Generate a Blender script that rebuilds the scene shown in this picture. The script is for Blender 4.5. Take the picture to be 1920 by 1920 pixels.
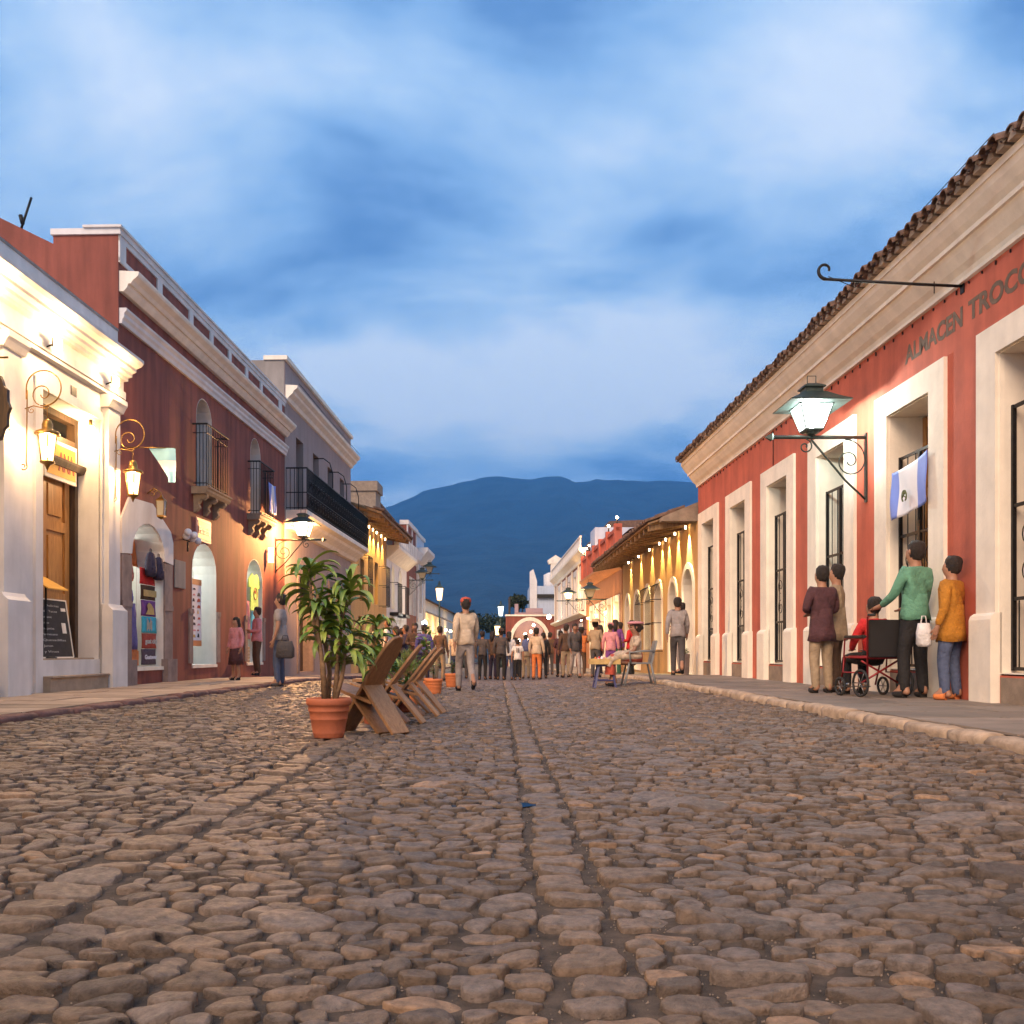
import bpy, bmesh, math, random
import numpy as np
from mathutils import Vector, Matrix
R = math.radians
rnd = random.Random(7)
for o in list(bpy.data.objects): bpy.data.objects.remove(o)
S = bpy.context.scene
COL = S.collection

# ------------------------------------------------------------------ camera
cd = bpy.data.cameras.new('camera'); cam = bpy.data.objects.new('camera', cd); COL.objects.link(cam)
cd.sensor_width = 36; cd.lens = 36 * 1750 / 1920
cd.shift_x = 25 / 1920; cd.shift_y = (1221 - 960) / 1920
cd.clip_start = 0.05; cd.clip_end = 20000
cam.location = (0, 0, 0.75); cam.rotation_euler = (R(90), 0, 0)
S.camera = cam

# ------------------------------------------------------------------ exposure, sky, sun
S.view_settings.view_transform = 'Standard'; S.view_settings.look = 'None'
S.view_settings.exposure = 0.0; S.view_settings.gamma = 1
S.cycles.max_bounces = 6; S.cycles.diffuse_bounces = 3; S.cycles.volume_bounces = 0
S.cycles.transparent_max_bounces = 12
S.cycles.sample_clamp_indirect = 4
S.cycles.use_adaptive_sampling = True; S.cycles.adaptive_threshold = 0.03; S.cycles.adaptive_min_samples = 24
w = bpy.data.worlds.new('World'); S.world = w; w.use_nodes = True
nt = w.node_tree; N = nt.nodes; L = nt.links
for n in list(N): N.remove(n)
out = N.new('ShaderNodeOutputWorld'); bg = N.new('ShaderNodeBackground')
L.new(bg.outputs[0], out.inputs[0])
tc = N.new('ShaderNodeTexCoord'); sep = N.new('ShaderNodeSeparateXYZ'); L.new(tc.outputs['Generated'], sep.inputs[0])
def wmath(op, a, b=None, c=None, clamp=False):
    n = N.new('ShaderNodeMath'); n.operation = op; n.use_clamp = clamp
    for i, v in enumerate((a, b, c)):
        if v is None: continue
        if isinstance(v, (int, float)): n.inputs[i].default_value = v
        else: L.new(v, n.inputs[i])
    return n.outputs[0]
up = wmath('MAXIMUM', sep.outputs[2], 0.0)
den = wmath('ADD', up, 0.22)
cx = wmath('DIVIDE', sep.outputs[0], den); cy = wmath('DIVIDE', sep.outputs[1], den)
cv = N.new('ShaderNodeCombineXYZ'); L.new(cx, cv.inputs[0]); L.new(cy, cv.inputs[1]); cv.inputs[2].default_value = 3.7
def wnoise(scale, detail, rough, dist, mapping=(1, 1, 1), rot=0, off=(0, 0, 0)):
    mp = N.new('ShaderNodeMapping'); mp.inputs['Scale'].default_value = mapping
    mp.inputs['Rotation'].default_value = (0, 0, rot); mp.inputs['Location'].default_value = off
    L.new(cv.outputs[0], mp.inputs[0])
    n = N.new('ShaderNodeTexNoise'); n.inputs['Scale'].default_value = scale; n.inputs['Detail'].default_value = detail
    n.inputs['Roughness'].default_value = rough; n.inputs['Distortion'].default_value = dist
    L.new(mp.outputs[0], n.inputs[0]); return n.outputs[0]
n1 = wnoise(0.9, 5, 0.52, 0.7, (1.0, 1.3, 1), R(-14), (5.3, 2.2, 0))
n2 = wnoise(2.2, 9, 0.60, 0.35, (0.8, 1.25, 1), R(-10), (1.3, 7.7, 0))
mixn = wmath('ADD', wmath('MULTIPLY', n1, 0.58), wmath('MULTIPLY', n2, 0.42))
# large cloud masses: (direction x, y, z), half size, strength; edges broken up by noise
wob = N.new('ShaderNodeTexNoise'); wob.inputs['Scale'].default_value = 3.2; wob.inputs['Detail'].default_value = 5; L.new(tc.outputs['Generated'], wob.inputs[0])
wv = N.new('ShaderNodeVectorMath'); wv.operation = 'MULTIPLY_ADD'; L.new(wob.outputs['Color'], wv.inputs[0]); wv.inputs[1].default_value = (0.30, 0.0, 0.14); L.new(tc.outputs['Generated'], wv.inputs[2])
def blob(u, v, ru, rv, amt):
    """u, v: tangent of azimuth and of elevation"""
    global mixn
    d = Vector((u, 1, v)).normalized()
    sb = N.new('ShaderNodeVectorMath'); sb.operation = 'SUBTRACT'; L.new(wv.outputs[0], sb.inputs[0]); sb.inputs[1].default_value = (d.x + 0.15, d.y, d.z + 0.07)
    ml = N.new('ShaderNodeVectorMath'); ml.operation = 'MULTIPLY'; L.new(sb.outputs[0], ml.inputs[0]); ml.inputs[1].default_value = (1 / ru, 0.6 / ru, 1 / rv)
    ln = N.new('ShaderNodeVectorMath'); ln.operation = 'LENGTH'; L.new(ml.outputs[0], ln.inputs[0])
    mr = N.new('ShaderNodeMapRange'); mr.interpolation_type = 'SMOOTHERSTEP'; mr.inputs[1].default_value = 0.0; mr.inputs[2].default_value = 1.25; mr.inputs[3].default_value = amt; mr.inputs[4].default_value = 0
    L.new(ln.outputs['Value'], mr.inputs[0]); mixn = wmath('ADD', mixn, mr.outputs[0])
for b_ in ((0.32, 0.62, 0.30, 0.14, 0.155), (-0.40, 0.58, 0.28, 0.13, 0.135), (0.02, 0.29, 0.38, 0.085, 0.185), (-0.10, 0.15, 0.22, 0.05, 0.08), (-0.52, 0.44, 0.16, 0.08, 0.06),
           (-0.02, 0.62, 0.12, 0.08, 0.05), (0.56, 0.70, 0.13, 0.08, -0.20), (-0.14, 0.47, 0.26, 0.09, -0.065), (-0.20, 0.36, 0.20, 0.05, -0.075), (0.20, 0.42, 0.26, 0.05, -0.065), (0.05, 0.70, 0.12, 0.06, -0.04), (0.10, 0.20, 0.20, 0.03, -0.05)):
    blob(*b_)
cr = N.new('ShaderNodeValToRGB'); L.new(mixn, cr.inputs[0])
e = cr.color_ramp.elements
e[0].position = 0.34; e[0].color = (0.075, 0.20, 0.47, 1)
e[1].position = 0.63; e[1].color = (0.66, 0.79, 0.97, 1)
for p, c in ((0.42, (0.145, 0.305, 0.61, 1)), (0.48, (0.255, 0.46, 0.78, 1)), (0.55, (0.42, 0.62, 0.89, 1))):
    x = e.new(p); x.color = c
sky = N.new('ShaderNodeTexSky'); sky.sky_type = 'NISHITA'; sky.sun_disc = False
sky.sun_elevation = R(2); sky.sun_rotation = R(200); sky.air_density = 1.5; sky.dust_density = 0.6; sky.ozone_density = 4
sm = N.new('ShaderNodeVectorMath'); sm.operation = 'SCALE'; sm.inputs['Scale'].default_value = 0.10; L.new(sky.outputs[0], sm.inputs[0])
mx = N.new('ShaderNodeMix'); mx.data_type = 'RGBA'; mx.inputs[0].default_value = 0.94
L.new(sm.outputs[0], mx.inputs[6]); L.new(cr.outputs[0], mx.inputs[7])
L.new(mx.outputs[2], bg.inputs[0]); bg.inputs[1].default_value = 1.28

sd = bpy.data.lights.new('sun', 'SUN'); sun = bpy.data.objects.new('sun', sd); COL.objects.link(sun)
sd.energy = 3.7; sd.angle = R(34); sd.color = (1.0, 0.70, 0.47)
sun.rotation_euler = (R(56), 0, R(-24)); sun.location = (0, -5, 30)

# ------------------------------------------------------------------ materials
def mat(name, col, rough=0.8, metal=0.0, var=0.12, vscale=3.0, bump=0.0, bscale=40.0, streak=0.0, emis=None, estr=0.0, attr=None, bdist=0.01):
    m = bpy.data.materials.new(name); m.use_nodes = True
    t = m.node_tree; n = t.nodes; l = t.links; b = n['Principled BSDF']
    b.inputs['Roughness'].default_value = rough; b.inputs['Metallic'].default_value = metal
    tcn = n.new('ShaderNodeTexCoord')
    col = tuple(col)
    src = None
    if attr:
        a = n.new('ShaderNodeAttribute'); a.attribute_name = attr; src = a.outputs['Color']
    if var > 0:
        no = n.new('ShaderNodeTexNoise'); no.inputs['Scale'].default_value = vscale; no.inputs['Detail'].default_value = 6
        no.inputs['Roughness'].default_value = 0.6
        l.new(tcn.outputs['Object'], no.inputs[0])
        rm = n.new('ShaderNodeMapRange'); rm.inputs[1].default_value = 0.3; rm.inputs[2].default_value = 0.7
        rm.inputs[3].default_value = 1 - var; rm.inputs[4].default_value = 1 + var
        l.new(no.outputs[0], rm.inputs[0])
        v = rm.outputs[0]
        if streak > 0:
            mp = n.new('ShaderNodeMapping'); mp.inputs['Scale'].default_value = (3.0, 3.0, 0.35)
            l.new(tcn.outputs['Object'], mp.inputs[0])
            n2 = n.new('ShaderNodeTexNoise'); n2.inputs['Scale'].default_value = 1.6; n2.inputs['Detail'].default_value = 5
            l.new(mp.outputs[0], n2.inputs[0])
            r2 = n.new('ShaderNodeMapRange'); r2.inputs[1].default_value = 0.38; r2.inputs[2].default_value = 0.62
            r2.inputs[3].default_value = 1 - streak; r2.inputs[4].default_value = 1.0
            l.new(n2.outputs[0], r2.inputs[0])
            mm = n.new('ShaderNodeMath'); mm.operation = 'MULTIPLY'; l.new(v, mm.inputs[0]); l.new(r2.outputs[0], mm.inputs[1]); v = mm.outputs[0]
        vm = n.new('ShaderNodeVectorMath'); vm.operation = 'SCALE'; l.new(v, vm.inputs['Scale'])
        if src: l.new(src, vm.inputs[0])
        else: vm.inputs[0].default_value = col[:3]
        l.new(vm.outputs[0], b.inputs['Base Color'])
    elif src: l.new(src, b.inputs['Base Color'])
    else: b.inputs['Base Color'].default_value = col[:3] + (1,)
    if bump > 0:
        nb = n.new('ShaderNodeTexNoise'); nb.inputs['Scale'].default_value = bscale; nb.inputs['Detail'].default_value = 5
        nb.inputs['Roughness'].default_value = 0.65
        l.new(tcn.outputs['Object'], nb.inputs[0])
        bp = n.new('ShaderNodeBump'); bp.inputs['Strength'].default_value = bump; bp.inputs['Distance'].default_value = bdist
        l.new(nb.outputs[0], bp.inputs['Height']); l.new(bp.outputs[0], b.inputs['Normal'])
    if emis:
        b.inputs['Emission Color'].default_value = tuple(emis) + (1,); b.inputs['Emission Strength'].default_value = estr
    return m

def wood(name, c1, c2, rough=0.55, scale=6):
    m = bpy.data.materials.new(name); m.use_nodes = True
    t = m.node_tree; n = t.nodes; l = t.links; b = n['Principled BSDF']; b.inputs['Roughness'].default_value = rough
    tcn = n.new('ShaderNodeTexCoord'); mp = n.new('ShaderNodeMapping'); mp.inputs['Scale'].default_value = (scale, scale, scale * 0.12)
    l.new(tcn.outputs['Object'], mp.inputs[0])
    no = n.new('ShaderNodeTexNoise'); no.inputs['Scale'].default_value = 3; no.inputs['Detail'].default_value = 8; no.inputs['Distortion'].default_value = 1.2
    l.new(mp.outputs[0], no.inputs[0])
    c = n.new('ShaderNodeValToRGB'); c.color_ramp.elements[0].position = 0.35; c.color_ramp.elements[1].position = 0.66
    c.color_ramp.elements[0].color = tuple(c1) + (1,); c.color_ramp.elements[1].color = tuple(c2) + (1,)
    l.new(no.outputs[0], c.inputs[0]); l.new(c.outputs[0], b.inputs['Base Color'])
    bp = n.new('ShaderNodeBump'); bp.inputs['Strength'].default_value = 0.25; bp.inputs['Distance'].default_value = 0.004
    l.new(no.outputs[0], bp.inputs['Height']); l.new(bp.outputs[0], b.inputs['Normal'])
    return m

def glow(name, col, strength, mixf=0.45):
    """glass pane lit from inside: part see-through, part glowing"""
    m = bpy.data.materials.new(name); m.use_nodes = True
    t = m.node_tree; n = t.nodes; l = t.links
    for x in list(n): n.remove(x)
    o = n.new('ShaderNodeOutputMaterial'); a = n.new('ShaderNodeBsdfTransparent'); e_ = n.new('ShaderNodeEmission'); mxs = n.new('ShaderNodeMixShader')
    e_.inputs[0].default_value = tuple(col) + (1,); e_.inputs[1].default_value = strength; mxs.inputs[0].default_value = mixf
    l.new(a.outputs[0], mxs.inputs[1]); l.new(e_.outputs[0], mxs.inputs[2]); l.new(mxs.outputs[0], o.inputs[0])
    return m

MT = {}
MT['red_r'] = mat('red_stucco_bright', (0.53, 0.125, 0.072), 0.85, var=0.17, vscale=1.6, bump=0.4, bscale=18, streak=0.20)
MT['cream'] = mat('cream_plaster', (0.87, 0.78, 0.65), 0.8, var=0.09, vscale=3.0, bump=0.35, bscale=24, streak=0.08)
MT['white'] = mat('white_plaster', (0.72, 0.68, 0.65), 0.8, var=0.10, vscale=2.0, bump=0.2, bscale=50, streak=0.10)
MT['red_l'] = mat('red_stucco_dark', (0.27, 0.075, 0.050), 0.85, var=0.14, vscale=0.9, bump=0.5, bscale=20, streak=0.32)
MT['ochre'] = mat('ochre_brown_stucco', (0.24, 0.10, 0.05), 0.9, var=0.2, vscale=0.8, bump=0.4, bscale=30, streak=0.25)
MT['mauve'] = mat('mauve_stucco', (0.34, 0.26, 0.24), 0.85, var=0.08, vscale=1.0, bump=0.2, bscale=50, streak=0.10)
MT['yellow'] = mat('yellow_stucco', (0.55, 0.33, 0.13), 0.85, var=0.10, vscale=1.0, bump=0.2, bscale=50, streak=0.12)
MT['orange'] = mat('orange_stucco', (0.50, 0.20, 0.07), 0.85, var=0.10, vscale=1.0, bump=0.2, bscale=50, streak=0.12)
MT['paleblue'] = mat('pale_blue_stucco', (0.50, 0.56, 0.66), 0.85, var=0.08, vscale=1.0, streak=0.12)
MT['grey'] = mat('grey_stucco', (0.30, 0.27, 0.25), 0.9, var=0.12, vscale=1.0, bump=0.3, bscale=40, streak=0.2)
MT['stone'] = mat('carved_stone', (0.26, 0.20, 0.15), 0.9, var=0.22, vscale=6, bump=0.6, bscale=30)
MT['step'] = mat('step_stone', (0.36, 0.27, 0.19), 0.85, var=0.2, vscale=5, bump=0.5, bscale=30)
MT['iron'] = mat('wrought_iron', (0.022, 0.020, 0.020), 0.5, 0.6, var=0.3, vscale=20)
MT['verdigris'] = mat('painted_iron', (0.05, 0.075, 0.07), 0.45, 0.5, var=0.25, vscale=14)
MT['brass'] = mat('aged_brass', (0.30, 0.17, 0.05), 0.35, 0.85, var=0.25, vscale=14)
MT['tile'] = mat('weathered_clay_tile', (0.15, 0.085, 0.055), 0.9, var=0.45, vscale=7, bump=0.6, bscale=50)
MT['mortar'] = mat('roof_mortar', (0.36, 0.28, 0.21), 0.95, var=0.25, vscale=12, bump=0.6, bscale=60)
MT['darkwood'] = wood('dark_wood', (0.035, 0.018, 0.010), (0.085, 0.045, 0.022))
MT['goldwood'] = wood('varnished_wood', (0.30, 0.13, 0.03), (0.46, 0.22, 0.06), 0.35)
MT['plank'] = wood('chair_plank', (0.24, 0.115, 0.045), (0.36, 0.18, 0.075), 0.5, 9)
MT['beam'] = wood('roof_beam', (0.16, 0.09, 0.04), (0.30, 0.18, 0.08), 0.7)
MT['roomwhite'] = mat('shop_interior', (0.72, 0.72, 0.66), 0.8, var=0.05)
MT['dark'] = mat('dark_interior', (0.03, 0.025, 0.02), 0.9, var=0.2)
MT['terracotta'] = mat('terracotta', (0.44, 0.125, 0.055), 0.7, var=0.12, vscale=8, bump=0.3, bscale=40)
MT['terracotta2'] = mat('orange_terracotta', (0.60, 0.18, 0.06), 0.7, var=0.10, vscale=8, bump=0.2, bscale=40)
MT['soil'] = mat('soil', (0.04, 0.025, 0.015), 0.95, var=0.4, vscale=20, bump=0.8, bscale=40)
MT['warmglass'] = glow('warm_lamp_glass', (1.0, 0.62, 0.25), 10.0, 0.35)
MT['coolglass'] = glow('cool_lamp_glass', (0.86, 1.0, 0.93), 8, 0.35)
MT['bulb'] = mat('bulb_warm', (1, 1, 1), emis=(1.0, 0.72, 0.38), estr=40, var=0)
MT['bulbc'] = mat('bulb_cool', (1, 1, 1), emis=(0.85, 1.0, 0.95), estr=40, var=0)
MT['dullglass'] = mat('unlit_glass', (0.35, 0.32, 0.25), 0.1, var=0.1)
MT['glasspane'] = mat('window_glass', (0.03, 0.04, 0.05), 0.08, var=0.1)
MT['litwindow'] = mat('lit_window', (0.6, 0.5, 0.35), emis=(1.0, 0.75, 0.4), estr=1.3, var=0.1)

# ------------------------------------------------------------------ mesh builder
ORG = {}
def ident(a, b, c): return (a, b, c)
AL, AR = math.atan(0.0314), math.atan(0.0143)
def FL(s, d, z):   # left facade line: s along the street, d out of the wall towards the street
    return (-6.93 + math.sin(AL) * s + math.cos(AL) * d, math.cos(AL) * s - math.sin(AL) * d, z)
def FR(s, d, z):
    return (5.3 - math.sin(AR) * s - math.cos(AR) * d, math.cos(AR) * s - math.sin(AR) * d, z)

def dip(y): # the street falls away gently down its length
    if y < 20: return 0.0
    if y < 36: return -0.30 * (y - 20) / 16
    return -0.30 - 0.0035 * (y - 36)
def curbx(y): return (-4.75 + 0.0314 * y, 3.24 - 0.0143 * y)
def gz(x, y):
    a, b = curbx(y)
    if x < 0.25: t = min(1.0, (0.25 - x) / (0.25 - a)); return 0.09 * t * t + dip(y)
    t = min(1.0, (x - 0.25) / (b - 0.25)); return 0.13 * t * t + dip(y)

class MB:
    def __init__(s, T=ident): s.v = []; s.f = []; s.T = T; s.sm = []
    def add(s, vs, fs, smooth=False):
        o = len(s.v); s.v += [s.T(*p) for p in vs]; s.f += [tuple(i + o for i in f) for f in fs]; s.sm += [smooth] * len(fs); return s
    def raw(s, vs, fs, smooth=False):
        o = len(s.v); s.v += [tuple(p) for p in vs]; s.f += [tuple(i + o for i in f) for f in fs]; s.sm += [smooth] * len(fs); return s
    def box(s, a0, a1, b0, b1, c0, c1):
        vs = [(a, b, c) for a in (a0, a1) for b in (b0, b1) for c in (c0, c1)]
        return s.add(vs, [(0, 1, 3, 2), (4, 6, 7, 5), (0, 4, 5, 1), (2, 3, 7, 6), (0, 2, 6, 4), (1, 5, 7, 3)])
    def ext(s, poly, fn, lo, hi, smooth=False):
        n = len(poly); vs = [fn(a, b, lo) for a, b in poly] + [fn(a, b, hi) for a, b in poly]
        fs = [tuple(range(n)), tuple(range(2 * n - 1, n - 1, -1))] + [(i, (i + 1) % n, n + (i + 1) % n, n + i) for i in range(n)]
        return s.add(vs, fs, smooth)
    def prof(s, poly, s0, s1): return s.ext(poly, lambda d, z, t: (t, d, z), s0, s1)       # (d,z) along s
    def wallpoly(s, poly, d0, d1): return s.ext(poly, lambda a, z, t: (a, t, z), d0, d1)   # (s,z) thick in d
    def tube(s, pts, r, n=6, smooth=True, rad=None):
        P = [Vector(p) for p in pts]; vs = []; fs = []
        up = Vector((0.0123, 0.0456, 1)); prev = None
        for i, p in enumerate(P):
            t = (P[min(i + 1, len(P) - 1)] - P[max(i - 1, 0)])
            if t.length < 1e-9: t = Vector((0, 0, 1))
            t.normalize()
            if prev is None:
                a = t.cross(up)
                if a.length < 0.1: a = t.cross(Vector((1, 0.1, 0)))
            else: a = prev - t * prev.dot(t)
            a.normalize(); prev = a; b = t.cross(a); rr = rad[i] if rad else r
            for k in range(n):
                g = 2 * math.pi * k / n; q = p + a * (math.cos(g) * rr) + b * (math.sin(g) * rr); vs.append(tuple(q))
        for i in range(len(P) - 1):
            for k in range(n): fs.append((i * n + k, i * n + (k + 1) % n, (i + 1) * n + (k + 1) % n, (i + 1) * n + k))
        fs.append(tuple(range(n - 1, -1, -1))); fs.append(tuple((len(P) - 1) * n + k for k in range(n)))
        return s.add(vs, fs, smooth)
    def lathe(s, c, prof, n=16, smooth=True, rot=0.0, sx=1, sy=1):
        vs = []; fs = []
        for r, z in prof:
            for k in range(n):
                g = 2 * math.pi * k / n + rot; vs.append((c[0] + sx * r * math.cos(g), c[1] + sy * r * math.sin(g), c[2] + z))
        m = len(prof)
        for i in range(m - 1):
            for k in range(n): fs.append((i * n + k, i * n + (k + 1) % n, (i + 1) * n + (k + 1) % n, (i + 1) * n + k))
        fs.append(tuple(range(n - 1, -1, -1))); fs.append(tuple((m - 1) * n + k for k in range(n)))
        return s.add(vs, fs, smooth)
    def ball(s, c, r, n=10, sz=1.0):
        pr = [(max(1e-4, r * math.sin(math.pi * i / 8)), -r * sz * math.cos(math.pi * i / 8)) for i in range(9)]
        return s.lathe(c, pr, n)
    def build(s, name, m, parent=None, bevel=0, recalc=True, org=None):
        if parent is not None: o3 = ORG[parent.name]
        elif org is not None: o3 = org
        else:
            xs = [p[0] for p in s.v]; ys = [p[1] for p in s.v]; zs = [p[2] for p in s.v]
            o3 = ((min(xs) + max(xs)) / 2, (min(ys) + max(ys)) / 2, min(zs))
        me = bpy.data.meshes.new(name)
        me.from_pydata([(p[0] - o3[0], p[1] - o3[1], p[2] - o3[2]) for p in s.v], [], s.f)
        for p, q in zip(me.polygons, s.sm): p.use_smooth = q
        if recalc:
            bm = bmesh.new(); bm.from_mesh(me); bmesh.ops.recalc_face_normals(bm, faces=bm.faces)
            if bevel: bmesh.ops.bevel(bm, geom=list(bm.edges), offset=bevel, segments=2, affect='EDGES', clamp_overlap=True)
            bm.to_mesh(me); bm.free()
        ms = m if isinstance(m, (list, tuple)) else [m]
        for q in ms: me.materials.append(MT[q] if isinstance(q, str) else q)
        ob = bpy.data.objects.new(name, me); COL.objects.link(ob)
        if parent is not None: ob.parent = parent
        else: ob.location = o3
        ORG[ob.name] = o3
        return ob

def tag(o, label=None, cat=None, group=None, kind=None):
    if label: o['label'] = label
    if cat: o['category'] = cat
    if group: o['group'] = group
    if kind: o['kind'] = kind
    return o
def root(name, loc, label, cat, group=None):
    o = bpy.data.objects.new(name, None); o.empty_display_size = 0.1; COL.objects.link(o); o.location = loc; ORG[o.name] = tuple(loc)
    return tag(o, label, cat, group)
def copy_tree(o, loc=None, rz=None, parent=None):
    c = o.copy(); COL.objects.link(c)
    if parent is not None: c.parent = parent
    if loc is not None: c.location = loc
    if rz is not None: c.rotation_euler = (0, 0, rz)
    for ch in list(o.children): copy_tree(ch, parent=c)
    return c
def point(name, loc, col, e, rad=0.08, parent=None, spot=None):
    d = bpy.data.lights.new(name, 'SPOT' if spot else 'POINT'); d.energy = e; d.color = col; d.shadow_soft_size = rad
    o = bpy.data.objects.new(name, d); COL.objects.link(o)
    if spot:
        d.spot_size = spot[0]; d.spot_blend = 0.6
        o.rotation_euler = Vector(spot[1]).to_track_quat('-Z', 'Y').to_euler()
    if parent is not None:
        o.parent = parent; q = ORG[parent.name]; o.location = (loc[0] - q[0], loc[1] - q[1], loc[2] - q[2])
    else: o.location = loc
    return o

_tc = {}
def text_geo(body, bold=0.0):
    k = (body, bold)
    if k in _tc: return _tc[k]
    cu = bpy.data.curves.new('lettering', 'FONT'); cu.body = body; cu.size = 1; cu.extrude = 0.02; cu.offset = bold; cu.resolution_u = 3
    ob = bpy.data.objects.new('lettering', cu); COL.objects.link(ob)
    dg = bpy.context.evaluated_depsgraph_get(); me = bpy.data.meshes.new_from_object(ob.evaluated_get(dg))
    vs = np.array([tuple(v.co) for v in me.vertices]); fs = [tuple(p.vertices) for p in me.polygons]
    bpy.data.objects.remove(ob); bpy.data.meshes.remove(me)
    vs[:, 0] -= vs[:, 0].min(); wd = vs[:, 0].max(); _tc[k] = (vs, fs, wd); return _tc[k]
def text(mb, body, fn, width, height, bold=0.0, thick=0.006):
    """fn(u, v, t): u along reading direction, v up, t out of the surface"""
    vs, fs, wd = text_geo(body, bold)
    mb.raw([mb.T(*fn(p[0] / wd * width, p[1] / 0.72 * height, (p[2] + 0.02) / 0.04 * thick)) for p in vs], fs)

def arch_pts(a, b, z, rise, n=10):
    c = (a + b) / 2; h = (b - a) / 2
    return [(c - h * math.cos(math.pi * i / n), z + rise * math.sin(math.pi * i / n)) for i in range(n + 1)]
def wall(mb, s0, s1, z0, z1, d0, d1, ops):
    """ops: (sa, sb, za, z_spring, rise)"""
    cur = s0
    for (a, b, za, zs, rise) in sorted(ops):
        if a > cur: mb.box(cur, a, d0, d1, z0, z1)
        if za > z0: mb.box(a, b, d0, d1, z0, za)
        if rise > 0:
            ap = arch_pts(a, b, zs, rise)
            mb.wallpoly([(a, z1), (a, zs)] + ap[1:-1] + [(b, zs), (b, z1)], d0, d1)
        elif zs < z1: mb.box(a, b, d0, d1, zs, z1)
        cur = b
    if cur < s1: mb.box(cur, s1, d0, d1, z0, z1)
def frame_ring(mb, a, b, z0, zs, rise, wdt, d0, d1, top=None):
    """band round an opening; arched when rise > 0"""
    top = wdt if top is None else top
    mb.box(a - wdt, a, d0, d1, z0, zs); mb.box(b, b + wdt, d0, d1, z0, zs)
    if rise > 0:
        ip = arch_pts(a, b, zs, rise); op = arch_pts(a - wdt, b + wdt, zs, rise + top)
        mb.wallpoly(ip + op[::-1], d0, d1)
    else: mb.box(a - wdt, b + wdt, d0, d1, zs, zs + top)
def lining(mb, a, b, z0, zs, rise, d0, d1, t=0.012):
    mb.box(a, a + t, d0, d1, z0, zs); mb.box(b - t, b, d0, d1, z0, zs)
    if rise > 0:
        op = arch_pts(a, b, zs, rise); ip = arch_pts(a + t, b - t, zs, rise - t)
        mb.wallpoly(op + ip[::-1], d0, d1)
    else: mb.box(a + t, b - t, d0, d1, zs - t, zs)
    mb.box(a, b, d0, d1, z0 - 0.004, z0 + 0.008)
def spiral(c, r0, r1, a0, a1, n=16):
    """2-D spiral in a plane: returns list of (u,v)"""
    return [(c[0] + (r0 + (r1 - r0) * i / n) * math.cos(a0 + (a1 - a0) * i / n), c[1] + (r0 + (r1 - r0) * i / n) * math.sin(a0 + (a1 - a0) * i / n)) for i in range(n + 1)]
# ------------------------------------------------------------------ ground, road, stones, pavements
MT['earth'] = mat('joint_dirt', (0.070, 0.050, 0.036), 0.95, var=0.6, vscale=14, bump=1.0, bscale=120, bdist=0.006)
MT['farstone'] = mat('far_cobbles', (0.13, 0.095, 0.075), 0.75, var=0.45, vscale=5, bump=1.0, bscale=14, bdist=0.03)
MT['flag'] = mat('flagstone', (0.33, 0.25, 0.19), 0.75, var=0.25, vscale=2.2, bump=0.35, bscale=50, attr='tint')
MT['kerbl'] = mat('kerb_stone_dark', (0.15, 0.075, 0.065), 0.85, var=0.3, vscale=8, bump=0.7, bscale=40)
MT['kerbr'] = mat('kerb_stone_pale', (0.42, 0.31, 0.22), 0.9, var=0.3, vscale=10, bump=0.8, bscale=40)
MT['land'] = mat('dark_land', (0.03, 0.035, 0.03), 0.95, var=0.3, vscale=0.05)

def stonemat():
    m = mat('cobblestone', (1, 1, 1), 0.62, var=0.48, vscale=34, attr='tint', bump=0)
    t = m.node_tree; n = t.nodes; l = t.links; b = n['Principled BSDF']
    tcn = n.new('ShaderNodeTexCoord')
    a = n.new('ShaderNodeTexNoise'); a.inputs['Scale'].default_value = 26; a.inputs['Detail'].default_value = 9; a.inputs['Roughness'].default_value = 0.72
    v = n.new('ShaderNodeTexVoronoi'); v.inputs['Scale'].default_value = 150
    for x in (a, v): l.new(tcn.outputs['Object'], x.inputs[0] if x is a else x.inputs['Vector'])
    ad = n.new('ShaderNodeMath'); ad.operation = 'MULTIPLY_ADD'; ad.inputs[1].default_value = 0.10
    l.new(v.outputs['Distance'], ad.inputs[0]); l.new(a.outputs[0], ad.inputs[2])
    bp = n.new('ShaderNodeBump'); bp.inputs['Strength'].default_value = 1.0; bp.inputs['Distance'].default_value = 0.016
    l.new(ad.outputs[0], bp.inputs['Height']); l.new(bp.outputs[0], b.inputs['Normal'])
    rr = n.new('ShaderNodeMapRange'); rr.inputs[1].default_value = 0.3; rr.inputs[2].default_value = 0.7; rr.inputs[3].default_value = 0.33; rr.inputs[4].default_value = 0.66
    l.new(a.outputs[0], rr.inputs[0]); l.new(rr.outputs[0], b.inputs['Roughness'])
    return m
MT['stone_set'] = stonemat()

def np_mesh(name, V, F, m, kind=None, tint=None, smooth=True, loc=(0, 0, 0), parent=None):
    me = bpy.data.meshes.new(name); me.from_pydata([tuple(v) for v in V], [], F); me.materials.append(MT[m] if isinstance(m, str) else m)
    if smooth: me.polygons.foreach_set('use_smooth', [True] * len(me.polygons))
    if tint is not None:
        at = me.color_attributes.new('tint', 'FLOAT_COLOR', 'POINT')
        at.data.foreach_set('color', np.asarray(tint, dtype=np.float32).ravel())
    ob = bpy.data.objects.new(name, me); COL.objects.link(ob); ob.location = loc
    if kind: ob['kind'] = kind
    ORG[ob.name] = tuple(loc)
    if parent is not None: ob.parent = parent
    return ob

# far land, reaching the horizon
mb = MB(); mb.add([(-3440, -57, -0.75), (3440, -57, -0.75), (3440, 4400, -0.75), (-3440, 4400, -0.75)], [(0, 1, 2, 3)])
tag(mb.build('ground', 'land', recalc=False), kind='structure')

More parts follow.
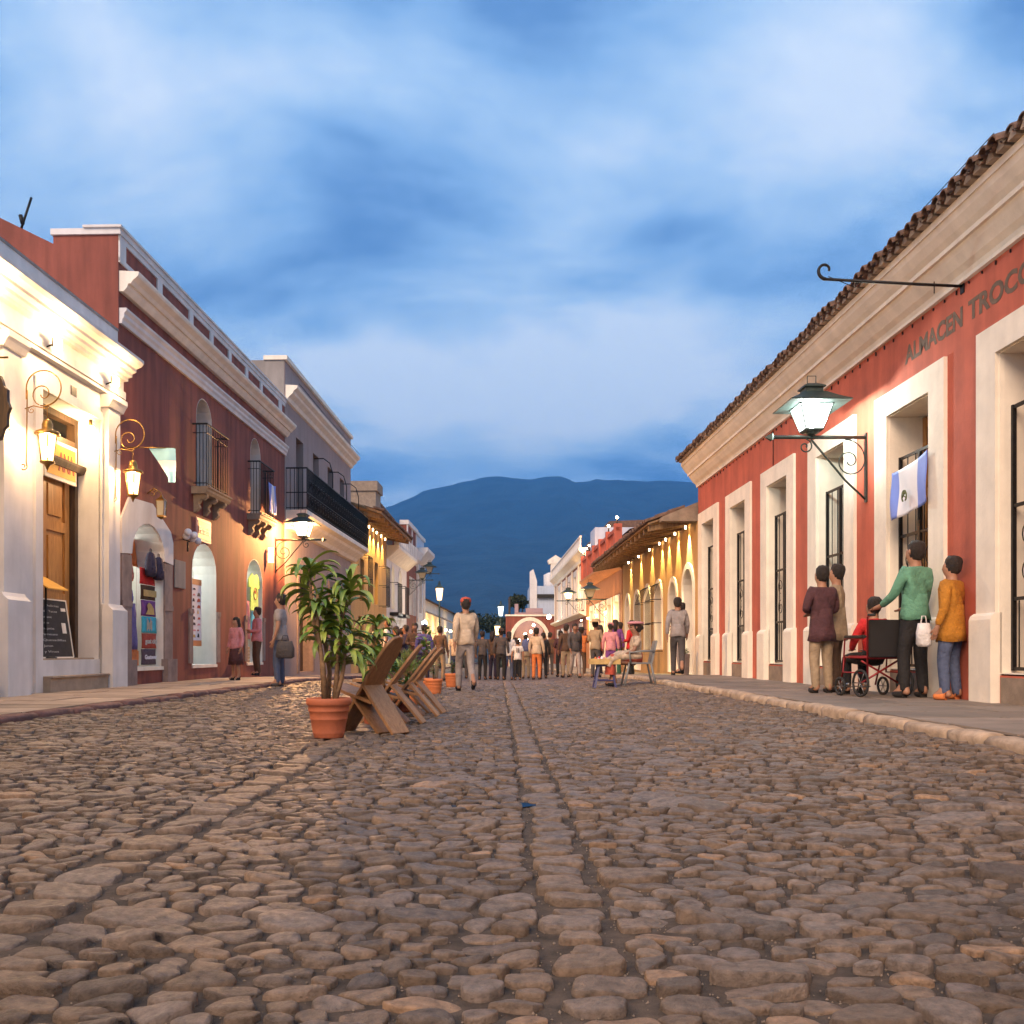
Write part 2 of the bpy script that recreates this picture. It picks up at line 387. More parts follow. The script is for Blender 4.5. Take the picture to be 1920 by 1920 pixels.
# road bed
def bed():
    ys = list(np.arange(-8, 26, 0.5)) + list(np.arange(26, 96, 2.0)); nx = 26; V = []; F = []
    for y in ys:
        a, b = curbx(y); a -= 0.25; b += 0.25
        for i in range(nx + 1):
            x = a + (b - a) * i / nx; V.append((x, y, gz(x, y) - 0.003 + (0.003 if y > 25 else 0)))
    for j in range(len(ys) - 1):
        for i in range(nx):
            q = j * (nx + 1) + i; F.append((q, q + 1, q + nx + 2, q + nx + 1))
    ob = np_mesh('road', V, F, 'earth', 'structure'); ob.data.materials.append(MT['farstone'])
    for p in ob.data.polygons:
        if p.center.y > 26.5: p.material_index = 1
bed()

def clip_x(poly, e, keep_right):
    out_ = []; m = len(poly)
    for k in range(m):
        a, b = poly[k], poly[(k + 1) % m]; fa = (e - a[0]) if keep_right else (a[0] - e); fb = (e - b[0]) if keep_right else (b[0] - e)
        if fa <= 0: out_.append(a)
        if (fa < 0) != (fb < 0): t = fa / (fa - fb); out_.append((a[0] + (b[0] - a[0]) * t, a[1] + (b[1] - a[1]) * t))
    return out_
def stones():
    rs = np.random.RandomState(11)
    # seeds: rows of stones, a little longer across the street than along it
    seeds = []
    bands = ((0.22, 0.20, 0.125), (-1.31, 0.25, 0.155))       # x, width, pitch of the long courses of dressed stones
    y = 0.7; row = 0
    while y < 26.8:
        k = 1.0 if y < 13 else 1.22
        dy = rs.uniform(0.054, 0.084) * k
        a, b = curbx(y); x = a + rs.uniform(-0.1, 0.1)
        while x < b + 0.1:
            step = float(np.clip(rs.lognormal(math.log(0.112), 0.38), 0.055, 0.30)) * k
            ok = all(abs(x - c - 0.0) > wd / 2 + 0.015 for c, wd, p in bands)
            jit = rs.uniform(-0.022, 0.022)
            if ok: seeds.append((x + rs.uniform(-0.02, 0.02), y + jit, 0))
            x += step
        y += dy
    for c, wd, p in bands:
        y = 0.7
        while y < 26.8:
            seeds.append((c + rs.uniform(-0.02, 0.02), y, 1)); y += p * rs.uniform(0.75, 1.25) * (1.0 if y < 13 else 1.15)
    P = np.array(seeds)
    # thin out around chosen large stones
    big = []
    for i in range(520):
        yy = 1.0 + 25 * rs.rand() ** 1.25; xx = rs.uniform(*curbx(yy))
        if any(abs(xx - c) < 0.35 for c, _, _ in bands): continue
        big.append((xx, yy))
    big += [(0.62, 2.13), (-0.55, 2.55), (-0.2, 2.6), (0.17, 2.62), (-0.95, 2.58), (-0.62, 3.3), (1.75, 2.3), (1.95, 2.0), (0.42, 3.05), (0.75, 1.86)]
    keep = np.ones(len(P), bool)
    for bx_, by_ in big:
        d = ((P[:, 0] - bx_) / 0.17) ** 2 + ((P[:, 1] - by_) / 0.095) ** 2
        keep &= ~((d < 1) & (P[:, 2] == 0))
    P = np.vstack([P[keep], np.array([(a_, b_, 2) for a_, b_ in big])])
    AN = 1.6                                                   # cells are cut in a space stretched along y
    Q = P[:, :2] * np.array([1, AN])
    W = np.where(P[:, 2] == 0, 0, np.where(P[:, 2] == 1, 0.006, 0.009))   # power weights: larger stones keep more room
    cell = 0.5; G = {}
    for i, (qx, qy) in enumerate(Q): G.setdefault((int(math.floor(qx / cell)), int(math.floor(qy / cell))), []).append(i)
    V = []; F = []; T = []
    base = np.array([0.158, 0.113, 0.083])
    for i in range(len(Q)):
        px, py = Q[i]; wi = W[i]
        gx, gy = int(math.floor(px / cell)), int(math.floor(py / cell))
        nb = [j for a in (-1, 0, 1) for b in (-1, 0, 1) for j in G.get((gx + a, gy + b), ()) if j != i]
        dd = [((Q[j, 0] - px) ** 2 + (Q[j, 1] - py) ** 2, j) for j in nb]; dd.sort()
        poly = [(-0.35, -0.35), (0.35, -0.35), (0.35, 0.35), (-0.35, 0.35)]
        for d2, j in dd[:18]:
            nx_, ny_ = Q[j, 0] - px, Q[j, 1] - py
            lim = (d2 + wi - W[j]) / 2
            lim = max(lim, 0.1 * d2)
            new = []; m = len(poly)
            for k in range(m):
                a, b = poly[k], poly[(k + 1) % m]
                fa = a[0] * nx_ + a[1] * ny_ - lim; fb = b[0] * nx_ + b[1] * ny_ - lim
                if fa <= 0: new.append(a)
                if (fa < 0) != (fb < 0):
                    t = fa / (fa - fb); new.append((a[0] + (b[0] - a[0]) * t, a[1] + (b[1] - a[1]) * t))
            poly = new
            if len(poly) < 3: break
        if len(poly) < 3: continue
        if P[i, 2] == 1:
            wd_ = [b_[1] for b_ in bands if abs(P[i, 0] - b_[0]) < 0.1][0]; yy = sorted(P[(P[:, 2] == 1) & (np.abs(P[:, 0] - P[i, 0]) < 0.12) & (np.abs(P[:, 1] - P[i, 1]) < 0.6)][:, 1].tolist()); k_ = int(np.argmin([abs(v - P[i, 1]) for v in yy]))
            lo = (yy[k_ - 1] - P[i, 1]) / 2 if k_ > 0 else -0.09; hi = (yy[k_ + 1] - P[i, 1]) / 2 if k_ + 1 < len(yy) else 0.09
            jx = [rs.uniform(-0.035, 0.02) * (1 if q_ in (1, 2) else -1) for q_ in range(4)]; lo += rs.uniform(0.002, 0.016); hi -= rs.uniform(0.002, 0.016)
            poly = [(-wd_ / 2 + jx[0], lo * AN), (0, lo * AN * 1.02), (wd_ / 2 + jx[1], lo * AN), (wd_ / 2 + jx[2], hi * AN), (0, hi * AN * 0.98), (-wd_ / 2 + jx[3], hi * AN)]
        else:
            for c_, w_b, _p in bands:
                for sg in (-1, 1):
                    edge = c_ + sg * (w_b / 2 + rs.uniform(-0.012, 0.012)) - px          # keep clear of the dressed course
                    if (sg > 0) == (px > c_): poly = clip_x(poly, edge, px > c_)
            if len(poly) < 3: continue
        A = np.array(poly) / np.array([1, AN])
        near = P[i, 1] < 6.5
        for _ in range(2 if near else 1):
            B = np.roll(A, -1, 0); A = np.stack([A * 0.76 + B * 0.24, A * 0.24 + B * 0.76], 1).reshape(-1, 2)
        c = A.mean(0); A = A - c
        ext = np.abs(A).max(0)
        if ext.max() < 0.018: continue
        n = len(A); x0, y0 = P[i, 0] + c[0], P[i, 1] + c[1]
        a_, b_ = curbx(y0)
        if x0 < a_ + 0.02 or x0 > b_ - 0.02: continue
        sc = 1 - (rs.uniform(0.006, 0.012) + 0.016 * rs.rand() ** 2.2) / max(0.03, (ext[0] + ext[1]) / 2)
        A = A * sc * (1 + rs.uniform(-0.035, 0.035, (n, 1)))
        typ = P[i, 2]
        h = rs.uniform(0.008, 0.021) if typ == 0 else rs.uniform(0.013, 0.021)
        if typ == 2: h += 0.004
        if typ == 1: h += rs.uniform(-0.003, 0.003)
        zoff = rs.normal(0, 0.0040)
        tx, ty = rs.normal(0, 0.065), rs.normal(0, 0.075)
        flat = rs.uniform(0.66, 0.86) if typ == 0 else (0.90 if typ == 1 else 0.86)
        rings = ((1.0, -0.03), (1.0, 0.34), (0.98, 0.62), (min(0.955, flat + 0.14), 0.86), (flat, 0.98), (flat * 0.5, 1.0)) if near else ((1.0, -0.03), (0.98, 0.6), (0.86, 0.95), (0.42, 1.0))
        g0 = gz(x0, y0) + zoff; o = len(V)
        ph = rs.uniform(0, 6.28)
        for sc_, hz in rings:
            for k in range(n):
                x = A[k, 0] * sc_; yv = A[k, 1] * sc_
                z = hz * h if hz > 0 else hz
                if hz > 0.3: z += tx * x + ty * yv + 0.002 * math.sin(x * 55 + ph) + 0.002 * math.sin(yv * 70 + ph * 2)
                V.append((x0 + x, y0 + yv, g0 + z))
        V.append((x0, y0, g0 + h * 1.0))
        m = len(rings)
        for r_ in range(m - 1):
            for k in range(n): F.append((o + r_ * n + k, o + r_ * n + (k + 1) % n, o + (r_ + 1) * n + (k + 1) % n, o + (r_ + 1) * n + k))
        t = o + m * n
        for k in range(n): F.append((o + (m - 1) * n + k, o + (m - 1) * n + (k + 1) % n, t))
        br = rs.uniform(0.60, 1.30); hu = rs.uniform(-1, 1)
        if typ == 1: br = 0.62 + br * 0.46
        col = base * br * np.array([1 + 0.06 * hu, 1.0, 1 - 0.10 * hu])
        if rs.rand() < 0.04: col = np.array([0.13, 0.10, 0.085]) * br
        if rs.rand() < 0.03: col = np.array([0.24, 0.15, 0.09]) * br
        T += [tuple(col) + (1,)] * (m * n + 1)
    tag(np_mesh('cobblestones', V, F, 'stone_set', 'stuff', T), 'worn brown cobblestones paving the whole street')
    print('stones', len(Q), 'verts', len(V))
stones()

# loose grit between the stones
def grit():
    rs = np.random.RandomState(3); V = []; F = []
    for i in range(16000):
        y = 1.2 + 6.0 * rs.rand() ** 1.6; x = rs.uniform(*curbx(y)) if rs.rand() < 0.6 else rs.normal(0.75, 0.75)
        if not curbx(y)[0] < x < curbx(y)[1]: continue
        r = rs.uniform(0.0015, 0.0042); o = len(V); z = gz(x, y) - 0.002 + r * 0.4
        for d in ((1, 0, 0), (-1, 0, 0), (0, 1, 0), (0, -1, 0), (0, 0, 1), (0, 0, -1)):
            k = r * rs.uniform(0.6, 1.3); V.append((x + d[0] * k, y + d[1] * k, z + d[2] * k))
        for a, b, c in ((0, 2, 4), (2, 1, 4), (1, 3, 4), (3, 0, 4), (2, 0, 5), (1, 2, 5), (3, 1, 5), (0, 3, 5)): F.append((o + a, o + b, o + c))
    MT['grit'] = mat('grit', (0.22, 0.17, 0.13), 0.9, var=0.5, vscale=60)
    tag(np_mesh('gravel', V, F, 'grit', 'stuff', smooth=False), 'pale grit lying between the cobblestones')
grit()

# rain water in a hollow of the road
mb = MB(); pts = [(0.235 * math.cos(t) * (1 + 0.2 * math.sin(3 * t)), 0.10 * math.sin(t)) for t in np.linspace(0, 6.28, 25)[:-1]]
mb.raw([(-0.04 + a, 4.52 + b, gz(-0.04, 4.52) + 0.0035) for a, b in pts], [tuple(range(24))])
MT['water'] = mat('water', (0.01, 0.012, 0.014), 0.03, var=0)
tag(mb.build('puddle', 'water'), kind='structure')

def pave(side):
    F_ = FL if side == 'L' else FR
    zt = 0.16 if side == 'L' else 0.215
    wid = 2.18 if side == 'L' else 2.06
    kw = 0.17
    rs = random.Random(5 if side == 'L' else 6); mb = MB(F_); tint = []
    s = -7.0
    while s < 90:
        ln = rs.uniform(0.55, 0.95) * (1 if s < 30 else 2.5); d = 0.0
        ws = [rs.uniform(0.7, 1.3) for _ in range(2 if rs.random() < 0.5 else 3)]; tot = sum(ws)
        for q in ws:
            wd = (wid - kw) * q / tot; zz = zt + dip(s) + rs.uniform(-0.004, 0.004); g = 0.006
            mb.add([(s + g, d + g, zz - 0.1), (s + ln - g, d + g, zz - 0.1), (s + ln - g, d + wd - g, zz - 0.1), (s + g, d + wd - g, zz - 0.1),
                    (s + g * 2, d + g * 2, zz), (s + ln - g * 2, d + g * 2, zz), (s + ln - 2 * g, d + wd - 2 * g, zz), (s + 2 * g, d + wd - 2 * g, zz)],
                   [(4, 5, 6, 7), (0, 1, 5, 4), (1, 2, 6, 5), (2, 3, 7, 6), (3, 0, 4, 7)])
            c = rs.uniform(0.78, 1.15); cc = (0.33 * c, 0.25 * c, 0.19 * c, 1) if side == 'L' else (0.22 * c, 0.175 * c, 0.14 * c, 1)
            tint += [cc] * 8; d += wd
        s += ln
    n = 92
    vs = []; fs = []
    for i in range(n + 1):
        s = -7 + 97 * i / n; vs += [(s, 0, zt + dip(s) - 0.012), (s, wid - kw, zt + dip(s) - 0.012)]
    for i in range(n): fs.append((2 * i, 2 * i + 1, 2 * i + 3, 2 * i + 2))
    mb.add(vs, fs); tint += [(0.10, 0.075, 0.055, 1)] * len(vs)
    o = mb.build('pavement', 'flag'); at = o.data.color_attributes.new('tint', 'FLOAT_COLOR', 'POINT')
    at.data.foreach_set('color', np.array(tint, dtype=np.float32).ravel()); tag(o, kind='structure')
    # kerb stones, each a rounded irregular block
    mb = MB(F_); s = -7.0
    while s < 90:
        ln = rs.uniform(0.35, 0.8) * (1 if s < 30 else 2); g = 0.008
        zz = zt + dip(s) + rs.uniform(-0.012, 0.012); d0, d1 = wid - kw, wid + rs.uniform(-0.02, 0.02)
        k = 5 if s < 30 else 2; ring = []; vs = []; fs = []
        prof = [(d0, -0.4), (d0, -0.01), (d0 + 0.02, 0.0), (d1 - 0.045, 0.0), (d1 - 0.015, -0.010), (d1, -0.035), (d1 - 0.004, -0.08), (d1 - 0.018, -0.4)]
        for j in range(k + 1):
            t = j / k; e_ = 0.012 if j in (0, k) else 0
            for (d, z) in prof:
                jd = rs.uniform(-0.010, 0.010) if (z < 0 and d > d0 + 0.03) else 0
                vs.append((s + g + (ln - 2 * g) * t, d - (e_ if d > d0 + 0.03 else 0) + jd, zz + z - e_ * 0.6 + rs.uniform(-0.004, 0.004)))
        m = len(prof)
        for j in range(k):
            for q in range(m - 1): fs.append((j * m + q, j * m + q + 1, (j + 1) * m + q + 1, (j + 1) * m + q))
        fs += [tuple(range(m)), tuple(k * m + q for q in range(m))]
        mb.add(vs, fs, True); s += ln
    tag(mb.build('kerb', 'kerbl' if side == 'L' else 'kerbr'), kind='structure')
pave('L'); pave('R')

# ------------------------------------------------------------------ volcano behind the town
def hill():
    from mathutils import noise
    prof = [(-3500, 60), (-2200, 150), (-1300, 330), (-800, 480), (-420, 655), (-330, 690), (-260, 712), (-150, 735), (0, 752), (120, 745), (260, 757), (330, 730), (420, 748), (600, 738), (850, 728), (1300, 620), (2000, 380), (3500, 120)]
    def pz(x):
        for (a, za), (b, zb) in zip(prof, prof[1:]):
            if a <= x <= b:
                t = (x - a) / (b - a); return za + (zb - za) * t
        return 40
    V = []; F = []; xs = np.linspace(-3400, 3400, 220); ys = np.concatenate([np.linspace(900, 4000, 70), np.linspace(4060, 4380, 6)])
    for y in ys:
        for x in xs:
            if y <= 4000: r = ((y - 900) / 3100) ** 1.55
            else: r = max(0, 1 - (y - 4000) / 420)
            nz = noise.fractal(Vector((x / 420, y / 700, 0.3)), 1.0, 2.0, 6) * 60 * min(1, r * 3) * (1 if y < 3500 else 0.25)
            gul = abs(noise.noise(Vector((x / 260 + y / 2500, y / 2600, 2)))) * 130 * r * (1 - 0.85 * r)
            V.append((x, y, -0.8 + pz(x * (0.35 + 0.65 * 1)) * r + nz - gul - 2 + (noise.fractal(Vector((x / 60, y / 60, 1)), 1, 2, 3) * 7 * r)))
    n = len(xs)
    for j in range(len(ys) - 1):
        for i in range(n - 1): F.append((j * n + i, j * n + i + 1, (j + 1) * n + i + 1, (j + 1) * n + i))
    MT['forest'] = mat('forested_slope', (0.010, 0.028, 0.038), 0.95, var=0.8, vscale=0.010, bump=1.0, bscale=0.02, bdist=25)
    np_mesh('hill', V, F, 'forest', 'structure')
hill()

# evening air between here and the mountain
mb = MB(); mb.box(-3450, 3450, -58, 4420, -1.8, 800)
m_ = bpy.data.materials.new('evening_air'); m_.use_nodes = True; t_ = m_.node_tree
for n_ in list(t_.nodes): t_.nodes.remove(n_)
o_ = t_.nodes.new('ShaderNodeOutputMaterial'); v_ = t_.nodes.new('ShaderNodeVolumePrincipled'); t_.links.new(v_.outputs[0], o_.inputs['Volume'])
v_.inputs['Color'].default_value = (0.10, 0.42, 0.95, 1); v_.inputs['Density'].default_value = 0.00022; v_.inputs['Anisotropy'].default_value = 0
MT['air'] = m_
tag(mb.build('haze', 'air'), 'blue evening haze over the whole valley', kind='stuff')
# ------------------------------------------------------------------ the long red store on the right
def hollow_back(mb, s0, s1, dback, z1, z0=0.0):
    """side, rear and top shell behind a facade"""
    mb.box(s0, s1, dback - 0.3, dback, z0, z1)
    mb.box(s0, s0 + 0.3, dback, -0.56, z0, z1); mb.box(s1 - 0.3, s1, dback, -0.56, z0, z1)
    mb.box(s0 + 0.3, s1 - 0.3, dback, -0.56, z1 - 0.25, z1)
def eave_tiles(mb, mm, s0, s1, d_e, z_e, pitch=0.2, slope=0.36, rows=2, r=0.088, rs=None):
    rs = rs or random.Random(1)
    n = int((s1 - s0) / pitch)
    for i in range(n):
        sc = s0 + (i + 0.5) * pitch
        for q in range(rows):
            dd = d_e - q * 0.30 + rs.uniform(-0.03, 0.03); zz = z_e + q * 0.30 * slope + q * 0.012 + rs.uniform(-0.015, 0.015); ln = 0.42
            rr = r * rs.uniform(0.92, 1.08); k = 7; vs = []; fs = []; sh = rs.uniform(-0.012, 0.012)
            for t, rad, dz in ((0, rr, 0), (1, rr * 0.84, 0)):
                for j in range(k):
                    g = math.pi * j / (k - 1)
                    for rad2 in (rad, rad - 0.016):
                        vs.append((sc + sh - rad2 * math.cos(g), dd - t * ln, zz + t * ln * slope + rad2 * math.sin(g)))
            def ix(t, j, u): return t * 2 * k + j * 2 + u
            for j in range(k - 1):
                fs.append((ix(0, j, 0), ix(0, j + 1, 0), ix(1, j + 1, 0), ix(1, j, 0)))
                fs.append((ix(0, j, 1), ix(1, j, 1), ix(1, j + 1, 1), ix(0, j + 1, 1)))
                fs.append((ix(0, j, 0), ix(0, j, 1), ix(0, j + 1, 1), ix(0, j + 1, 0)))
            mb.add(vs, fs)
        # trough tile between covers and the mortar plug under each cover
        sp = sc + pitch / 2; vs = []; fs = []; k = 5; dd = d_e - 0.02 + rs.uniform(-0.02, 0.02)
        for t in (0, 1):
            for j in range(k):
                g = math.pi * j / (k - 1); vs.append((sp - r * 0.85 * math.cos(g), dd - t * 0.75, z_e + 0.01 + t * 0.75 * slope - r * 0.55 * math.sin(g)))
        for j in range(k - 1): fs.append((j, j + 1, k + j + 1, k + j))
        mb.add(vs, fs)
        a = [(sc + math.cos(g) * r * 0.8, z_e - 0.055 + (0.055 + r * 0.72) * max(0, math.sin(g))) for g in np.linspace(0, math.pi, 6)]
        mm.wallpoly(a, d_e - 0.16, d_e - 0.05 + rs.uniform(-0.02, 0.012))

def grille_mb(mb, a, b, z0, z1, d, bars=5, knots=True):
    mb.box(a, a + 0.035, d - 0.02, d + 0.02, z0, z1); mb.box(b - 0.035, b, d - 0.02, d + 0.02, z0, z1)
    for z in (z0 + 0.02, z0 + (z1 - z0) * 0.27, z0 + (z1 - z0) * 0.62, z1 - 0.02): mb.box(a + 0.035, b - 0.035, d - 0.012, d + 0.012, z - 0.018, z + 0.018)
    mid = (a + b) / 2; mb.box(mid - 0.03, mid + 0.03, d - 0.02, d + 0.02, z0 + 0.04, z1 - 0.04)
    n = bars
    for i in range(1, n * 2):
        x = a + (b - a) * i / (n * 2)
        if abs(x - mid) < 0.05: continue
        zt = z1 if i % 2 == 0 else z0 + (z1 - z0) * 0.27
        mb.tube([(x, d, z0 + 0.02), (x, d, zt - 0.02)], 0.008, 5)
    if knots:
        for sx in (-1, 1):
            c = (mid + sx * (b - a) * 0.24, z0 + (z1 - z0) * 0.44)
            for k in (1, -1):
                mb.tube([(u, d, v) for u, v in spiral((c[0], c[1] + k * 0.2), 0.14, 0.03, -math.pi / 2 * k, math.pi * 2.2 * k, 18)], 0.007, 4)
    for z in (z0 + 0.35, z1 - 0.45): mb.tube([(a - 0.06, d, z), (a + 0.02, d, z)], 0.014, 5); mb.tube([(a + 0.01, d + 0.02, z - 0.06), (a + 0.01, d + 0.02, z + 0.06)], 0.018, 5)

def store():
    r = root('store_building', FR(8.7, 0, 0.2), 'long one storey red store with cream cornice, tiled eave and lettering', 'building')
    doors = []
    s = 22.70
    while s > -5: doors.append((s - 1.16, s)); s -= 2.615
    ops = [(a, b, 0.5, 3.83, 0) for a, b in doors]
    w = MB(FR); wall(w, -6, 23.25, -0.2, 5.0, -0.55, 0, ops); hollow_back(w, -6, 23.25, -7, 5.3, -0.2); w.build('wall', 'red_r', r)
    c = MB(FR)
    c.prof([(0.0, 4.82), (0.05, 4.82), (0.05, 4.86), (0.07, 4.90), (0.13, 4.95), (0.20, 5.04), (0.23, 5.10), (0.27, 5.10), (0.27, 5.15), (0.32, 5.20), (0.38, 5.28), (0.41, 5.34), (0.43, 5.34), (0.43, 5.42), (0.0, 5.42)], -6, 23.25)
    c.build('cornice', 'cream', r)
    t = MB(FR); m = MB(FR)
    eave_tiles(t, m, -6, 23.3, 0.56, 5.475, rs=random.Random(2), rows=3)
    rf = MB(FR); rf.add([(-6, 0.25, 5.50), (23.25, 0.25, 5.50), (23.25, -3.2, 6.75), (-6, -3.2, 6.75), (-6, -7.2, 5.3), (23.25, -7.2, 5.3)], [(0, 1, 2, 3), (3, 2, 5, 4), (0, 3, 4), (1, 5, 2)])
    rfo = rf.build('roof', 'tile', r)
    t.build('tile', 'tile', r, recalc=False); m.build('mortar', 'mortar', r)
    for i, (a, b) in enumerate(doors):
        if a > 23: continue
        f = MB(FR); frame_ring(f, a, b, 1.13, 3.83, 0, 0.375, -0.02, 0.045, top=0.30)
        lining(f, a, b, 0.52, 3.83, 0, -0.54, 0.0)
        for q0, q1 in ((a - 0.42, a + 0.012), (b - 0.012, b + 0.42)):
            f.prof([(-0.02, 0.1), (0.10, 0.1), (0.10, 1.08), (0.085, 1.12), (0.045, 1.15), (-0.02, 1.15)], q0, q1)
        f.build('door_frame', 'cream', r)
        st = MB(FR); st.box(a + 0.013, b - 0.013, -0.35, -0.012 + 0.02, 0.1, 0.5); st.build('doorstep', 'stone', r, bevel=0.02)
        d = MB(FR); x0, x1, dz = a + 0.015, b - 0.015, -0.50
        mid = (x0 + x1) / 2
        for q0, q1 in ((x0, mid - 0.004), (mid + 0.004, x1)):
            d.box(q0, q0 + 0.10, dz, dz + 0.07, 0.53, 3.80); d.box(q1 - 0.10, q1, dz, dz + 0.07, 0.53, 3.80)
            for z0, z1 in ((0.53, 0.72), (1.45, 1.6), (2.75, 2.88), (3.66, 3.80)): d.box(q0 + 0.10, q1 - 0.10, dz, dz + 0.065, z0, z1)
            d.box(q0 + 0.1, q1 - 0.1, dz, dz + 0.03, 0.72, 1.45)
            for z0, z1 in ((1.6, 2.75), (2.88, 3.66)):
                d.box(q0 + 0.1, q1 - 0.1, dz, dz + 0.02, z0, z1)
                for k in range(1, 3): xx = q0 + 0.1 + (q1 - q0 - 0.2) * k / 3; d.box(xx - 0.012, xx + 0.012, dz + 0.02, dz + 0.05, z0, z1)
        d.build('door', 'goldwood' if i in (4, 5, 6) else 'darkwood', r)
        g = MB(FR); grille_mb(g, a + 0.02, b - 0.02, 0.55, 3.28, -0.13); g.build('grille', 'iron', r)
    # lettering painted on the wall
    tm = MB(FR); text(tm, 'ALMACEN', lambda u, v, t_: (11.78 - u, 0.001 + t_ * 0.5, 4.37 + v), 1.42, 0.215, bold=0.035)
    tw = MB(FR); text(tw, 'TROCCOLI', lambda u, v, t_: (10.24 - u, 0.001 + t_ * 0.5, 4.37 + v), 1.72, 0.215, bold=0.035)
    MT['letter'] = mat('painted_letter', (0.14, 0.095, 0.065), 0.8, var=0.25, vscale=12); tm.build('lettering', 'letter', r); tw.build('lettering', 'letter', r)
    s = 22.9; q = random.Random(4)
    while s > 6: p = MB(FR); p.box(s, s + 0.010, 0.0, 0.018, 4.775 - q.uniform(0, 0.03), 4.80); p.build('hook', 'iron', r); s -= 0.27
    cb = MB(FR); cb.tube([(9.0, 0.40, 5.74), (11.2, 0.42, 5.66), (13.4, 0.45, 5.62), (15, 0.4, 5.60)], 0.006, 4); cb.build('cable', 'iron', r)
    cb = MB(FR); cb.tube([(17.15, 0.012, 4.82), (17.15, 0.012, 4.15)], 0.008, 4); cb.build('cable', 'iron', r)
    return r
store()

# iron sign arm under the eave
mb = MB(FR); mb.tube([(10.36, 0, 4.80), (10.36, 0.5, 4.82), (10.36, 1.53, 4.87)], 0.016, 6)
sp = spiral((1.53, 4.97), 0.10, 0.035, -math.pi / 2, -math.pi / 2 + 4.9, 20)
mb.tube([(10.36, u, v) for u, v in sp], 0.018, 6, rad=[0.02 - 0.007 * i / 20 for i in range(21)])
mb.tube([(10.36, 1.50, 4.90), (10.36, 1.20, 4.78), (10.36, 1.15, 4.85)], 0.005, 4)
mb.tube([(10.36, 0.32, 4.85), (10.36, 0.32, 4.72)], 0.007, 4); mb.box(10.32, 10.40, 0, 0.012, 4.72, 4.88)
tag(mb.build('sign_arm', 'iron'), 'bare iron arm ending in a curl, high on the red wall beside the lettering', 'sign arm')

# ------------------------------------------------------------------ street lamps on wall brackets (local +x points away from the wall)
def street_lamp(name, label, glassmat, bulbmat, col, e):
    r = root(name, (0, 0, 0), label, 'street lamp', 'street lamps on wall brackets')
    b = MB(); b.box(0, 0.025, -0.03, 0.03, -0.90, 0.06)
    b.tube([(0.02, 0, 0), (1.34, 0, 0)], 0.026, 8)
    b.lathe((1.34, 0, 0), [(0.001, -0.001), (0.001, 0.001)], 4)
    # pyramid end
    for k, (x, rr) in enumerate(((1.33, 0.035),)):
        b.add([(1.33, 0.05, 0.05), (1.33, -0.05, 0.05), (1.33, -0.05, -0.05), (1.33, 0.05, -0.05), (1.43, 0, 0), (1.28, 0, 0)], [(0, 1, 4), (1, 2, 4), (2, 3, 4), (3, 0, 4), (1, 0, 5), (2, 1, 5), (3, 2, 5), (0, 3, 5)])
    b.tube([(0.02, 0, -0.86), (0.3, 0, -0.60), (0.55, 0, -0.30), (0.78, 0, -0.03)], 0.015, 6)
    b.tube([(u, 0, v) for u, v in spiral((0.86, -0.13), 0.105, 0.015, math.pi * 0.55, math.pi * 3.2, 20)], 0.011, 5)
    arc = [(0.30 - 0.27 * math.sin(t) * 1.0, 0, -0.30 + 0.27 * math.cos(t)) for t in np.linspace(0, math.pi / 2, 8)]
    b.tube(arc + [(u, 0, v) for u, v in spiral((0.24, -0.33), 0.21, 0.03, math.pi, math.pi * 3.9, 30)], 0.010, 5)
    b.build('bracket', 'verdigris', r)
    X = 0.77
    l = MB(); q4 = math.pi / 4
    l.lathe((X, 0, 0), [(0.03, 0), (0.05, 0.03), (0.10, 0.06)], 8)
    l.lathe((X, 0, 0), [(0.14, 0.06), (0.165, 0.085)], 4, False, q4)
    fb, ft = 0.115, 0.225
    for sx in (-1, 1):
        for sy in (-1, 1): l.tube([(X + sx * fb, sy * fb, 0.08), (X + sx * ft, sy * ft, 0.42)], 0.009, 4, False)
    for h_, f_ in ((0.09, fb), (0.425, ft)):
        for sx in (-1, 1):
            l.box(X + sx * f_ - 0.009, X + sx * f_ + 0.009, -f_, f_, h_ - 0.008, h_ + 0.012); l.box(X - f_, X + f_, sx * f_ - 0.009, sx * f_ + 0.009, h_ - 0.008, h_ + 0.012)
    l.build('lantern_frame', 'verdigris', r)
    cp = MB(); cp.lathe((X, 0, 0), [(0.585, 0.425), (0.59, 0.44), (0.40, 0.515), (0.22, 0.60), (0.17, 0.61), (0.17, 0.66), (0.21, 0.67), (0.21, 0.69), (0.09, 0.735), (0.03, 0.74)], 4, False, q4)
    cp.tube([(X - 0.06, 0, 0.72), (X - 0.06, 0, 0.85), (X + 0.06, 0, 0.85), (X + 0.06, 0, 0.72)], 0.008, 4, False)
    cp.build('lantern_cap', 'verdigris', r)
    g = MB(); g.lathe((X, 0, 0), [(fb * 1.414 - 0.006, 0.10), (ft * 1.414 - 0.006, 0.415)], 4, False, q4); g.build('glass', glassmat, r)
    u = MB(); u.ball((X, 0, 0.17), 0.05); u.build('bulb', bulbmat, r)
    if e: point('lamp_light', (X, 0, 0.30), col, e, 0.06, r)
    return r
WARM = (1.0, 0.60, 0.28); COOL = (0.90, 1.0, 0.92); HALO = (1.0, 0.62, 0.28)
lr = street_lamp('street_lamp', 'big square street lamp shining cool white on the red store wall', 'coolglass', 'bulbc', COOL, 230)
lr.location = FR(12.97, 0, 3.72); lr.rotation_euler = (0, 0, math.pi + AR)
l2 = street_lamp('street_lamp', 'square street lamp glowing warm yellow below the long iron balcony', 'warmglass', 'bulb', (1.0, 0.50, 0.18), 3300)
l2.location = FL(25.6, 0, 3.80); l2.rotation_euler = (0, 0, -AL)
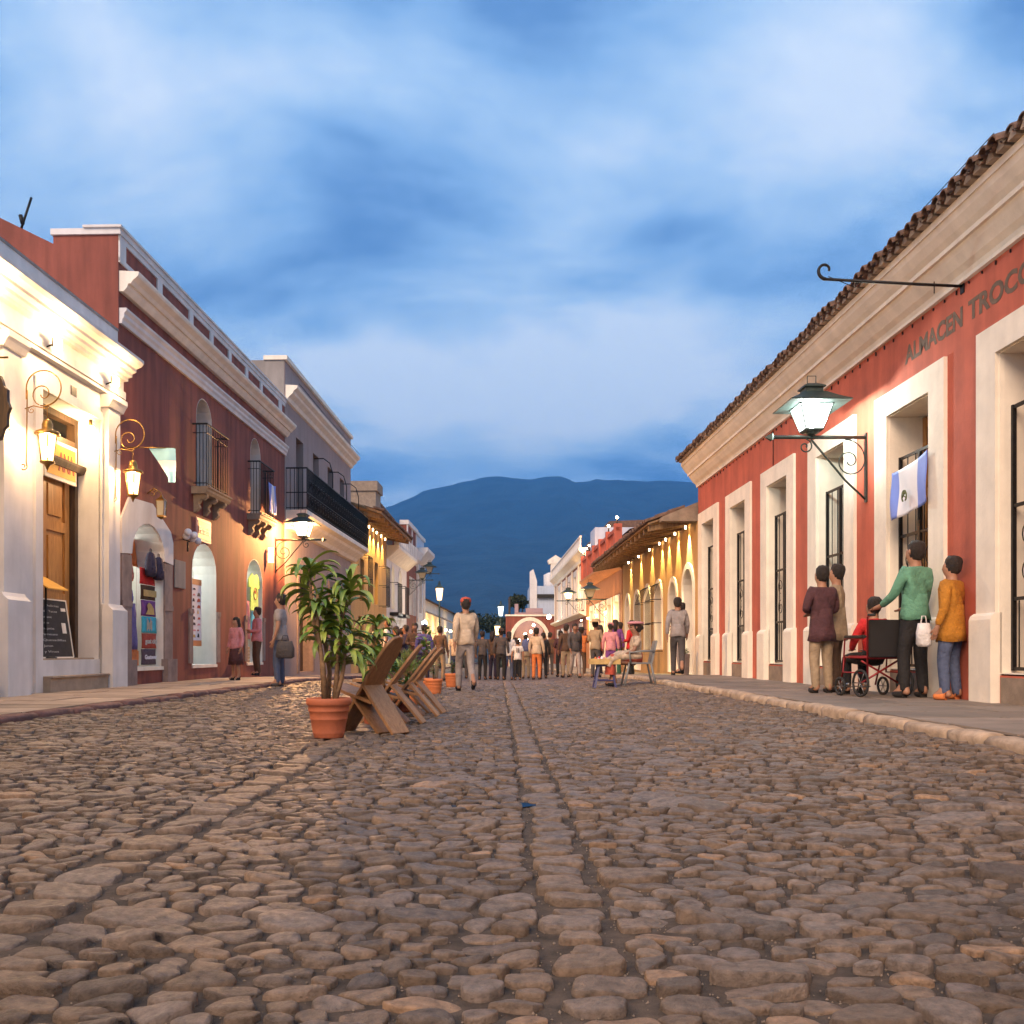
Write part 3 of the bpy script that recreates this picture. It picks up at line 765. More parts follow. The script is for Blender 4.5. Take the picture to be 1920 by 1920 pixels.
l4 = copy_tree(lr, FR(-0.6, 0, 3.72), math.pi + AR); l4['label'] = 'square street lamp on the near end of the red store wall, beside the camera'  # unseen lamp, added as warm light on the near stones
for ch in l4.children:
    if ch.type == 'LIGHT': ch.data = ch.data.copy(); ch.data.energy = 600; ch.data.color = (1.0, 0.72, 0.50)

# flag of three vertical bands hung in the fifth doorway
def cloth(name, label, T, a, b, z0, z1, m3, d=0.0, amp=0.03, cat='flag', wav=3, tilt=0.0, taper=0.0, mats=None, nu=24, nv=16, group=None, cuts=(0.33, 0.67)):
    mb = MB(T); vs = []; fs = []
    for j in range(nv + 1):
        for i in range(nu + 1):
            u, v = i / nu, j / nv
            uu = 0.5 + (u - 0.5) * (1 - taper * (1 - v))
            off = amp * math.sin(wav * math.pi * 2 * u + 2.2 * v) * (1.1 - v) + amp * 0.6 * math.sin(5 * v + 7 * u)
            vs.append((a + (b - a) * uu, d + off, z0 + (z1 - z0) * v + tilt * (u - 0.5) - 0.04 * math.sin(math.pi * u) * (1 if v > 0.9 else 0.5)))
    for j in range(nv):
        for i in range(nu): q = j * (nu + 1) + i; fs.append((q, q + 1, q + nu + 2, q + nu + 1))
    mb.add(vs, fs, True); o = mb.build(name, m3, recalc=False)
    for p in o.data.polygons:
        u = (p.index % nu + 0.5) / nu; p.material_index = 0 if u < cuts[0] else (1 if u < cuts[1] else 2) if len(m3) > 1 else 0
    o.modifiers.new('thickness', 'SOLIDIFY').thickness = 0.003
    return tag(o, label, cat, group)
MT['flagblue'] = mat('flag_blue', (0.16, 0.24, 0.66), 0.6, var=0.08); MT['flagwhite'] = mat('flag_white', (0.74, 0.72, 0.76), 0.6, var=0.05)
MT['emblem'] = mat('emblem_green', (0.10, 0.12, 0.04), 0.7, var=0.3); MT['skyflag'] = mat('flag_sky_blue', (0.25, 0.50, 0.66), 0.6, var=0.08)
f1 = cloth('flag', 'blue and white flag with a small crest hung across a doorway of the red store', FR, 11.98, 11.02, 2.47, 3.08, ['flagblue', 'flagwhite', 'flagblue'], d=0.09, amp=0.016, tilt=0.10, cuts=(0.22, 0.76), wav=2)
eb = MB(FR); 
eb.tube([(u, 0.142, v) for u, v in [(11.50 + 0.06 * math.cos(t), 2.66 + 0.07 * math.sin(t)) for t in np.linspace(-1.0, 4.1, 14)]], 0.010, 5)
eb.tube([(11.46, 0.145, 2.64), (11.55, 0.145, 2.70)], 0.008, 4); eb.tube([(11.55, 0.145, 2.64), (11.46, 0.145, 2.70)], 0.008, 4)
eb.ball((11.50, 0.145, 2.70), 0.018, 6)
eb.build('crest', 'emblem', f1)

# ------------------------------------------------------------------ yellow arcaded house with the deep wooden eave
def arch_window(r, T, a, b, za, zs, rise, frame_m=None, back='dark', dd=-0.30, ring=0.12, gr=True, sub=None, name='window'):
    if frame_m:
        f = MB(T); frame_ring(f, a, b, za, zs, rise, ring, -0.02, 0.04); lining(f, a, b, za, zs, rise, -0.48, 0); f.build(name + '_frame', frame_m, r)
    k = MB(T)
    if rise > 0: k.wallpoly([(a - 0.01, za - 0.01), (b + 0.01, za - 0.01), (b + 0.01, zs)] + arch_pts(a - 0.01, b + 0.01, zs, rise + 0.01)[::-1][1:-1] + [(a - 0.01, zs)], dd - 0.03, dd)
    else: k.box(a - 0.01, b + 0.01, dd - 0.03, dd, za - 0.01, zs + 0.01)
    m = (a + b) / 2
    w = k.build(name, back, r)
    if gr:
        g = MB(T); g.box(m - 0.02, m + 0.02, dd, dd + 0.03, za, zs + rise * 0.95)
        for z in np.arange(za + 0.4, zs + 0.1, 0.5): g.box(a, b, dd, dd + 0.025, z - 0.015, z + 0.015)
        g.build('sash', 'darkwood', w)
    return w
def eave_house():
    r = root('eave_house', FR(29.6, 0, 0.1), 'low yellow house with arched openings and deep beamed eave next to the red store', 'building')
    arches = [(23.75, 24.95, 0.15, 2.35, 0.55), (25.8, 26.8, 0.15, 2.2, 0.5), (28.0, 29.0, 0.8, 2.35, 0.45), (30.0, 30.9, 0.8, 2.35, 0.45), (32.0, 33.0, 0.1, 2.3, 0.45), (34.2, 35.1, 0.1, 2.3, 0.45)]
    w = MB(FR); wall(w, 23.28, 36, -0.8, 4.15, -0.5, 0, arches); hollow_back(w, 23.28, 36, -7, 4.2, -0.8); w.build('wall', 'yellow', r)
    for i, (a, b, za, zs, rise) in enumerate(arches):
        arch_window(r, FR, a, b, za, zs, rise, 'cream', 'dark' if i != 3 else 'litwindow', dd=-0.35, ring=0.16, name='window' if i in (2, 3) else 'door')
    # upper gable stone next to the red store
    g = MB(FR); g.add([(23.29, 0.9, 4.0), (23.29, -2.0, 4.0), (23.29, -2.0, 5.3), (23.29, 0.9, 4.10), (23.6, 0.9, 4.0), (23.6, -2.0, 4.0), (23.6, -2.0, 5.3), (23.6, 0.9, 4.10)], [(0, 1, 2, 3), (4, 5, 6, 7), (0, 1, 5, 4), (1, 2, 6, 5), (2, 3, 7, 6), (3, 0, 4, 7)])
    g.build('gable', 'stone', r)
    s = 23.75
    while s < 36:
        b_ = MB(FR); b_.add([(s, 0, 4.02), (s + 0.12, 0, 4.02), (s + 0.12, 1.15, 3.80), (s, 1.15, 3.80), (s, 0, 4.18), (s + 0.12, 0, 4.18), (s + 0.12, 1.15, 3.94), (s, 1.15, 3.94)], [(0, 1, 2, 3), (4, 5, 6, 7), (0, 1, 5, 4), (1, 2, 6, 5), (2, 3, 7, 6), (3, 0, 4, 7)]); s += 0.72
        b_.build('rafter', 'beam', r)
    rf = MB(FR); rf.add([(23.62, 1.18, 3.95), (36.1, 1.18, 3.95), (36.1, -3.2, 5.45), (23.62, -3.2, 5.45), (23.62, 1.18, 4.0), (36.1, 1.18, 4.0), (36.1, -3.2, 5.5), (23.62, -3.2, 5.5), (23.62, -7.2, 4.2), (36.1, -7.2, 4.2)], [(0, 1, 2, 3), (0, 1, 5, 4), (1, 2, 6, 5), (3, 0, 4, 7), (7, 6, 9, 8)]); rf.build('ceiling_boards', 'beam', r)
    t = MB(FR); m = MB(FR); eave_tiles(t, m, 23.6, 36.1, 1.26, 4.02, rs=random.Random(9), rows=3, slope=0.34)
    rf = MB(FR); rf.add([(23.62, 1.1, 4.05), (36.1, 1.1, 4.05), (36.1, -3.2, 5.53), (23.62, -3.2, 5.53)], [(0, 1, 2, 3)]); rf.build('roof', 'tile', r)
    t.build('tile', 'tile', r, recalc=False)
    for s, e in ((23.95, 20), (25.3, 20), (26.6, 14), (27.6, 18), (29.3, 18), (31.4, 14), (33.6, 14)):
        d = MB(FR); d.tube([(s + 0.3, 0.10, 4.0), (s + 0.3, 0.10, 3.93)], 0.022, 8); o = d.build('downlight', 'bulb', r)
        point('downlight_beam', FR(s + 0.3, 0.10, 3.90), (1.0, 0.72, 0.25) if s > 24 else (0.95, 1.0, 0.55), e * 22, 0.03, r, spot=(R(62), (0.10, 0, -1)))
    # window cage with curled top
    for a in (27.9, 29.9):
        c = MB(FR)
        for k in range(7):
            x = a + 1.2 * k / 6; c.tube([(x, 0.32, 0.75), (x, 0.32, 2.3), (x, 0.15, 2.75), (x, 0.0, 2.85)], 0.010, 4)
        for z in (0.75, 1.6, 2.3): c.tube([(a, 0, z), (a, 0.32, z), (a + 1.2, 0.32, z), (a + 1.2, 0, z)], 0.012, 4, False)
        c.build('window_cage', 'iron', r)
    return r
eave_house()

def lit_bulb(parent, loc, r=0.05, m='bulb', name='bulb'):
    b = MB(); b.ball(loc, r); return b.build(name, m, parent)

# balustraded terrace house
def terrace_house():
    r = root('terrace_house', FR(42.5, 0, -0.3), 'brown house with a lamp lit roof balustrade beyond the yellow house', 'building')
    ops = [(s, s + 1.1, -0.3, 2.75, 0) for s in (37.0, 39.2, 41.4, 43.6, 45.8)]
    w = MB(FR); wall(w, 36.15, 49, -1, 4.3, -0.5, 0, ops); hollow_back(w, 36.15, 49, -6, 4.3, -1); w.build('wall', 'orange', r)
    for a, b, z0, z1, _ in ops: arch_window(r, FR, a, b, z0, z1, 0, 'cream', 'darkwood', dd=-0.3, ring=0.25, name='door', gr=False)
    c = MB(FR); c.prof([(0, 3.95), (0.1, 4.0), (0.35, 4.3), (0.35, 4.42), (0, 4.42)], 36.15, 49); c.build('cornice', 'orange', r)
    b = MB(FR); b.box(36.15, 49, 0.05, 0.25, 5.42, 5.56)
    for s in np.arange(36.3, 48.9, 0.34): b.lathe((s, 0.15, 4.42), [(0.06, 0), (0.06, 0.1), (0.10, 0.35), (0.05, 0.7), (0.05, 0.9), (0.09, 1.0)], 6)
    for s in np.arange(36.15, 49, 2.5): b.box(s, s + 0.3, 0.0, 0.3, 4.42, 5.7)
    b.build('balustrade', 'red_r', r)
    p = MB(FR); p.box(36.2, 36.4, -3.4, -0.6, 4.3, 5.5); p.build('parapet', 'paleblue', r)
    rs_ = MB(FR); rs_.add([(36.2, -0.3, 5.5), (41, -0.3, 5.5), (41, -4, 6.6), (36.2, -4, 6.6)], [(0, 1, 2, 3)]); rs_.build('roof', 'tile', r)
    for s in (36.5, 39.0, 46.2, 47.6, 48.6):
        q = MB(FR); q.lathe(FR(s, 0.15, 5.7)[:2] + (0,), [(0.001, 0), (0.001, 0.001)], 3) if False else q.tube([(s, 0.15, 5.6), (s, 0.15, 5.95)], 0.03, 5)
        o = q.build('post_lamp', 'iron', r); lit_bulb(o, FR(s, 0.15, 5.98), 0.055)
        point('post_light', FR(s, 0.3, 6.1), (1.0, 0.45, 0.2), 40, 0.1, r)
    for s in (37.9, 41, 44.5, 47.5): point('wall_light', FR(s, 0.5, 2.2), (1.0, 0.60, 0.25), 130, 0.03, r); lit_bulb(r, FR(s, 0.42, 2.32), 0.045)
    return r
terrace_house()
def trimmed_house():
    r = root('trimmed_house', FR(60, 0, -0.35), 'two storey red house with white trim bands far along the right side', 'building')
    ops = [(s, s + 1.3, 3.0, 5.1, 0) for s in (50.5, 54.2, 58, 62, 66)]
    w = MB(FR); wall(w, 49.05, 71, -1.2, 2.7, -0.4, 0, [(s, s + 1.3, -0.4, 2.0, 0) for s in (51, 55, 59, 63, 67)]); wall(w, 49.05, 71, 2.7, 6.0, -0.4, 0, ops)
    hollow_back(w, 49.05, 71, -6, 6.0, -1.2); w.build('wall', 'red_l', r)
    for a, b, z0, z1, _ in ops: arch_window(r, FR, a, b, z0, z1, 0, 'white', 'glasspane', dd=-0.25, ring=0.35, gr=False)
    for s in (51, 55, 59, 63, 67): arch_window(r, FR, s, s + 1.3, -0.4, 2.0, 0, 'white', 'darkwood', dd=-0.25, ring=0.3, gr=False, name='door')
    c = MB(FR); c.prof([(0, 5.6), (0.08, 5.6), (0.12, 5.8), (0.4, 6.05), (0.4, 6.2), (0, 6.2)], 49.05, 71); c.prof([(0, 2.6), (0.35, 2.75), (0.35, 2.85), (0, 2.85)], 49.05, 71)
    for s in (49.05, 52.7, 56.6, 60.4, 64.4, 68.4, 70.5): c.box(s, s + 0.45, 0, 0.06, 2.85, 5.6)
    c.build('cornice', 'cream', r)
    rl = MB(FR)
    for s in np.arange(49.2, 71, 0.35): rl.box(s, s + 0.06, 0.25, 0.31, 6.2, 6.75)
    rl.box(49.1, 71, 0.22, 0.34, 6.75, 6.83); rl.build('roof_rail', 'white', r)
    rf = MB(FR); rf.prof([(-0.3, 6.2), (-1.6, 8.0), (-4, 8.1), (-6, 6.2)], 52, 70.6); rf.build('roof', 'tile', r)
    p = MB(FR); p.box(70.4, 71, -0.6, 0.35, 6.2, 7.35); p.prof([(-0.7, 7.35), (0.5, 7.35), (0.6, 7.6), (0.0, 8.0), (-0.7, 7.6)], 70.35, 71.05); p.build('pediment', 'cream', r)
    p = MB(FR); p.box(49.3, 51.5, -2.8, -0.5, 6.2, 7.3); p.build('parapet', 'paleblue', r)
    point('street_light', FR(64, 1.0, 3.1), (0.92, 1.0, 0.95), 250, 0.12, r); lit_bulb(r, FR(64, 0.95, 3.1), 0.15, 'bulbc')
    point('wall_light', FR(52, 0.7, 4.2), (1.0, 0.6, 0.25), 80, 0.06, r)
    return r
trimmed_house()
# small white cupola with a cross behind the terrace house
mb = MB(); X, Y = 5.85, 50
mb.lathe((X, Y, 4.4), [(0.26, -0.4), (0.26, 1.75), (0.34, 1.78), (0.34, 1.86), (0.26, 1.92), (0.12, 2.2), (0.03, 2.32)], 8, False); mb.box(X - 0.08, X + 0.08, Y - 0.015, Y + 0.015, 6.86, 6.90); mb.box(X - 0.016, X + 0.016, Y - 0.016, Y + 0.016, 6.70, 6.98)
tag(mb.build('church_cupola', 'paleblue'), 'small pale blue cupola topped by a cross above the far roofs', 'cupola')

# end of the street: gateway with a round arch, white house and dark trees behind
def gateway():
    r = root('gateway_wall', (2.3, 72, -0.45), 'dark red wall with a wide round arch closing the end of the street', 'gateway')
    T = lambda a, b, c: (a, 72 + b, c)
    w = MB(T); a, b = 1.05, 3.75; zs = 1.35; rise = 1.75
    w.box(0.55, a, 0, 0.5, -1, 3.45); w.box(b, 5.2, 0, 0.5, -1, 3.45); w.ext([(a, 3.45), (a, zs)] + arch_pts(a, b, zs, rise)[1:-1] + [(b, zs), (b, 3.45)], lambda s_, z, t: (s_, t, z), 0, 0.5)
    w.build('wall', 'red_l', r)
    f = MB(T); f.ext(arch_pts(a, b, zs, rise, 16) + arch_pts(a - 0.28, b + 0.28, zs, rise + 0.28, 16)[::-1], lambda s_, z, t: (s_, t, z), -0.08, 0.1)
    f.box(a - 0.28, a, -0.08, 0.1, -0.6, zs); f.box(b, b + 0.28, -0.08, 0.1, -0.6, zs); f.box(0.5, 5.2, -0.12, 0.6, 3.45, 3.58); f.build('arch_trim', 'cream', r)
    k = MB(T); k.box(0.6, 5.2, 5.0, 5.2, -1, 3.4); k.box(0.6, 0.8, 0.5, 5.0, -1, 3.4); k.box(5.0, 5.2, 0.5, 5, -1, 3.4); k.build('inner_room', 'goldwood', r)
    for x, y, z in ((1.6, 1.5, 1.6), (2.1, 2.0, 2.1), (2.55, 1.6, 2.3), (2.2, 1.2, 1.7), (1.45, 1.2, 1.1), (2.9, 2.2, 1.6), (2.75, 1.4, 2.8)):
        lit_bulb(r, (x, 72 + y, z), 0.11)
    point('hall_light', (2.2, 74, 2.2), (1.0, 0.50, 0.08), 110, 0.3, r)
    point('hall_light', (2.9, 74.5, 1.6), (1.0, 0.50, 0.08), 50, 0.3, r)
gateway()
def end_house():
    r = root('end_house', (3.4, 78, -0.5), 'pale blue white house rising behind the arched gateway', 'building')
    w = MB(); w.box(2.6, 7.5, 78, 84, -0.8, 6.2); w.build('wall', 'paleblue', r)
    p = MB(); p.add([(2.6, 77.9, -0.8), (3.2, 77.9, -0.8), (3.2, 77.9, 6.6), (2.9, 77.9, 7.6), (2.6, 77.9, 7.4), (2.6, 78.4, -0.8), (3.2, 78.4, -0.8), (3.2, 78.4, 6.6), (2.9, 78.4, 7.6), (2.6, 78.4, 7.4)], [(0, 1, 2, 3, 4), (5, 6, 7, 8, 9), (0, 5, 9, 4), (1, 6, 7, 2), (2, 7, 8, 3), (3, 8, 9, 4)]); p.build('parapet', 'white', r)
    c = MB(); c.box(3.2, 7.6, 77.7, 78, 5.2, 5.5); c.build('canopy', 'dark', r)
    t = MB(); t.lathe((4.4, 79, 6.2), [(0.55, 0), (0.6, 0.1), (0.6, 1.0), (0.2, 1.2)], 12); t.box(4.9, 5.9, 78.6, 79.4, 6.2, 6.8); t.build('water_tank', 'white', r)
    c = MB(); c.add([(3.3, 77.8, 4.0), (7.4, 77.8, 2.9), (7.4, 77.0, 2.7), (3.3, 77.0, 3.8)], [(0, 1, 2, 3)]); c.build('awning', 'grey', r)
end_house()
def cm(n, c, **k):
    MT[n] = mat(n, c, k.get('rough', 0.85), var=k.get('var', 0.2), vscale=9, bump=0.9, bscale=7, bdist=0.05); return n
for n, c in (('c_red', (0.55, 0.02, 0.02)), ('c_brown', (0.09, 0.05, 0.03)), ('c_gold', (0.55, 0.38, 0.14)), ('c_purple', (0.20, 0.06, 0.25)), ('c_teal', (0.06, 0.45, 0.60)), ('c_brick', (0.42, 0.07, 0.04)), ('c_plum', (0.10, 0.06, 0.08)), ('c_navy', (0.025, 0.02, 0.05)), ('c_indigo', (0.14, 0.12, 0.32)), ('c_green', (0.06, 0.22, 0.16)), ('c_lime', (0.50, 0.80, 0.22)), ('c_sky', (0.12, 0.55, 0.80)), ('c_pink', (0.60, 0.25, 0.28)), ('c_orange', (0.60, 0.18, 0.05)), ('c_mustard', (0.42, 0.17, 0.015)), ('c_grey', (0.30, 0.26, 0.25)), ('c_white', (0.70, 0.66, 0.64)), ('c_dgrey', (0.07, 0.06, 0.06)), ('c_denim', (0.07, 0.09, 0.16)), ('c_khaki', (0.34, 0.25, 0.16)), ('c_mint', (0.12, 0.30, 0.20)), ('c_maroon', (0.08, 0.03, 0.035)), ('c_beige', (0.55, 0.42, 0.30)), ('c_violet', (0.12, 0.10, 0.28)), ('c_black', (0.015, 0.013, 0.013)), ('c_cap', (0.10, 0.12, 0.25))): cm(n, c)
# ------------------------------------------------------------------ left side: white shop house with floodlit cornice
def step_profile(mb, prof, s0, s1): mb.prof(prof, s0, s1)
def white_house():
    r = root('white_house', FL(5, 0, 0.16), 'white pilastered house with floodlit cornice and wooden door up two steps', 'building')
    ops = [(13.28, 15.12, 0.62, 4.48, 0), (10.0, 11.9, 0.62, 4.48, 0), (6.8, 8.7, 0.62, 4.48, 0), (3.6, 5.5, 0.62, 4.48, 0), (0.4, 2.3, 0.62, 4.48, 0)]
    w = MB(FL); wall(w, -6, 15.78, -0.2, 6.15, -0.52, 0, ops); hollow_back(w, -6, 15.78, -5, 6.1, -0.2); w.build('wall', 'white', r)
    e = MB(FL)
    pr = [(0, 4.94), (0.10, 4.94), (0.10, 4.99), (0.13, 5.0), (0.13, 5.12), (0.09, 5.13), (0.09, 5.30), (0.17, 5.31), (0.17, 5.36), (0.24, 5.38), (0.24, 5.43), (0.31, 5.46), (0.31, 5.51), (0.40, 5.55), (0.44, 5.60), (0.44, 5.65), (0.0, 5.68)]
    e.prof(pr, -6, 15.80); e.build('cornice', 'white', r)
    cp = MB(FL); cp.box(-6, 15.78, -0.3, 0.012, 6.15, 6.19); cp.build('coping', 'grey', r)
    for a in (15.18, 12.14, 9.1, 6.06, 3.0):
        p = MB(FL); p.box(a, a + 0.42, -0.02, 0.12, 1.5, 4.86)
        p.prof([(-0.02, 0.1), (0.21, 0.1), (0.21, 1.42), (0.15, 1.47), (0.12, 1.52), (-0.02, 1.52)], a - 0.06, a + 0.50)
        p.prof([(-0.02, 4.70), (0.15, 4.72), (0.19, 4.80), (0.22, 4.84), (0.22, 4.92), (-0.02, 4.92)], a - 0.06, a + 0.48)
        p.build('pilaster', 'white', r)
    for i, (a, b, z0, z1, _) in enumerate(ops):
        f = MB(FL); frame_ring(f, a, b, 0.16, z1, 0, 0.20, -0.02, 0.035, top=0.14); f.build('door_frame', 'white', r)
        st = MB(FL); st.box(a + 0.0, b - 0.0, -0.5, 0.14, 0.1, 0.36); st.box(a + 0.005, b - 0.005, -0.5, -0.12, 0.36, 0.615); st.box(a - 0.0, b, -0.5, -0.09, 0.615, 0.645); st.box(a - 0.0, b + 0.0, -0.12, 0.17, 0.36, 0.39)
        st.build('steps', 'step', r, bevel=0.006)
        if i > 1: k = MB(FL); k.box(a, b, -0.5, -0.45, 0.64, z1); k.build('door', 'darkwood', r); continue
        fr = MB(FL); fr.box(b - 0.10, b, -0.5, -0.36, 0.64, z1); fr.box(a, a + 0.10, -0.5, -0.36, 0.64, z1); fr.box(a + .1, b - .1, -0.5, -0.36, z1 - 0.5, z1 - 0.38); fr.box(a + .1, b - .1, -0.5, -0.36, z1 - 0.1, z1)
        fr.prof([(-0.36, 3.58), (-0.26, 3.60), (-0.22, 3.68), (-0.22, 3.72), (-0.36, 3.72)], a, b)
        fr.build('door_casing', 'darkwood', r)
        # far leaf folded back a little; raised panels on the side that faces the street
        lf = MB(FL); x0, x1, dd = b - 1.02, b - 0.16, -0.46
        lf.box(x0, x1, dd - 0.03, dd, 0.66, 3.56); 
        for q0, q1 in ((x0, x0 + 0.14), (x1 - 0.14, x1)): lf.box(q0, q1, dd, dd + 0.035, 0.66, 3.56)
        for zz0, zz1 in ((0.66, 0.85), (1.5, 1.66), (2.62, 2.78), (3.42, 3.56)): lf.box(x0 + 0.14, x1 - 0.14, dd, dd + 0.035, zz0, zz1)
        for zz0, zz1 in ((0.93, 1.42), (1.74, 2.54), (2.86, 3.34)): lf.box(x0 + 0.22, x1 - 0.22, dd, dd + 0.028, zz0, zz1)
        lf.build('door_leaf', 'goldwood', r)
        bk = MB(FL); bk.box(a + 0.1, x0, -0.52, -0.50, 0.64, 3.6); bk.build('dark_hall', 'dark', r)
        tr = MB(FL); tr.box(a + .1, b - .1, -0.45, -0.43, 3.72, z1 - 0.5); tr.build('transom', 'litwindow', r)
    # house number plate
    n = MB(FL); n.box(14.15, 14.32, 0.0, 0.012, 4.60, 4.78); n.build('plate', MT['iron'], r)
    bl = MB(FL); bl.tube([(14.9, -0.05, 4.44), (14.9, -0.05, 4.34)], 0.03, 6); o = bl.build('ceiling_lamp', 'brass', r); lit_bulb(o, FL(14.9, -0.05, 4.28), 0.07)
    point('doorway_light', FL(14.75, -0.1, 4.2), (1.0, 0.66, 0.30), 60, 0.06, r)
white_house()
# orange board over the door with the end of its name
mb = MB(FL); T_ = lambda u, v, t: (0, 0, 0)
sb = root('door_sign', FL(14.5, -0.25, 3.6), 'small framed orange board lettered ANA over the wooden door', 'sign')
m = MB(FL); m.box(13.95, 14.93, -0.33, -0.29, 3.38, 3.98); m.build('frame', 'cream', sb)
MT['signorange'] = mat('sign_orange', (0.72, 0.36, 0.05), 0.6, var=0.08); MT['signred'] = mat('sign_red', (0.40, 0.07, 0.03), 0.6, var=0.05)
m = MB(FL); m.box(14.0, 14.88, -0.29, -0.282, 3.44, 3.92); m.build('board', 'signorange', sb)
m = MB(FL); text(m, 'ANA', lambda u, v, t: (14.33 + u, -0.281 + t, 3.54 + v), 0.50, 0.28, bold=0.03); m.build('lettering', 'signred', sb)

# floodlights fixed on the cornice; those out of frame added to warm cobbles
fl = None
for i, (s, e) in enumerate(((15.05, 170), (13.2, 240), (11.6, 240), (8.6, 260), (5.6, 300), (2.4, 340), (-1.0, 340))):
    r = root('floodlight', FL(s, 0.5, 5.0), ['small floodlight glaring white under the right end of the white cornice', 'floodlight glaring above the wooden door of the white house', 'floodlight at the left edge under the white cornice', 'floodlight under the white cornice, first one out of the frame', 'floodlight under the white cornice, second one out of the frame', 'floodlight under the white cornice, third one out of the frame', 'floodlight under the white cornice nearest the street end'][i], 'floodlight', 'floodlights under the white cornice')
    m = MB(FL); m.tube([(s, 0.12, 5.05), (s, 0.26, 5.10)], 0.012, 5); m.box(s - 0.07, s + 0.07, 0.24, 0.27, 5.04, 5.16); m.build('housing', 'iron', r)
    m = MB(FL); m.box(s - 0.075, s + 0.075, 0.27, 0.31, 5.035, 5.165); m.build('lens', 'bulb', r)
    point('flood_beam', FL(s, 0.42, 5.10), HALO, e * 0.42, 0.06, r)

# hanging lanterns on hooped brackets (local +x out of the wall)
def wall_lantern():
    r = root('wall_lantern', (0, 0, 0), 'brass wall lantern on a hooped iron bracket left of the wooden door', 'lantern', 'brass lanterns on hooped brackets')
    b = MB()
    b.tube([(0.03, 0, -0.36)] + [(0.02 + 0.001 * i, 0, -0.3 + 0.075 * i) for i in range(14)], 0.010, 5)
    ring = [(0.26 - 0.24 * math.cos(t), 0, 0.70 + 0.24 * math.sin(t)) for t in np.linspace(0, 4.9, 26)]
    b.tube([(0.02, 0, 0.55)] + ring, 0.010, 5)
    b.tube([(u, 0, v) for u, v in spiral((0.25, 0.62), 0.16, 0.03, math.pi * 1.4, -math.pi * 0.9, 22)], 0.008, 5)
    b.tube([(0.0, 0, 0.42), (0.12, 0, 0.46), (0.3, 0, 0.42), (0.33, 0, 0.46)], 0.009, 5)
    b.tube([(u, 0, v) for u, v in spiral((0.09, 0.40), 0.05, 0.012, math.pi / 2, math.pi * 3, 12)], 0.006, 4)
    b.tube([(u, 0, v) for u, v in spiral((-0.02, -0.36), 0.055, 0.012, 0, -math.pi * 2.4, 14)], 0.008, 4)
    b.tube([(0.31, 0, 0.46), (0.31, 0, 0.26)], 0.006, 4)
    b.build('bracket', 'brass', r)
    X = 0.31; l = MB()
    l.lathe((X, 0, 0), [(0.015, 0.28), (0.05, 0.26), (0.07, 0.20), (0.07, 0.14), (0.16, 0.10), (0.165, 0.065), (0.14, 0.06)], 12)
    for k in range(6):
        g = 2 * math.pi * k / 6
        l.tube([(X + 0.13 * math.cos(g), 0.13 * math.sin(g), 0.06), (X + 0.085 * math.cos(g), 0.085 * math.sin(g), -0.30)], 0.008, 4)
    l.lathe((X, 0, 0), [(0.095, -0.295), (0.095, -0.315), (0.04, -0.34), (0.02, -0.38), (0.004, -0.42)], 10); l.build('lantern_frame', 'brass', r)
    g = MB(); g.lathe((X, 0, 0), [(0.079, -0.29), (0.124, 0.055)], 6, False); g.build('glass', 'warmglass', r)
    u = MB(); u.lathe((X, 0, -0.16), [(0.015, -0.08), (0.025, -0.04), (0.025, 0.03), (0.01, 0.06)], 8); u.build('bulb', 'bulb', r)
    point('lamp_light', (X, 0, 0.0), WARM, 95, 0.03, r)
    return r
wl = wall_lantern(); wl.location = FL(12.68, 0.10, 3.62); wl.rotation_euler = (0, 0, -AL)
w2 = copy_tree(wl, FL(15.38, 0.12, 3.62), -AL); w2['label'] = 'brass wall lantern on a hooped bracket at the corner beside the dark red house'
for i, s in enumerate((9.5, 6.3)): w3 = copy_tree(wl, FL(s, 0.10, 3.62), -AL); w3['label'] = ['brass wall lantern on the white house just out of the frame', 'second brass wall lantern out of the frame on the white house'][i]  # unseen lanterns, added to light the road near the camera

# scalloped dark hanging sign and small lit globe at the left edge
r = root('hanging_sign', FL(12.1, 0.3, 3.7), 'dark hanging sign with a scalloped edge at the left edge', 'sign')
m = MB(FL); n = 40; pts = [((0.30 + 0.018 * math.cos(14 * t)) * math.cos(t) * 0.9, (0.46 + 0.02 * math.cos(14 * t)) * math.sin(t)) for t in np.linspace(0, 2 * math.pi, n + 1)[:-1]]
m.ext(pts, lambda a, b, t: (t, 0.40 + a, 3.69 + b), 11.27, 11.33); m.build('board', 'darkwood', r)
m = MB(FL); m.tube([(11.30, 0, 4.30), (11.30, 0.65, 4.30)], 0.014, 5); m.tube([(11.30, 0.40, 4.30), (11.30, 0.40, 4.1)], 0.006, 4); m.build('bracket', 'brass', r)
r = root('globe_lamp', FL(12.3, 0.2, 3.4), 'small lit globe lamp on the left edge of the white house', 'wall lamp')
m = MB(FL); m.tube([(12.25, 0, 3.62), (12.25, 0.16, 3.66)], 0.012, 5); m.build('arm', 'brass', r)
m = MB(FL); m.lathe((0, 0, 0), [(0, 0)], 3) if False else m.ball((12.25, 0.2, 3.62), 0.05); m.build('globe', 'bulb', r)
point('globe_light', FL(12.25, 0.26, 3.6), WARM, 25, 0.05, r)

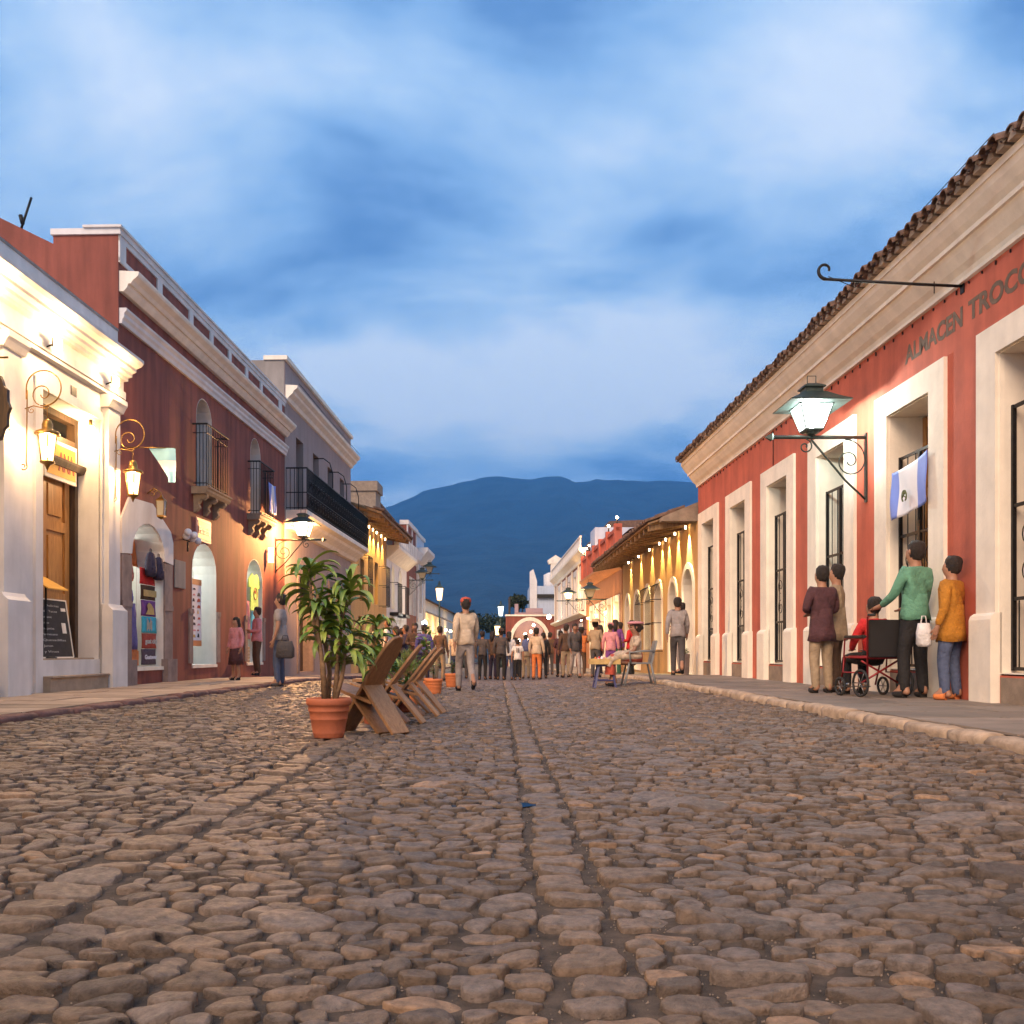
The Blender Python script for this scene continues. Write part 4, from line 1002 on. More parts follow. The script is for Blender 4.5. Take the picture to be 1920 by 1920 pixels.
# chalkboard on the steps
r = root('chalkboard', FL(13.5, -0.2, 0.64), 'menu chalkboard in a pale frame leaning on the steps', 'chalkboard')
def TC(u, v, t):  # board faces the camera side, leaning back
    return FL(13.78 + u * 1.0, -0.21 - v * 0.15 + t, 0.665 + v)
m = MB(); W_, H_ = 0.50, 0.86
def bx3(mb, T3, u0, u1, v0, v1, t0, t1):
    vs = [T3(u, v, t) for u in (u0, u1) for v in (v0, v1) for t in (t0, t1)]
    mb.raw(vs, [(0, 1, 3, 2), (4, 6, 7, 5), (0, 4, 5, 1), (2, 3, 7, 6), (0, 2, 6, 4), (1, 5, 7, 3)])
U0, U1 = -0.10, 0.84
bx3(m, TC, U0, U1, 0, H_, 0, 0.015); MT['slate'] = mat('slate_board', (0.035, 0.028, 0.024), 0.7, var=0.3, vscale=9); MT['chalk'] = mat('chalk', (0.5, 0.48, 0.44), 0.9, var=0.3, vscale=60)
m.build('board', 'slate', r)
m = MB()
for u0, u1, v0, v1 in ((U0 - 0.02, U0, -0.01, H_ + 0.02), (U1, U1 + 0.02, -0.01, H_ + 0.02), (U0, U1, H_, H_ + 0.02), (U0, U1, -0.02, 0)): bx3(m, TC, u0, u1, v0, v1, -0.005, 0.025)
m.build('frame', 'cream', r)
m = MB()
for i, (tx, wd) in enumerate((('Las Delicias', .32), ('Chilly Tacos', .28), ('Pastrami', .18), ('Pollo', .13), ('Longaniza', .20), ('Parmesano', .24), ('Quesadillas', .36), ('Jamon', .14), ('y Vinos', .22))):
    text(m, tx, lambda u, v, t, i=i: TC(U0 + 0.10 + u, H_ - 0.10 - i * 0.087 + v, 0.016 + t * 0.3), wd * 1.9, 0.034)
m.build('lettering', 'chalk', r)
m = MB(); bx3(m, TC, 0.62, 0.74, 0.36, 0.52, 0.016, 0.02); bx3(m, TC, 0.66, 0.80, 0.70, 0.75, 0.016, 0.02); m.build('sticker', 'cream', r)
r = root('menu_stand', FL(13.5, -0.3, 0.66), 'menu stand with an open card inside the wooden doorway', 'stand')
m = MB(FL); m.tube([(13.9, -0.25, 0.64), (13.9, -0.25, 1.70)], 0.015, 6); m.lathe((13.9, -0.25, 0.64), [(0.16, 0), (0.15, 0.02), (0.03, 0.04)], 12); m.build('pole', 'iron', r)
m = MB(FL); m.add([(13.6, -0.42, 1.86), (14.2, -0.42, 1.86), (14.2, -0.06, 1.66), (13.6, -0.06, 1.66), (13.6, -0.42, 1.88), (14.2, -0.42, 1.88), (14.2, -0.06, 1.68), (13.6, -0.06, 1.68)], [(0, 1, 2, 3), (4, 5, 6, 7), (0, 1, 5, 4), (1, 2, 6, 5), (2, 3, 7, 6), (3, 0, 4, 7)]); m.build('menu_card', 'signorange', r)

# ------------------------------------------------------------------ dark red two storey house
def balcony_cage(r, T, a, b, z0, ztop, d=0.28):
    sl = MB(T); sl.prof([(0, z0 - 0.15), (d + 0.0, z0 - 0.15), (d + 0.05, z0 - 0.10), (d + 0.05, z0 - 0.05), (d + 0.09, z0 - 0.03), (d + 0.09, z0), (0, z0)], a - 0.1, b + 0.1); sb_ = sl.build('balcony_slab', 'stone', r)
    for q in (a + 0.08, (a + b) / 2, b - 0.08):
        k = MB(T); k.prof([(0, z0 - 0.15), (d, z0 - 0.15), (d, z0 - 0.2), (d - 0.06, z0 - 0.26), (d - 0.12, z0 - 0.25), (0.10, z0 - 0.34), (0.13, z0 - 0.42), (0.06, z0 - 0.50), (0, z0 - 0.52)], q - 0.06, q + 0.06); k.build('corbel', 'stone', sb_)
    c = MB(T); n = max(4, int((b - a) / 0.105))
    for i in range(n + 1): x = a + (b - a) * i / n; c.tube([(x, d, z0), (x, d, ztop)], 0.009, 4)
    for dd in (0.07, 0.14, 0.21):
        for x in (a, b): c.tube([(x, dd, z0), (x, dd, ztop)], 0.009, 4)
    c.tube([(a - 0.03, -0.02, ztop), (a - 0.03, d + 0.02, ztop), (b + 0.03, d + 0.02, ztop), (b + 0.03, -0.02, ztop)], 0.02, 5, False)
    c.tube([(a, 0, z0 + 0.08), (a, d, z0 + 0.08), (b, d, z0 + 0.08), (b, 0, z0 + 0.08)], 0.010, 4, False)
    c.tube([(a, 0, ztop - 0.18), (a, d, ztop - 0.18), (b, d, ztop - 0.18), (b, 0, ztop - 0.18)], 0.008, 4, False)
    c.build('balcony_rail', 'iron', r)
def shop_room(r, T, a, b, z0, z1, depth=2.2, e=14, col=(0.92, 1.0, 0.88), wallm='roomwhite'):
    k = MB(T); t = 0.05; A, B = a - 0.5, b + 0.5
    k.box(A, B, -depth - t, -depth, z0, z1); k.box(A - t, A, -depth, -0.53, z0, z1); k.box(B, B + t, -depth, -0.53, z0, z1); k.box(A, B, -depth, -0.53, z1, z1 + t); k.box(A, B, -depth, -0.53, z0 - t, z0)
    for i in range(4): zz = z0 + 0.5 + 0.5 * i; k.box(A, B, -depth, -depth + 0.3, zz, zz + 0.025)
    k.build('shop_interior', wallm, r)
    u = MB(T); u.tube([(a, -1.2, z1 - 0.1), (b, -1.2, z1 - 0.1)], 0.03, 6); u.build('tube_lamp', 'bulbc', r)
    point('shop_light', T((a + b) / 2, -1.1, z1 - 0.25), col, e * 0.8, 0.15, r)
    q = random.Random(int(a * 10))
    for i in range(4):
        zz = z0 + 0.525 + 0.5 * i; x = A + 0.05; n = 0
        while x < B - 0.2:
            w_ = q.uniform(0.10, 0.28); h_ = q.uniform(0.12, 0.36); g_ = MB(T); g_.box(x, x + w_, -depth + 0.02, -depth + 0.26, zz, zz + h_); g_.build('folded_stock', q.choice(['c_red', 'c_brown', 'c_gold', 'c_purple', 'c_teal', 'c_brick', 'c_navy', 'c_indigo', 'c_green', 'c_pink', 'c_orange', 'c_white', 'c_dgrey']), r); x += w_ + 0.03
def red_house():
    r = root('red_house', FL(21, 0, 0.16), 'dark red two storey house with white string band, cage balconies and shop doors', 'building')
    g = [(16.27, 17.74, 0.46, 2.45, 0.62), (19.25, 20.75, 0.46, 2.45, 0.60), (23.0, 24.35, 0.46, 2.5, 0.58)]
    u = [(19.50, 20.47, 4.15, 5.68, 0.46), (23.30, 24.20, 4.15, 5.70, 0.46)]
    w = MB(FL); wall(w, 15.80, 26.58, -0.3, 3.4, -0.52, 0, g); wall(w, 15.80, 26.58, 3.4, 7.80, -0.52, 0, u)
    # south flank with its sloping roof line
    w.ext([(-0.52, -0.3), (-9, -0.3), (-9, 9.0), (-2.05, 8.12), (-1.12, 7.66), (-1.12, 7.80), (-0.52, 7.80)], lambda d, z, t: (t, d, z), 15.80, 16.05)
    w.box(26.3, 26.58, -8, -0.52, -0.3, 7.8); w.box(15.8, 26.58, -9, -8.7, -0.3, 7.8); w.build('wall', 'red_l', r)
    rf = MB(FL); rf.box(16.05, 26.3, -8.7, -0.52, 6.9, 7.0); rf.box(15.8, 16.1, -9, -2.0, 8.14, 8.16) if False else None; rf.build('roof', 'grey', r)
    c = MB(FL); c.prof([(0, 6.85), (0.08, 6.85), (0.14, 6.92), (0.16, 6.98), (0.20, 6.98), (0.24, 7.04), (0.32, 7.10), (0.34, 7.14), (0.34, 7.18), (0, 7.20)], 15.82, 26.62); c.build('cornice', 'cream', r)
    c = MB(FL); c.prof([(0, 6.31), (0.05, 6.31), (0.06, 6.38), (0.09, 6.42), (0.09, 6.48), (0.13, 6.53), (0.13, 6.57), (0, 6.57)], 15.82, 26.6); c.build('string_band', 'white', r)
    c = MB(FL); c.box(15.76, 26.6, -0.55, 0.05, 7.80, 7.90); c.box(15.72, 26.62, -0.58, 0.08, 7.90, 7.94); c.box(15.76, 16.0, -1.15, -0.55, 7.80, 7.90); c.build('coping', 'white', r)
    c = MB(FL)
    for a, b in ((15.80, 16.04), (17.42, 17.64), (19.05, 19.27), (20.3, 20.5), (21.55, 21.75), (22.85, 23.05), (24.1, 24.3), (25.9, 26.2)): c.box(a, b, 0, 0.03, 7.36, 7.80)
    c.box(15.80, 26.58, 0, 0.028, 7.70, 7.80); c.box(15.80, 26.58, 0, 0.028, 7.34, 7.42); c.build('parapet_trim', 'white', r)
    c = MB(FL); c.tube([(15.9, -1.75, 7.9), (15.9, -1.55, 8.5)], 0.02, 6); c.tube([(15.9, -1.70, 8.05), (15.9, -1.74, 8.2)], 0.035, 6); c.build('pole', 'iron', r)
    for i, (a, b, z0, zs, rise) in enumerate(u):
        l_ = MB(FL); lining(l_, a, b, z0, zs, rise, -0.50, 0.0); l_.build('window_frame', 'white', r)
        k = MB(FL); k.wallpoly([(a, z0), (b, z0), (b, zs)] + arch_pts(a, b, zs, rise)[::-1][1:-1] + [(a, zs)], -0.52, -0.46); k.box((a + b) / 2 - 0.03, (a + b) / 2 + 0.03, -0.46, -0.42, z0, zs + rise * .9); k.build('window', 'darkwood', r)
        balcony_cage(r, FL, a - 0.18, b + 0.18, 4.15, 5.45)
    for i, (a, b, z0, zs, rise) in enumerate(g):
        f = MB(FL)
        if i == 0:
            ip = arch_pts(a, b, zs, rise, 10)
            f.wallpoly([(a - 0.42, 2.42), (a - 0.42, 3.02), (a - 0.1, 3.42), (a + 0.9, 3.46), (b + 0.30, 3.05), (b + 0.42, 2.85), (b + 0.42, 2.42)] + ip[::-1], -0.02, 0.035)
        lining(f, a, b, z0, zs, rise, -0.51, 0.004)
        f.build('door_frame', 'white', r)
        j = MB(FL); MT['jamb'] = MT.get('jamb') or mat('worn_jamb', (0.27, 0.20, 0.18), 0.9, var=0.2, vscale=6, bump=0.4, streak=0.2)
        jw = 0.40 if i == 0 else 0.2
        for q0, q1 in ((a - jw, a), (b, b + jw)):
            j = MB(FL)
            j.box(q0, q1, -0.02, 0.03, 0.5, 1.52 if i else 2.42); j.box(q0, q1, -0.02, 0.045, 1.52, 1.62)
            if i == 0: j.box(q0 - 0.04, q1 + 0.04, -0.02, 0.11, 0.1, 0.60)
            j.build('jamb', 'jamb', r)
        s_ = MB(FL); s_.box(a, b, -0.52, 0.03, 0.40, 0.463); s_.build('sill', 'cream', r)
        shop_room(r, FL, a, b, 0.46, 3.1, e=(60, 75, 60)[i])
    mt = MB(FL); mt.box(18.27, 18.83, 0, 0.03, 2.0, 2.55); mt.build('meter_box', 'grey', r, bevel=0.006)
red_house()

# pennant on a rod and the dull lantern at the corner
r = root('pennant', FL(16.1, 0.3, 3.7), 'pale blue and white pennant hanging from a rod on the red house', 'flag')
m = MB(FL); m.tube([(15.86, 0.0, 4.22), (15.9, 0.95, 4.20)], 0.010, 5); m.build('rod', 'brass', r)
def penn(mname, v0, v1):
    m = MB(FL); vs = []; fs = []
    L_, R_ = 0.48, 0.94
    for j in range(5):
        for i in range(7):
            v = v0 + (v1 - v0) * j / 4; u = i / 6; lo = L_ + (R_ - 0.12 - L_) * min(1, v * 1.15)
            vs.append((15.9 + 0.02 * math.sin(6 * u + 4 * v), lo + (R_ - lo) * u, 4.20 - 0.58 * v))
    for j in range(4):
        for i in range(6): q = j * 7 + i; fs.append((q, q + 1, q + 8, q + 7))
    m.add(vs, fs, True); m.build('cloth', mname, r, recalc=False)
penn('skyflag', 0, 0.36); penn('flagwhite', 0.36, 0.68); penn('skyflag', 0.68, 1.0)
r = root('carriage_lantern', FL(17.0, 0.2, 3.2), 'unlit brass carriage lantern over the first shop arch', 'lantern')
m = MB(FL); c = (17.0, 0.26)
m.tube([(17.0, 0, 3.62), (17.0, 0.12, 3.72), (17.0, 0.26, 3.62)], 0.012, 5); m.tube([(17.0, u, v) for u, v in spiral((0.1, 3.62), 0.07, 0.015, 0, 9, 14)], 0.008, 4)
m.lathe((17.0, 0.26, 3.3), [(0.015, 0.30), (0.04, 0.25), (0.10, 0.20), (0.105, 0.18)], 4, False, math.pi / 4)
for sx in (-1, 1):
    for sy in (-1, 1): m.tube([(17 + sx * 0.07, 0.26 + sy * 0.07, 3.48), (17 + sx * 0.06, 0.26 + sy * 0.06, 3.22)], 0.007, 4)
m.lathe((17.0, 0.26, 3.18), [(0.09, 0.04), (0.09, 0.01), (0.02, -0.03)], 4, False, math.pi / 4); m.build('lantern_frame', 'brass', r)
m = MB(FL); m.lathe((17.0, 0.26, 3.22), [(0.08, 0), (0.092, 0.26)], 4, False, math.pi / 4); m.build('glass', 'dullglass', r)
r = root('globe_cluster', FL(18.9, 0.1, 2.9), 'cluster of small clear glass globes on the wall above the meter box', 'wall lamp')
m = MB(FL); m.tube([(18.75, 0, 3.0), (18.75, 0.15, 2.95)], 0.012, 5); m.tube([(18.75, 0.1, 2.95), (18.75, 0.1, 2.75)], 0.02, 5); m.build('bracket', 'iron', r)
for (s, d, z) in ((18.6, 0.16, 3.12), (18.78, 0.22, 3.08), (18.9, 0.14, 3.03), (18.68, 0.1, 3.05), (19.05, 0.2, 3.0)):
    m = MB(FL); m.ball((s, d, z), 0.075); m.build('globe', 'flagwhite', r)
r = root('shop_sign', FL(19.8, 0.05, 3.2), 'orange shop sign in a pink frame above the middle shop arch', 'sign')
MT['signpink'] = mat('sign_pink', (0.62, 0.33, 0.30), 0.5, var=0.05); MT['signtan'] = mat('sign_tan', (0.60, 0.22, 0.07), 0.5, var=0.1)
m = MB(FL); m.box(19.45, 20.35, 0, 0.03, 3.06, 3.56); m.build('frame', 'signpink', r, bevel=0.02)
m = MB(FL); m.box(19.52, 20.28, 0.03, 0.036, 3.12, 3.50); m.build('board', 'signtan', r)
m = MB(FL); text(m, 'Fantasia', lambda u, v, t: (19.57 + u, 0.037 + t, 3.24 + v), 0.66, 0.15, bold=0.03); m.build('lettering', 'signpink', r)
r = root('notice_light', FL(24.9, 0.1, 3.0), 'upright white lit box sign on the corner of the red house', 'lit sign')
m = MB(FL); m.box(24.75, 24.8, 0.04, 0.18, 3.1, 3.5); MT['litsign'] = mat('lit_sign_face', (0.9, 0.9, 0.9), emis=(1, 0.93, 0.85), estr=1.4, var=0); m.build('box', 'litsign', r)
m = MB(FL); m.tube([(24.8, 0, 3.4), (24.8, 0.05, 3.4)], 0.02, 5); m.build('bracket', 'iron', r)

# cloth with blue stripes on the second balcony
cloth('flag', 'blue and white striped flag hung on the second cage balcony', FL, 23.7, 24.35, 4.30, 5.05, ['flagblue', 'flagwhite', 'flagblue'], d=0.36, amp=0.02)

# ------------------------------------------------------------------ goods at the shop doors
def panel(name, label, T, a, b, z0, z1, d, m, cat='textile', group=None, wav=0.008, txt=None, tm='chalk', th=0.05, tw=None, extra=None):
    mb = MB(T); vs = []; fs = []; nu, nv = 6, 5
    for j in range(nv + 1):
        for i in range(nu + 1):
            u, v = i / nu, j / nv; vs.append((a + (b - a) * u, d + wav * math.sin(9 * u + 3 * v) + 0.015 * math.sin(math.pi * u), z0 + (z1 - z0) * v))
    for j in range(nv):
        for i in range(nu): q = j * (nu + 1) + i; fs.append((q, q + 1, q + nu + 2, q + nu + 1))
    mb.add(vs, fs, True); o = mb.build(name, m, recalc=False); sm_ = o.modifiers.new('thickness', 'SOLIDIFY'); sm_.thickness = 0.02
    tag(o, label, cat, group)
    if txt:
        t_ = MB(T); w_ = tw or (b - a) * 0.85; text(t_, txt, lambda u, v, t: ((a + b) / 2 - w_ / 2 + u, d + 0.033 + t, (z0 + z1) / 2 - th / 2 + v), w_, th, bold=0.03); t_.build('lettering', tm, o)
    return o
D1 = -0.12
bags = 'printed bags stacked down the first shop doorway'
x0, x1 = 17.02, 17.66
panel('cloth_bag', 'plain red bag at the top of the hanging stack in the first shop doorway', FL, x0 - .04, x1 - .02, 1.98, 2.28, D1, 'c_red', 'bag', bags)
o = panel('cloth_bag', 'brown bag with a gold band below the red one', FL, x0, x1, 1.70, 1.97, D1, 'c_brown', 'bag', bags)
m = MB(FL); m.box(x0 + .03, x1 - .03, D1 + 0.03, D1 + 0.036, 1.76, 1.88); m.build('band', 'c_gold', o)
o = panel('cloth_bag', 'purple bag with a pale gold figure printed on it', FL, x0 + .02, x1 + .02, 1.40, 1.69, D1, 'c_purple', 'bag', bags)
m = MB(FL); m.lathe((0, 0, 0), [(0.001, 0)], 3) if False else m.wallpoly([(x0 + .12, 1.43), (x0 + .50, 1.43), (x0 + .48, 1.54), (x0 + .36, 1.62), (x0 + .26, 1.65), (x0 + .18, 1.60), (x0 + .22, 1.52)], D1 + 0.034, D1 + 0.04); m.build('print', 'c_gold', o)
o = panel('cloth_bag', 'turquoise bag with a pale print in the hanging stack', FL, x0 + .04, x1 + .06, 1.09, 1.39, D1, 'c_teal', 'bag', bags)
m = MB(FL)
for k in range(5): m.box(x0 + .17 + .05 * k, x0 + .195 + .05 * k, D1 + 0.034, D1 + 0.04, 1.13 + 0.03 * (k % 2), 1.36 - 0.04 * (k % 3))
m.build('print', 'c_beige', o)
panel('cloth_bag', 'brick red bag lettered guat city in the hanging stack', FL, x0 + .05, x1 + .05, 0.80, 1.08, D1, 'c_brick', 'bag', bags, txt='guat city', th=0.09)
MT['chalk2'] = MT['flagwhite']
panel('cloth_bag', 'dark plum bag lettered Guatever at the bottom of the stack', FL, x0 + .03, x1 + .03, 0.50, 0.79, D1, 'c_plum', 'bag', bags, txt='Guatever', th=0.08, tm='flagwhite')
def pack(name, label, T, s, d, z, w_, h_, m, cat='backpack', group=None):
    mb = MB(T); mb.lathe((s, d, z), [(w_ * .30, 0), (w_ * .5, h_ * .06), (w_ * .52, h_ * .35), (w_ * .46, h_ * .7), (w_ * .33, h_ * .92), (w_ * .1, h_)], 12, True, 0, 1, 0.55)
    o = mb.build(name, m); q = MB(T); q.tube([(s - .03, d, z + h_ * .97), (s - .03, d, z + h_ * 1.12), (s + .03, d, z + h_ * 1.12), (s + .03, d, z + h_ * .97)], 0.008, 4); q.build('handle', m, o)
    q = MB(T); q.lathe((s, d + w_ * .2, z + h_ * .1), [(w_ * .2, 0), (w_ * .26, .02), (w_ * .26, h_ * .28), (w_ * .15, h_ * .33)], 8, True, 0, 1, .5); q.build('pocket', m, o)
    return tag(o, label, cat, group)
pack('backpack', 'dark navy backpack, left one of the pair above the red bag', FL, 17.20, -0.02, 2.12, 0.32, 0.46, 'c_navy', group='pair of navy backpacks')
pack('backpack', 'dark navy backpack, right one of the pair above the red bag', FL, 17.52, 0.0, 2.08, 0.32, 0.44, 'c_navy', group='pair of navy backpacks')
MT['woven'] = mat('woven_pattern', (0.45, 0.16, 0.12), 0.9, var=0.6, vscale=30)
pack('woven_bag', 'round woven bag with many colours at the top left of the first shop door', FL, 16.78, -0.3, 2.0, 0.40, 0.42, 'woven', 'bag', 'woven bags in the first shop')
pack('woven_bag', 'smaller dark woven bag below the many coloured one', FL, 16.80, -0.3, 1.62, 0.36, 0.32, 'c_indigo', 'bag', 'woven bags in the first shop')
pack('woven_bag', 'brown leather bag hanging beside the turquoise print', FL, 16.88, -0.3, 1.15, 0.34, 0.40, 'c_gold', 'bag', 'woven bags in the first shop')
panel('shawl', 'dark green shawl hanging at the left of the first shop door', FL, 16.33, 16.56, 1.62, 2.5, -0.14, 'c_green', wav=0.03)
panel('dress', 'indigo dress hanging low at the left of the first shop door', FL, 16.36, 16.78, 0.78, 1.60, -0.10, 'c_indigo', wav=0.04)
m = MB(FL); m.box(16.35, 17.0, -0.6, -0.15, 0.47, 0.78); tag(m.build('goods_box', 'c_orange', bevel=0.02), 'orange goods box on the sill of the first shop door', 'box')
# board of small pictures in the second shop door
r = root('price_board', FL(19.5, -0.1, 0.9), 'tall white board of small product pictures in the middle shop arch', 'notice board')
m = MB(FL); m.box(19.27, 20.15, -0.14, -0.12, 0.86, 2.28); m.build('board', 'flagwhite', r)
m = MB(FL); m.box(19.27, 20.15, -0.12, -0.115, 0.86, 0.98); m.box(19.27, 20.15, -0.12, -0.115, 2.16, 2.28); m.build('band', 'signtan', r)
rq = random.Random(8)
for k in range(26):
    a = 19.32 + (k % 3) * 0.28 + rq.uniform(0, .05); z = 1.05 + (k // 3) * 0.125; m = MB(FL)
    w_, h_ = rq.uniform(.08, .2), rq.uniform(.03, .08)
    m.wallpoly([(a, z), (a + w_, z + rq.uniform(-.01, .01)), (a + w_ * rq.uniform(.7, 1), z + h_), (a + w_ * .3, z + h_ * 1.1)], -0.12, -0.112)
    m.build('picture', rq.choice(['c_black', 'c_brick', 'c_dgrey', 'c_gold', 'c_navy', 'c_pink']), r)
# T-shirt and shorts in the third door
def shirt(name, label, T, c, z0, w_, h_, m, d=-0.05, cat='T-shirt'):
    mb = MB(T); h2 = w_ / 2
    mb.wallpoly([(c - h2 * .72, z0), (c + h2 * .72, z0), (c + h2 * .66, z0 + h_ * .62), (c + h2, z0 + h_ * .60), (c + h2 * 1.05, z0 + h_ * .82), (c + h2 * .45, z0 + h_), (c + h2 * .18, z0 + h_ * .95), (c - h2 * .18, z0 + h_ * .95), (c - h2 * .45, z0 + h_), (c - h2 * 1.05, z0 + h_ * .82), (c - h2, z0 + h_ * .60), (c - h2 * .66, z0 + h_ * .62)], d - 0.03, d); return tag(mb.build(name, m, bevel=0.008), label, cat)
o = shirt('t_shirt', 'lime green T-shirt with a round print in the third shop arch', FL, 23.85, 1.78, 0.95, 0.95, 'c_lime')
m = MB(FL); m.tube([(23.9 + 0.15 * math.cos(t), -0.045, 2.22 + 0.15 * math.sin(t)) for t in np.linspace(0, 6.28, 20)], 0.012, 4); m.box(23.84, 23.94, -0.052, -0.04, 2.22, 2.30); m.build('print', 'c_brick', o)
m = MB(FL); m.wallpoly([(23.62, 1.15), (23.93, 1.13), (23.97, 1.35), (24.0, 1.13), (24.3, 1.15), (24.26, 1.76), (23.66, 1.76)], -0.08, -0.05); tag(m.build('shorts', 'c_sky', bevel=0.006), 'bright blue shorts hung below the lime T-shirt', 'shorts')
panel('skirt', 'pink and blue skirt hanging at the left of the third shop arch', FL, 23.05, 23.4, 1.05, 2.0, -0.05, 'c_pink', wav=0.03)
m = MB(FL)
for k in range(5): m.box(23.1, 23.6, -0.5, -0.1, 0.47 + k * 0.08, 0.54 + k * 0.08)
tag(m.build('folded_clothes', 'c_khaki'), 'pile of folded clothes on the sill of the third shop arch', 'clothes')

# more clothes filling the arches
GARM = ((16.42, 17.0, 1.75, 2.5, -.75, 'c_purple', 'purple woven cloth deep in the first shop arch'), (16.95, 17.7, 0.6, 1.6, -1.0, 'c_green', 'green cloth behind the stack of printed bags'), (17.2, 17.74, 2.35, 2.85, -.5, 'c_orange', 'orange cloth at the top right of the first shop arch'), (16.5, 16.95, 0.5, 1.4, -.55, 'woven', 'many coloured woven cloth low in the first shop arch'), (16.3, 16.7, 2.3, 2.8, -.4, 'c_brick', 'brick red cloth at the top left of the first shop arch'),
        (20.3, 20.72, 0.55, 1.9, -.9, 'c_black', 'black dress at the back right of the middle shop arch'), (19.3, 19.8, 2.3, 2.8, -.6, 'c_teal', 'teal towel at the top of the middle shop arch'), (19.9, 20.4, 1.9, 2.7, -1.3, 'c_dgrey', 'dark grey jacket high at the back of the middle shop arch'),
        (23.05, 23.35, 2.0, 2.7, -.15, 'c_lime', 'pale lime blouse at the left edge of the third shop arch'), (23.55, 24.1, 0.5, 1.1, -.7, 'c_beige', 'beige cloth below the blue shorts'), (24.0, 24.33, 1.2, 2.6, -.5, 'c_indigo', 'indigo scarf right of the lime T-shirt'), (23.2, 23.8, 2.5, 2.95, -.8, 'c_black', 'black cloth at the top of the third shop arch'))
for a, b, z0, z1, d, m_, lb in GARM: panel('hanging_cloth', lb, FL, a, b, z0, z1, d, m_, group='clothes hung in the shop arches', wav=0.03)
# ------------------------------------------------------------------ mauve house with the long iron balcony
def mauve_house():
    r = root('mauve_house', FL(31.5, 0, 0.1), 'tall mauve house with a long wrought iron balcony', 'building')
    u = [(27.9, 28.8, 4.85, 7.15, 0), (30.1, 30.95, 4.85, 7.15, 0), (32.3, 33.1, 4.85, 7.15, 0), (34.4, 35.2, 4.85, 7.15, 0)]
    g = [(28.2, 30.0, 0.1, 3.0, 0), (32.6, 34.2, 0.1, 3.0, 0)]
    w = MB(FL); wall(w, 26.62, 36.5, -0.6, 4.0, -0.5, 0, g); wall(w, 26.62, 36.5, 4.0, 9.05, -0.5, 0, u); hollow_back(w, 26.62, 36.5, -6, 9.0, -0.6); w.build('wall', 'mauve', r)
    fl_ = MB(FL); fl_.box(26.60, 26.618, -6, -0.02, 7.0, 9.05); fl_.build('flank_wall', 'grey', r)
    c = MB(FL); c.box(26.55, 36.6, -0.6, 0.08, 9.05, 9.17); c.build('coping', 'cream', r)
    c = MB(FL); c.prof([(0, 7.90), (0.06, 7.92), (0.10, 8.02), (0.22, 8.12), (0.24, 8.18), (0.34, 8.26), (0.36, 8.34), (0, 8.36)], 26.65, 36.6); c.build('cornice', 'cream', r)
    for a, b, z0, z1, _ in u: arch_window(r, FL, a, b, z0, z1, 0, None, 'dark', dd=-0.25, gr=True)
    for a, b, z0, z1, _ in g: arch_window(r, FL, a, b, z0, z1, 0, 'jamb', 'darkwood', dd=-0.3, ring=0.2, gr=False, name='door')
    s = MB(FL); s.prof([(0, 4.25), (0.12, 4.27), (0.2, 4.38), (0.40, 4.52), (0.44, 4.60), (0.62, 4.66), (0.62, 4.80), (0, 4.80)], 26.72, 37.0); s.build('balcony_slab', 'cream', r)
    b = MB(FL); z0, z1, d = 4.80, 6.0, 0.60; x = 26.75
    while x < 37.0: b.tube([(x, d, z0), (x, d, z1)], 0.011, 4); x += 0.10
    for k in range(5): b.tube([(26.75, d * k / 5, z0), (26.75, d * k / 5, z1)], 0.011, 4); b.tube([(37.0, d * k / 5, z0), (37.0, d * k / 5, z1)], 0.011, 4)
    for z in (z0 + 0.06, z0 + 0.5, z1): b.tube([(26.75, 0, z), (26.75, d, z), (37.0, d, z), (37.0, 0, z)], 0.022 if z == z1 else 0.014, 5, False)
    x = 27.0
    while x < 36.9:
        b.tube([(x + u_, d + 0.02, v_) for u_, v_ in spiral((0, z0 + 0.28), 0.17, 0.03, 0, 10, 18)], 0.012, 4); b.tube([(x + u_, d + 0.02, v_) for u_, v_ in spiral((0.1, z0 + 0.75), 0.15, 0.03, 3, -8, 18)], 0.010, 4); x += 0.36
    b.build('balcony_rail', 'iron', r)
    h = MB(FL)
    for x in (30.3, 32.6, 34.9):
        h.tube([(x, 0, 7.0), (x, 0.3, 7.0), (x, 0.50, 6.85), (x, 0.60, 6.5), (x, 0.60, 6.0)], 0.018, 5)
    h.build('awning_hoop', 'iron', r)
    cb = MB(FL); cb.tube([(26.9, 0.34, 8.45), (30, 0.36, 8.40), (36.4, 0.36, 8.42)], 0.012, 4); cb.build('cable', 'iron', r)
mauve_house()
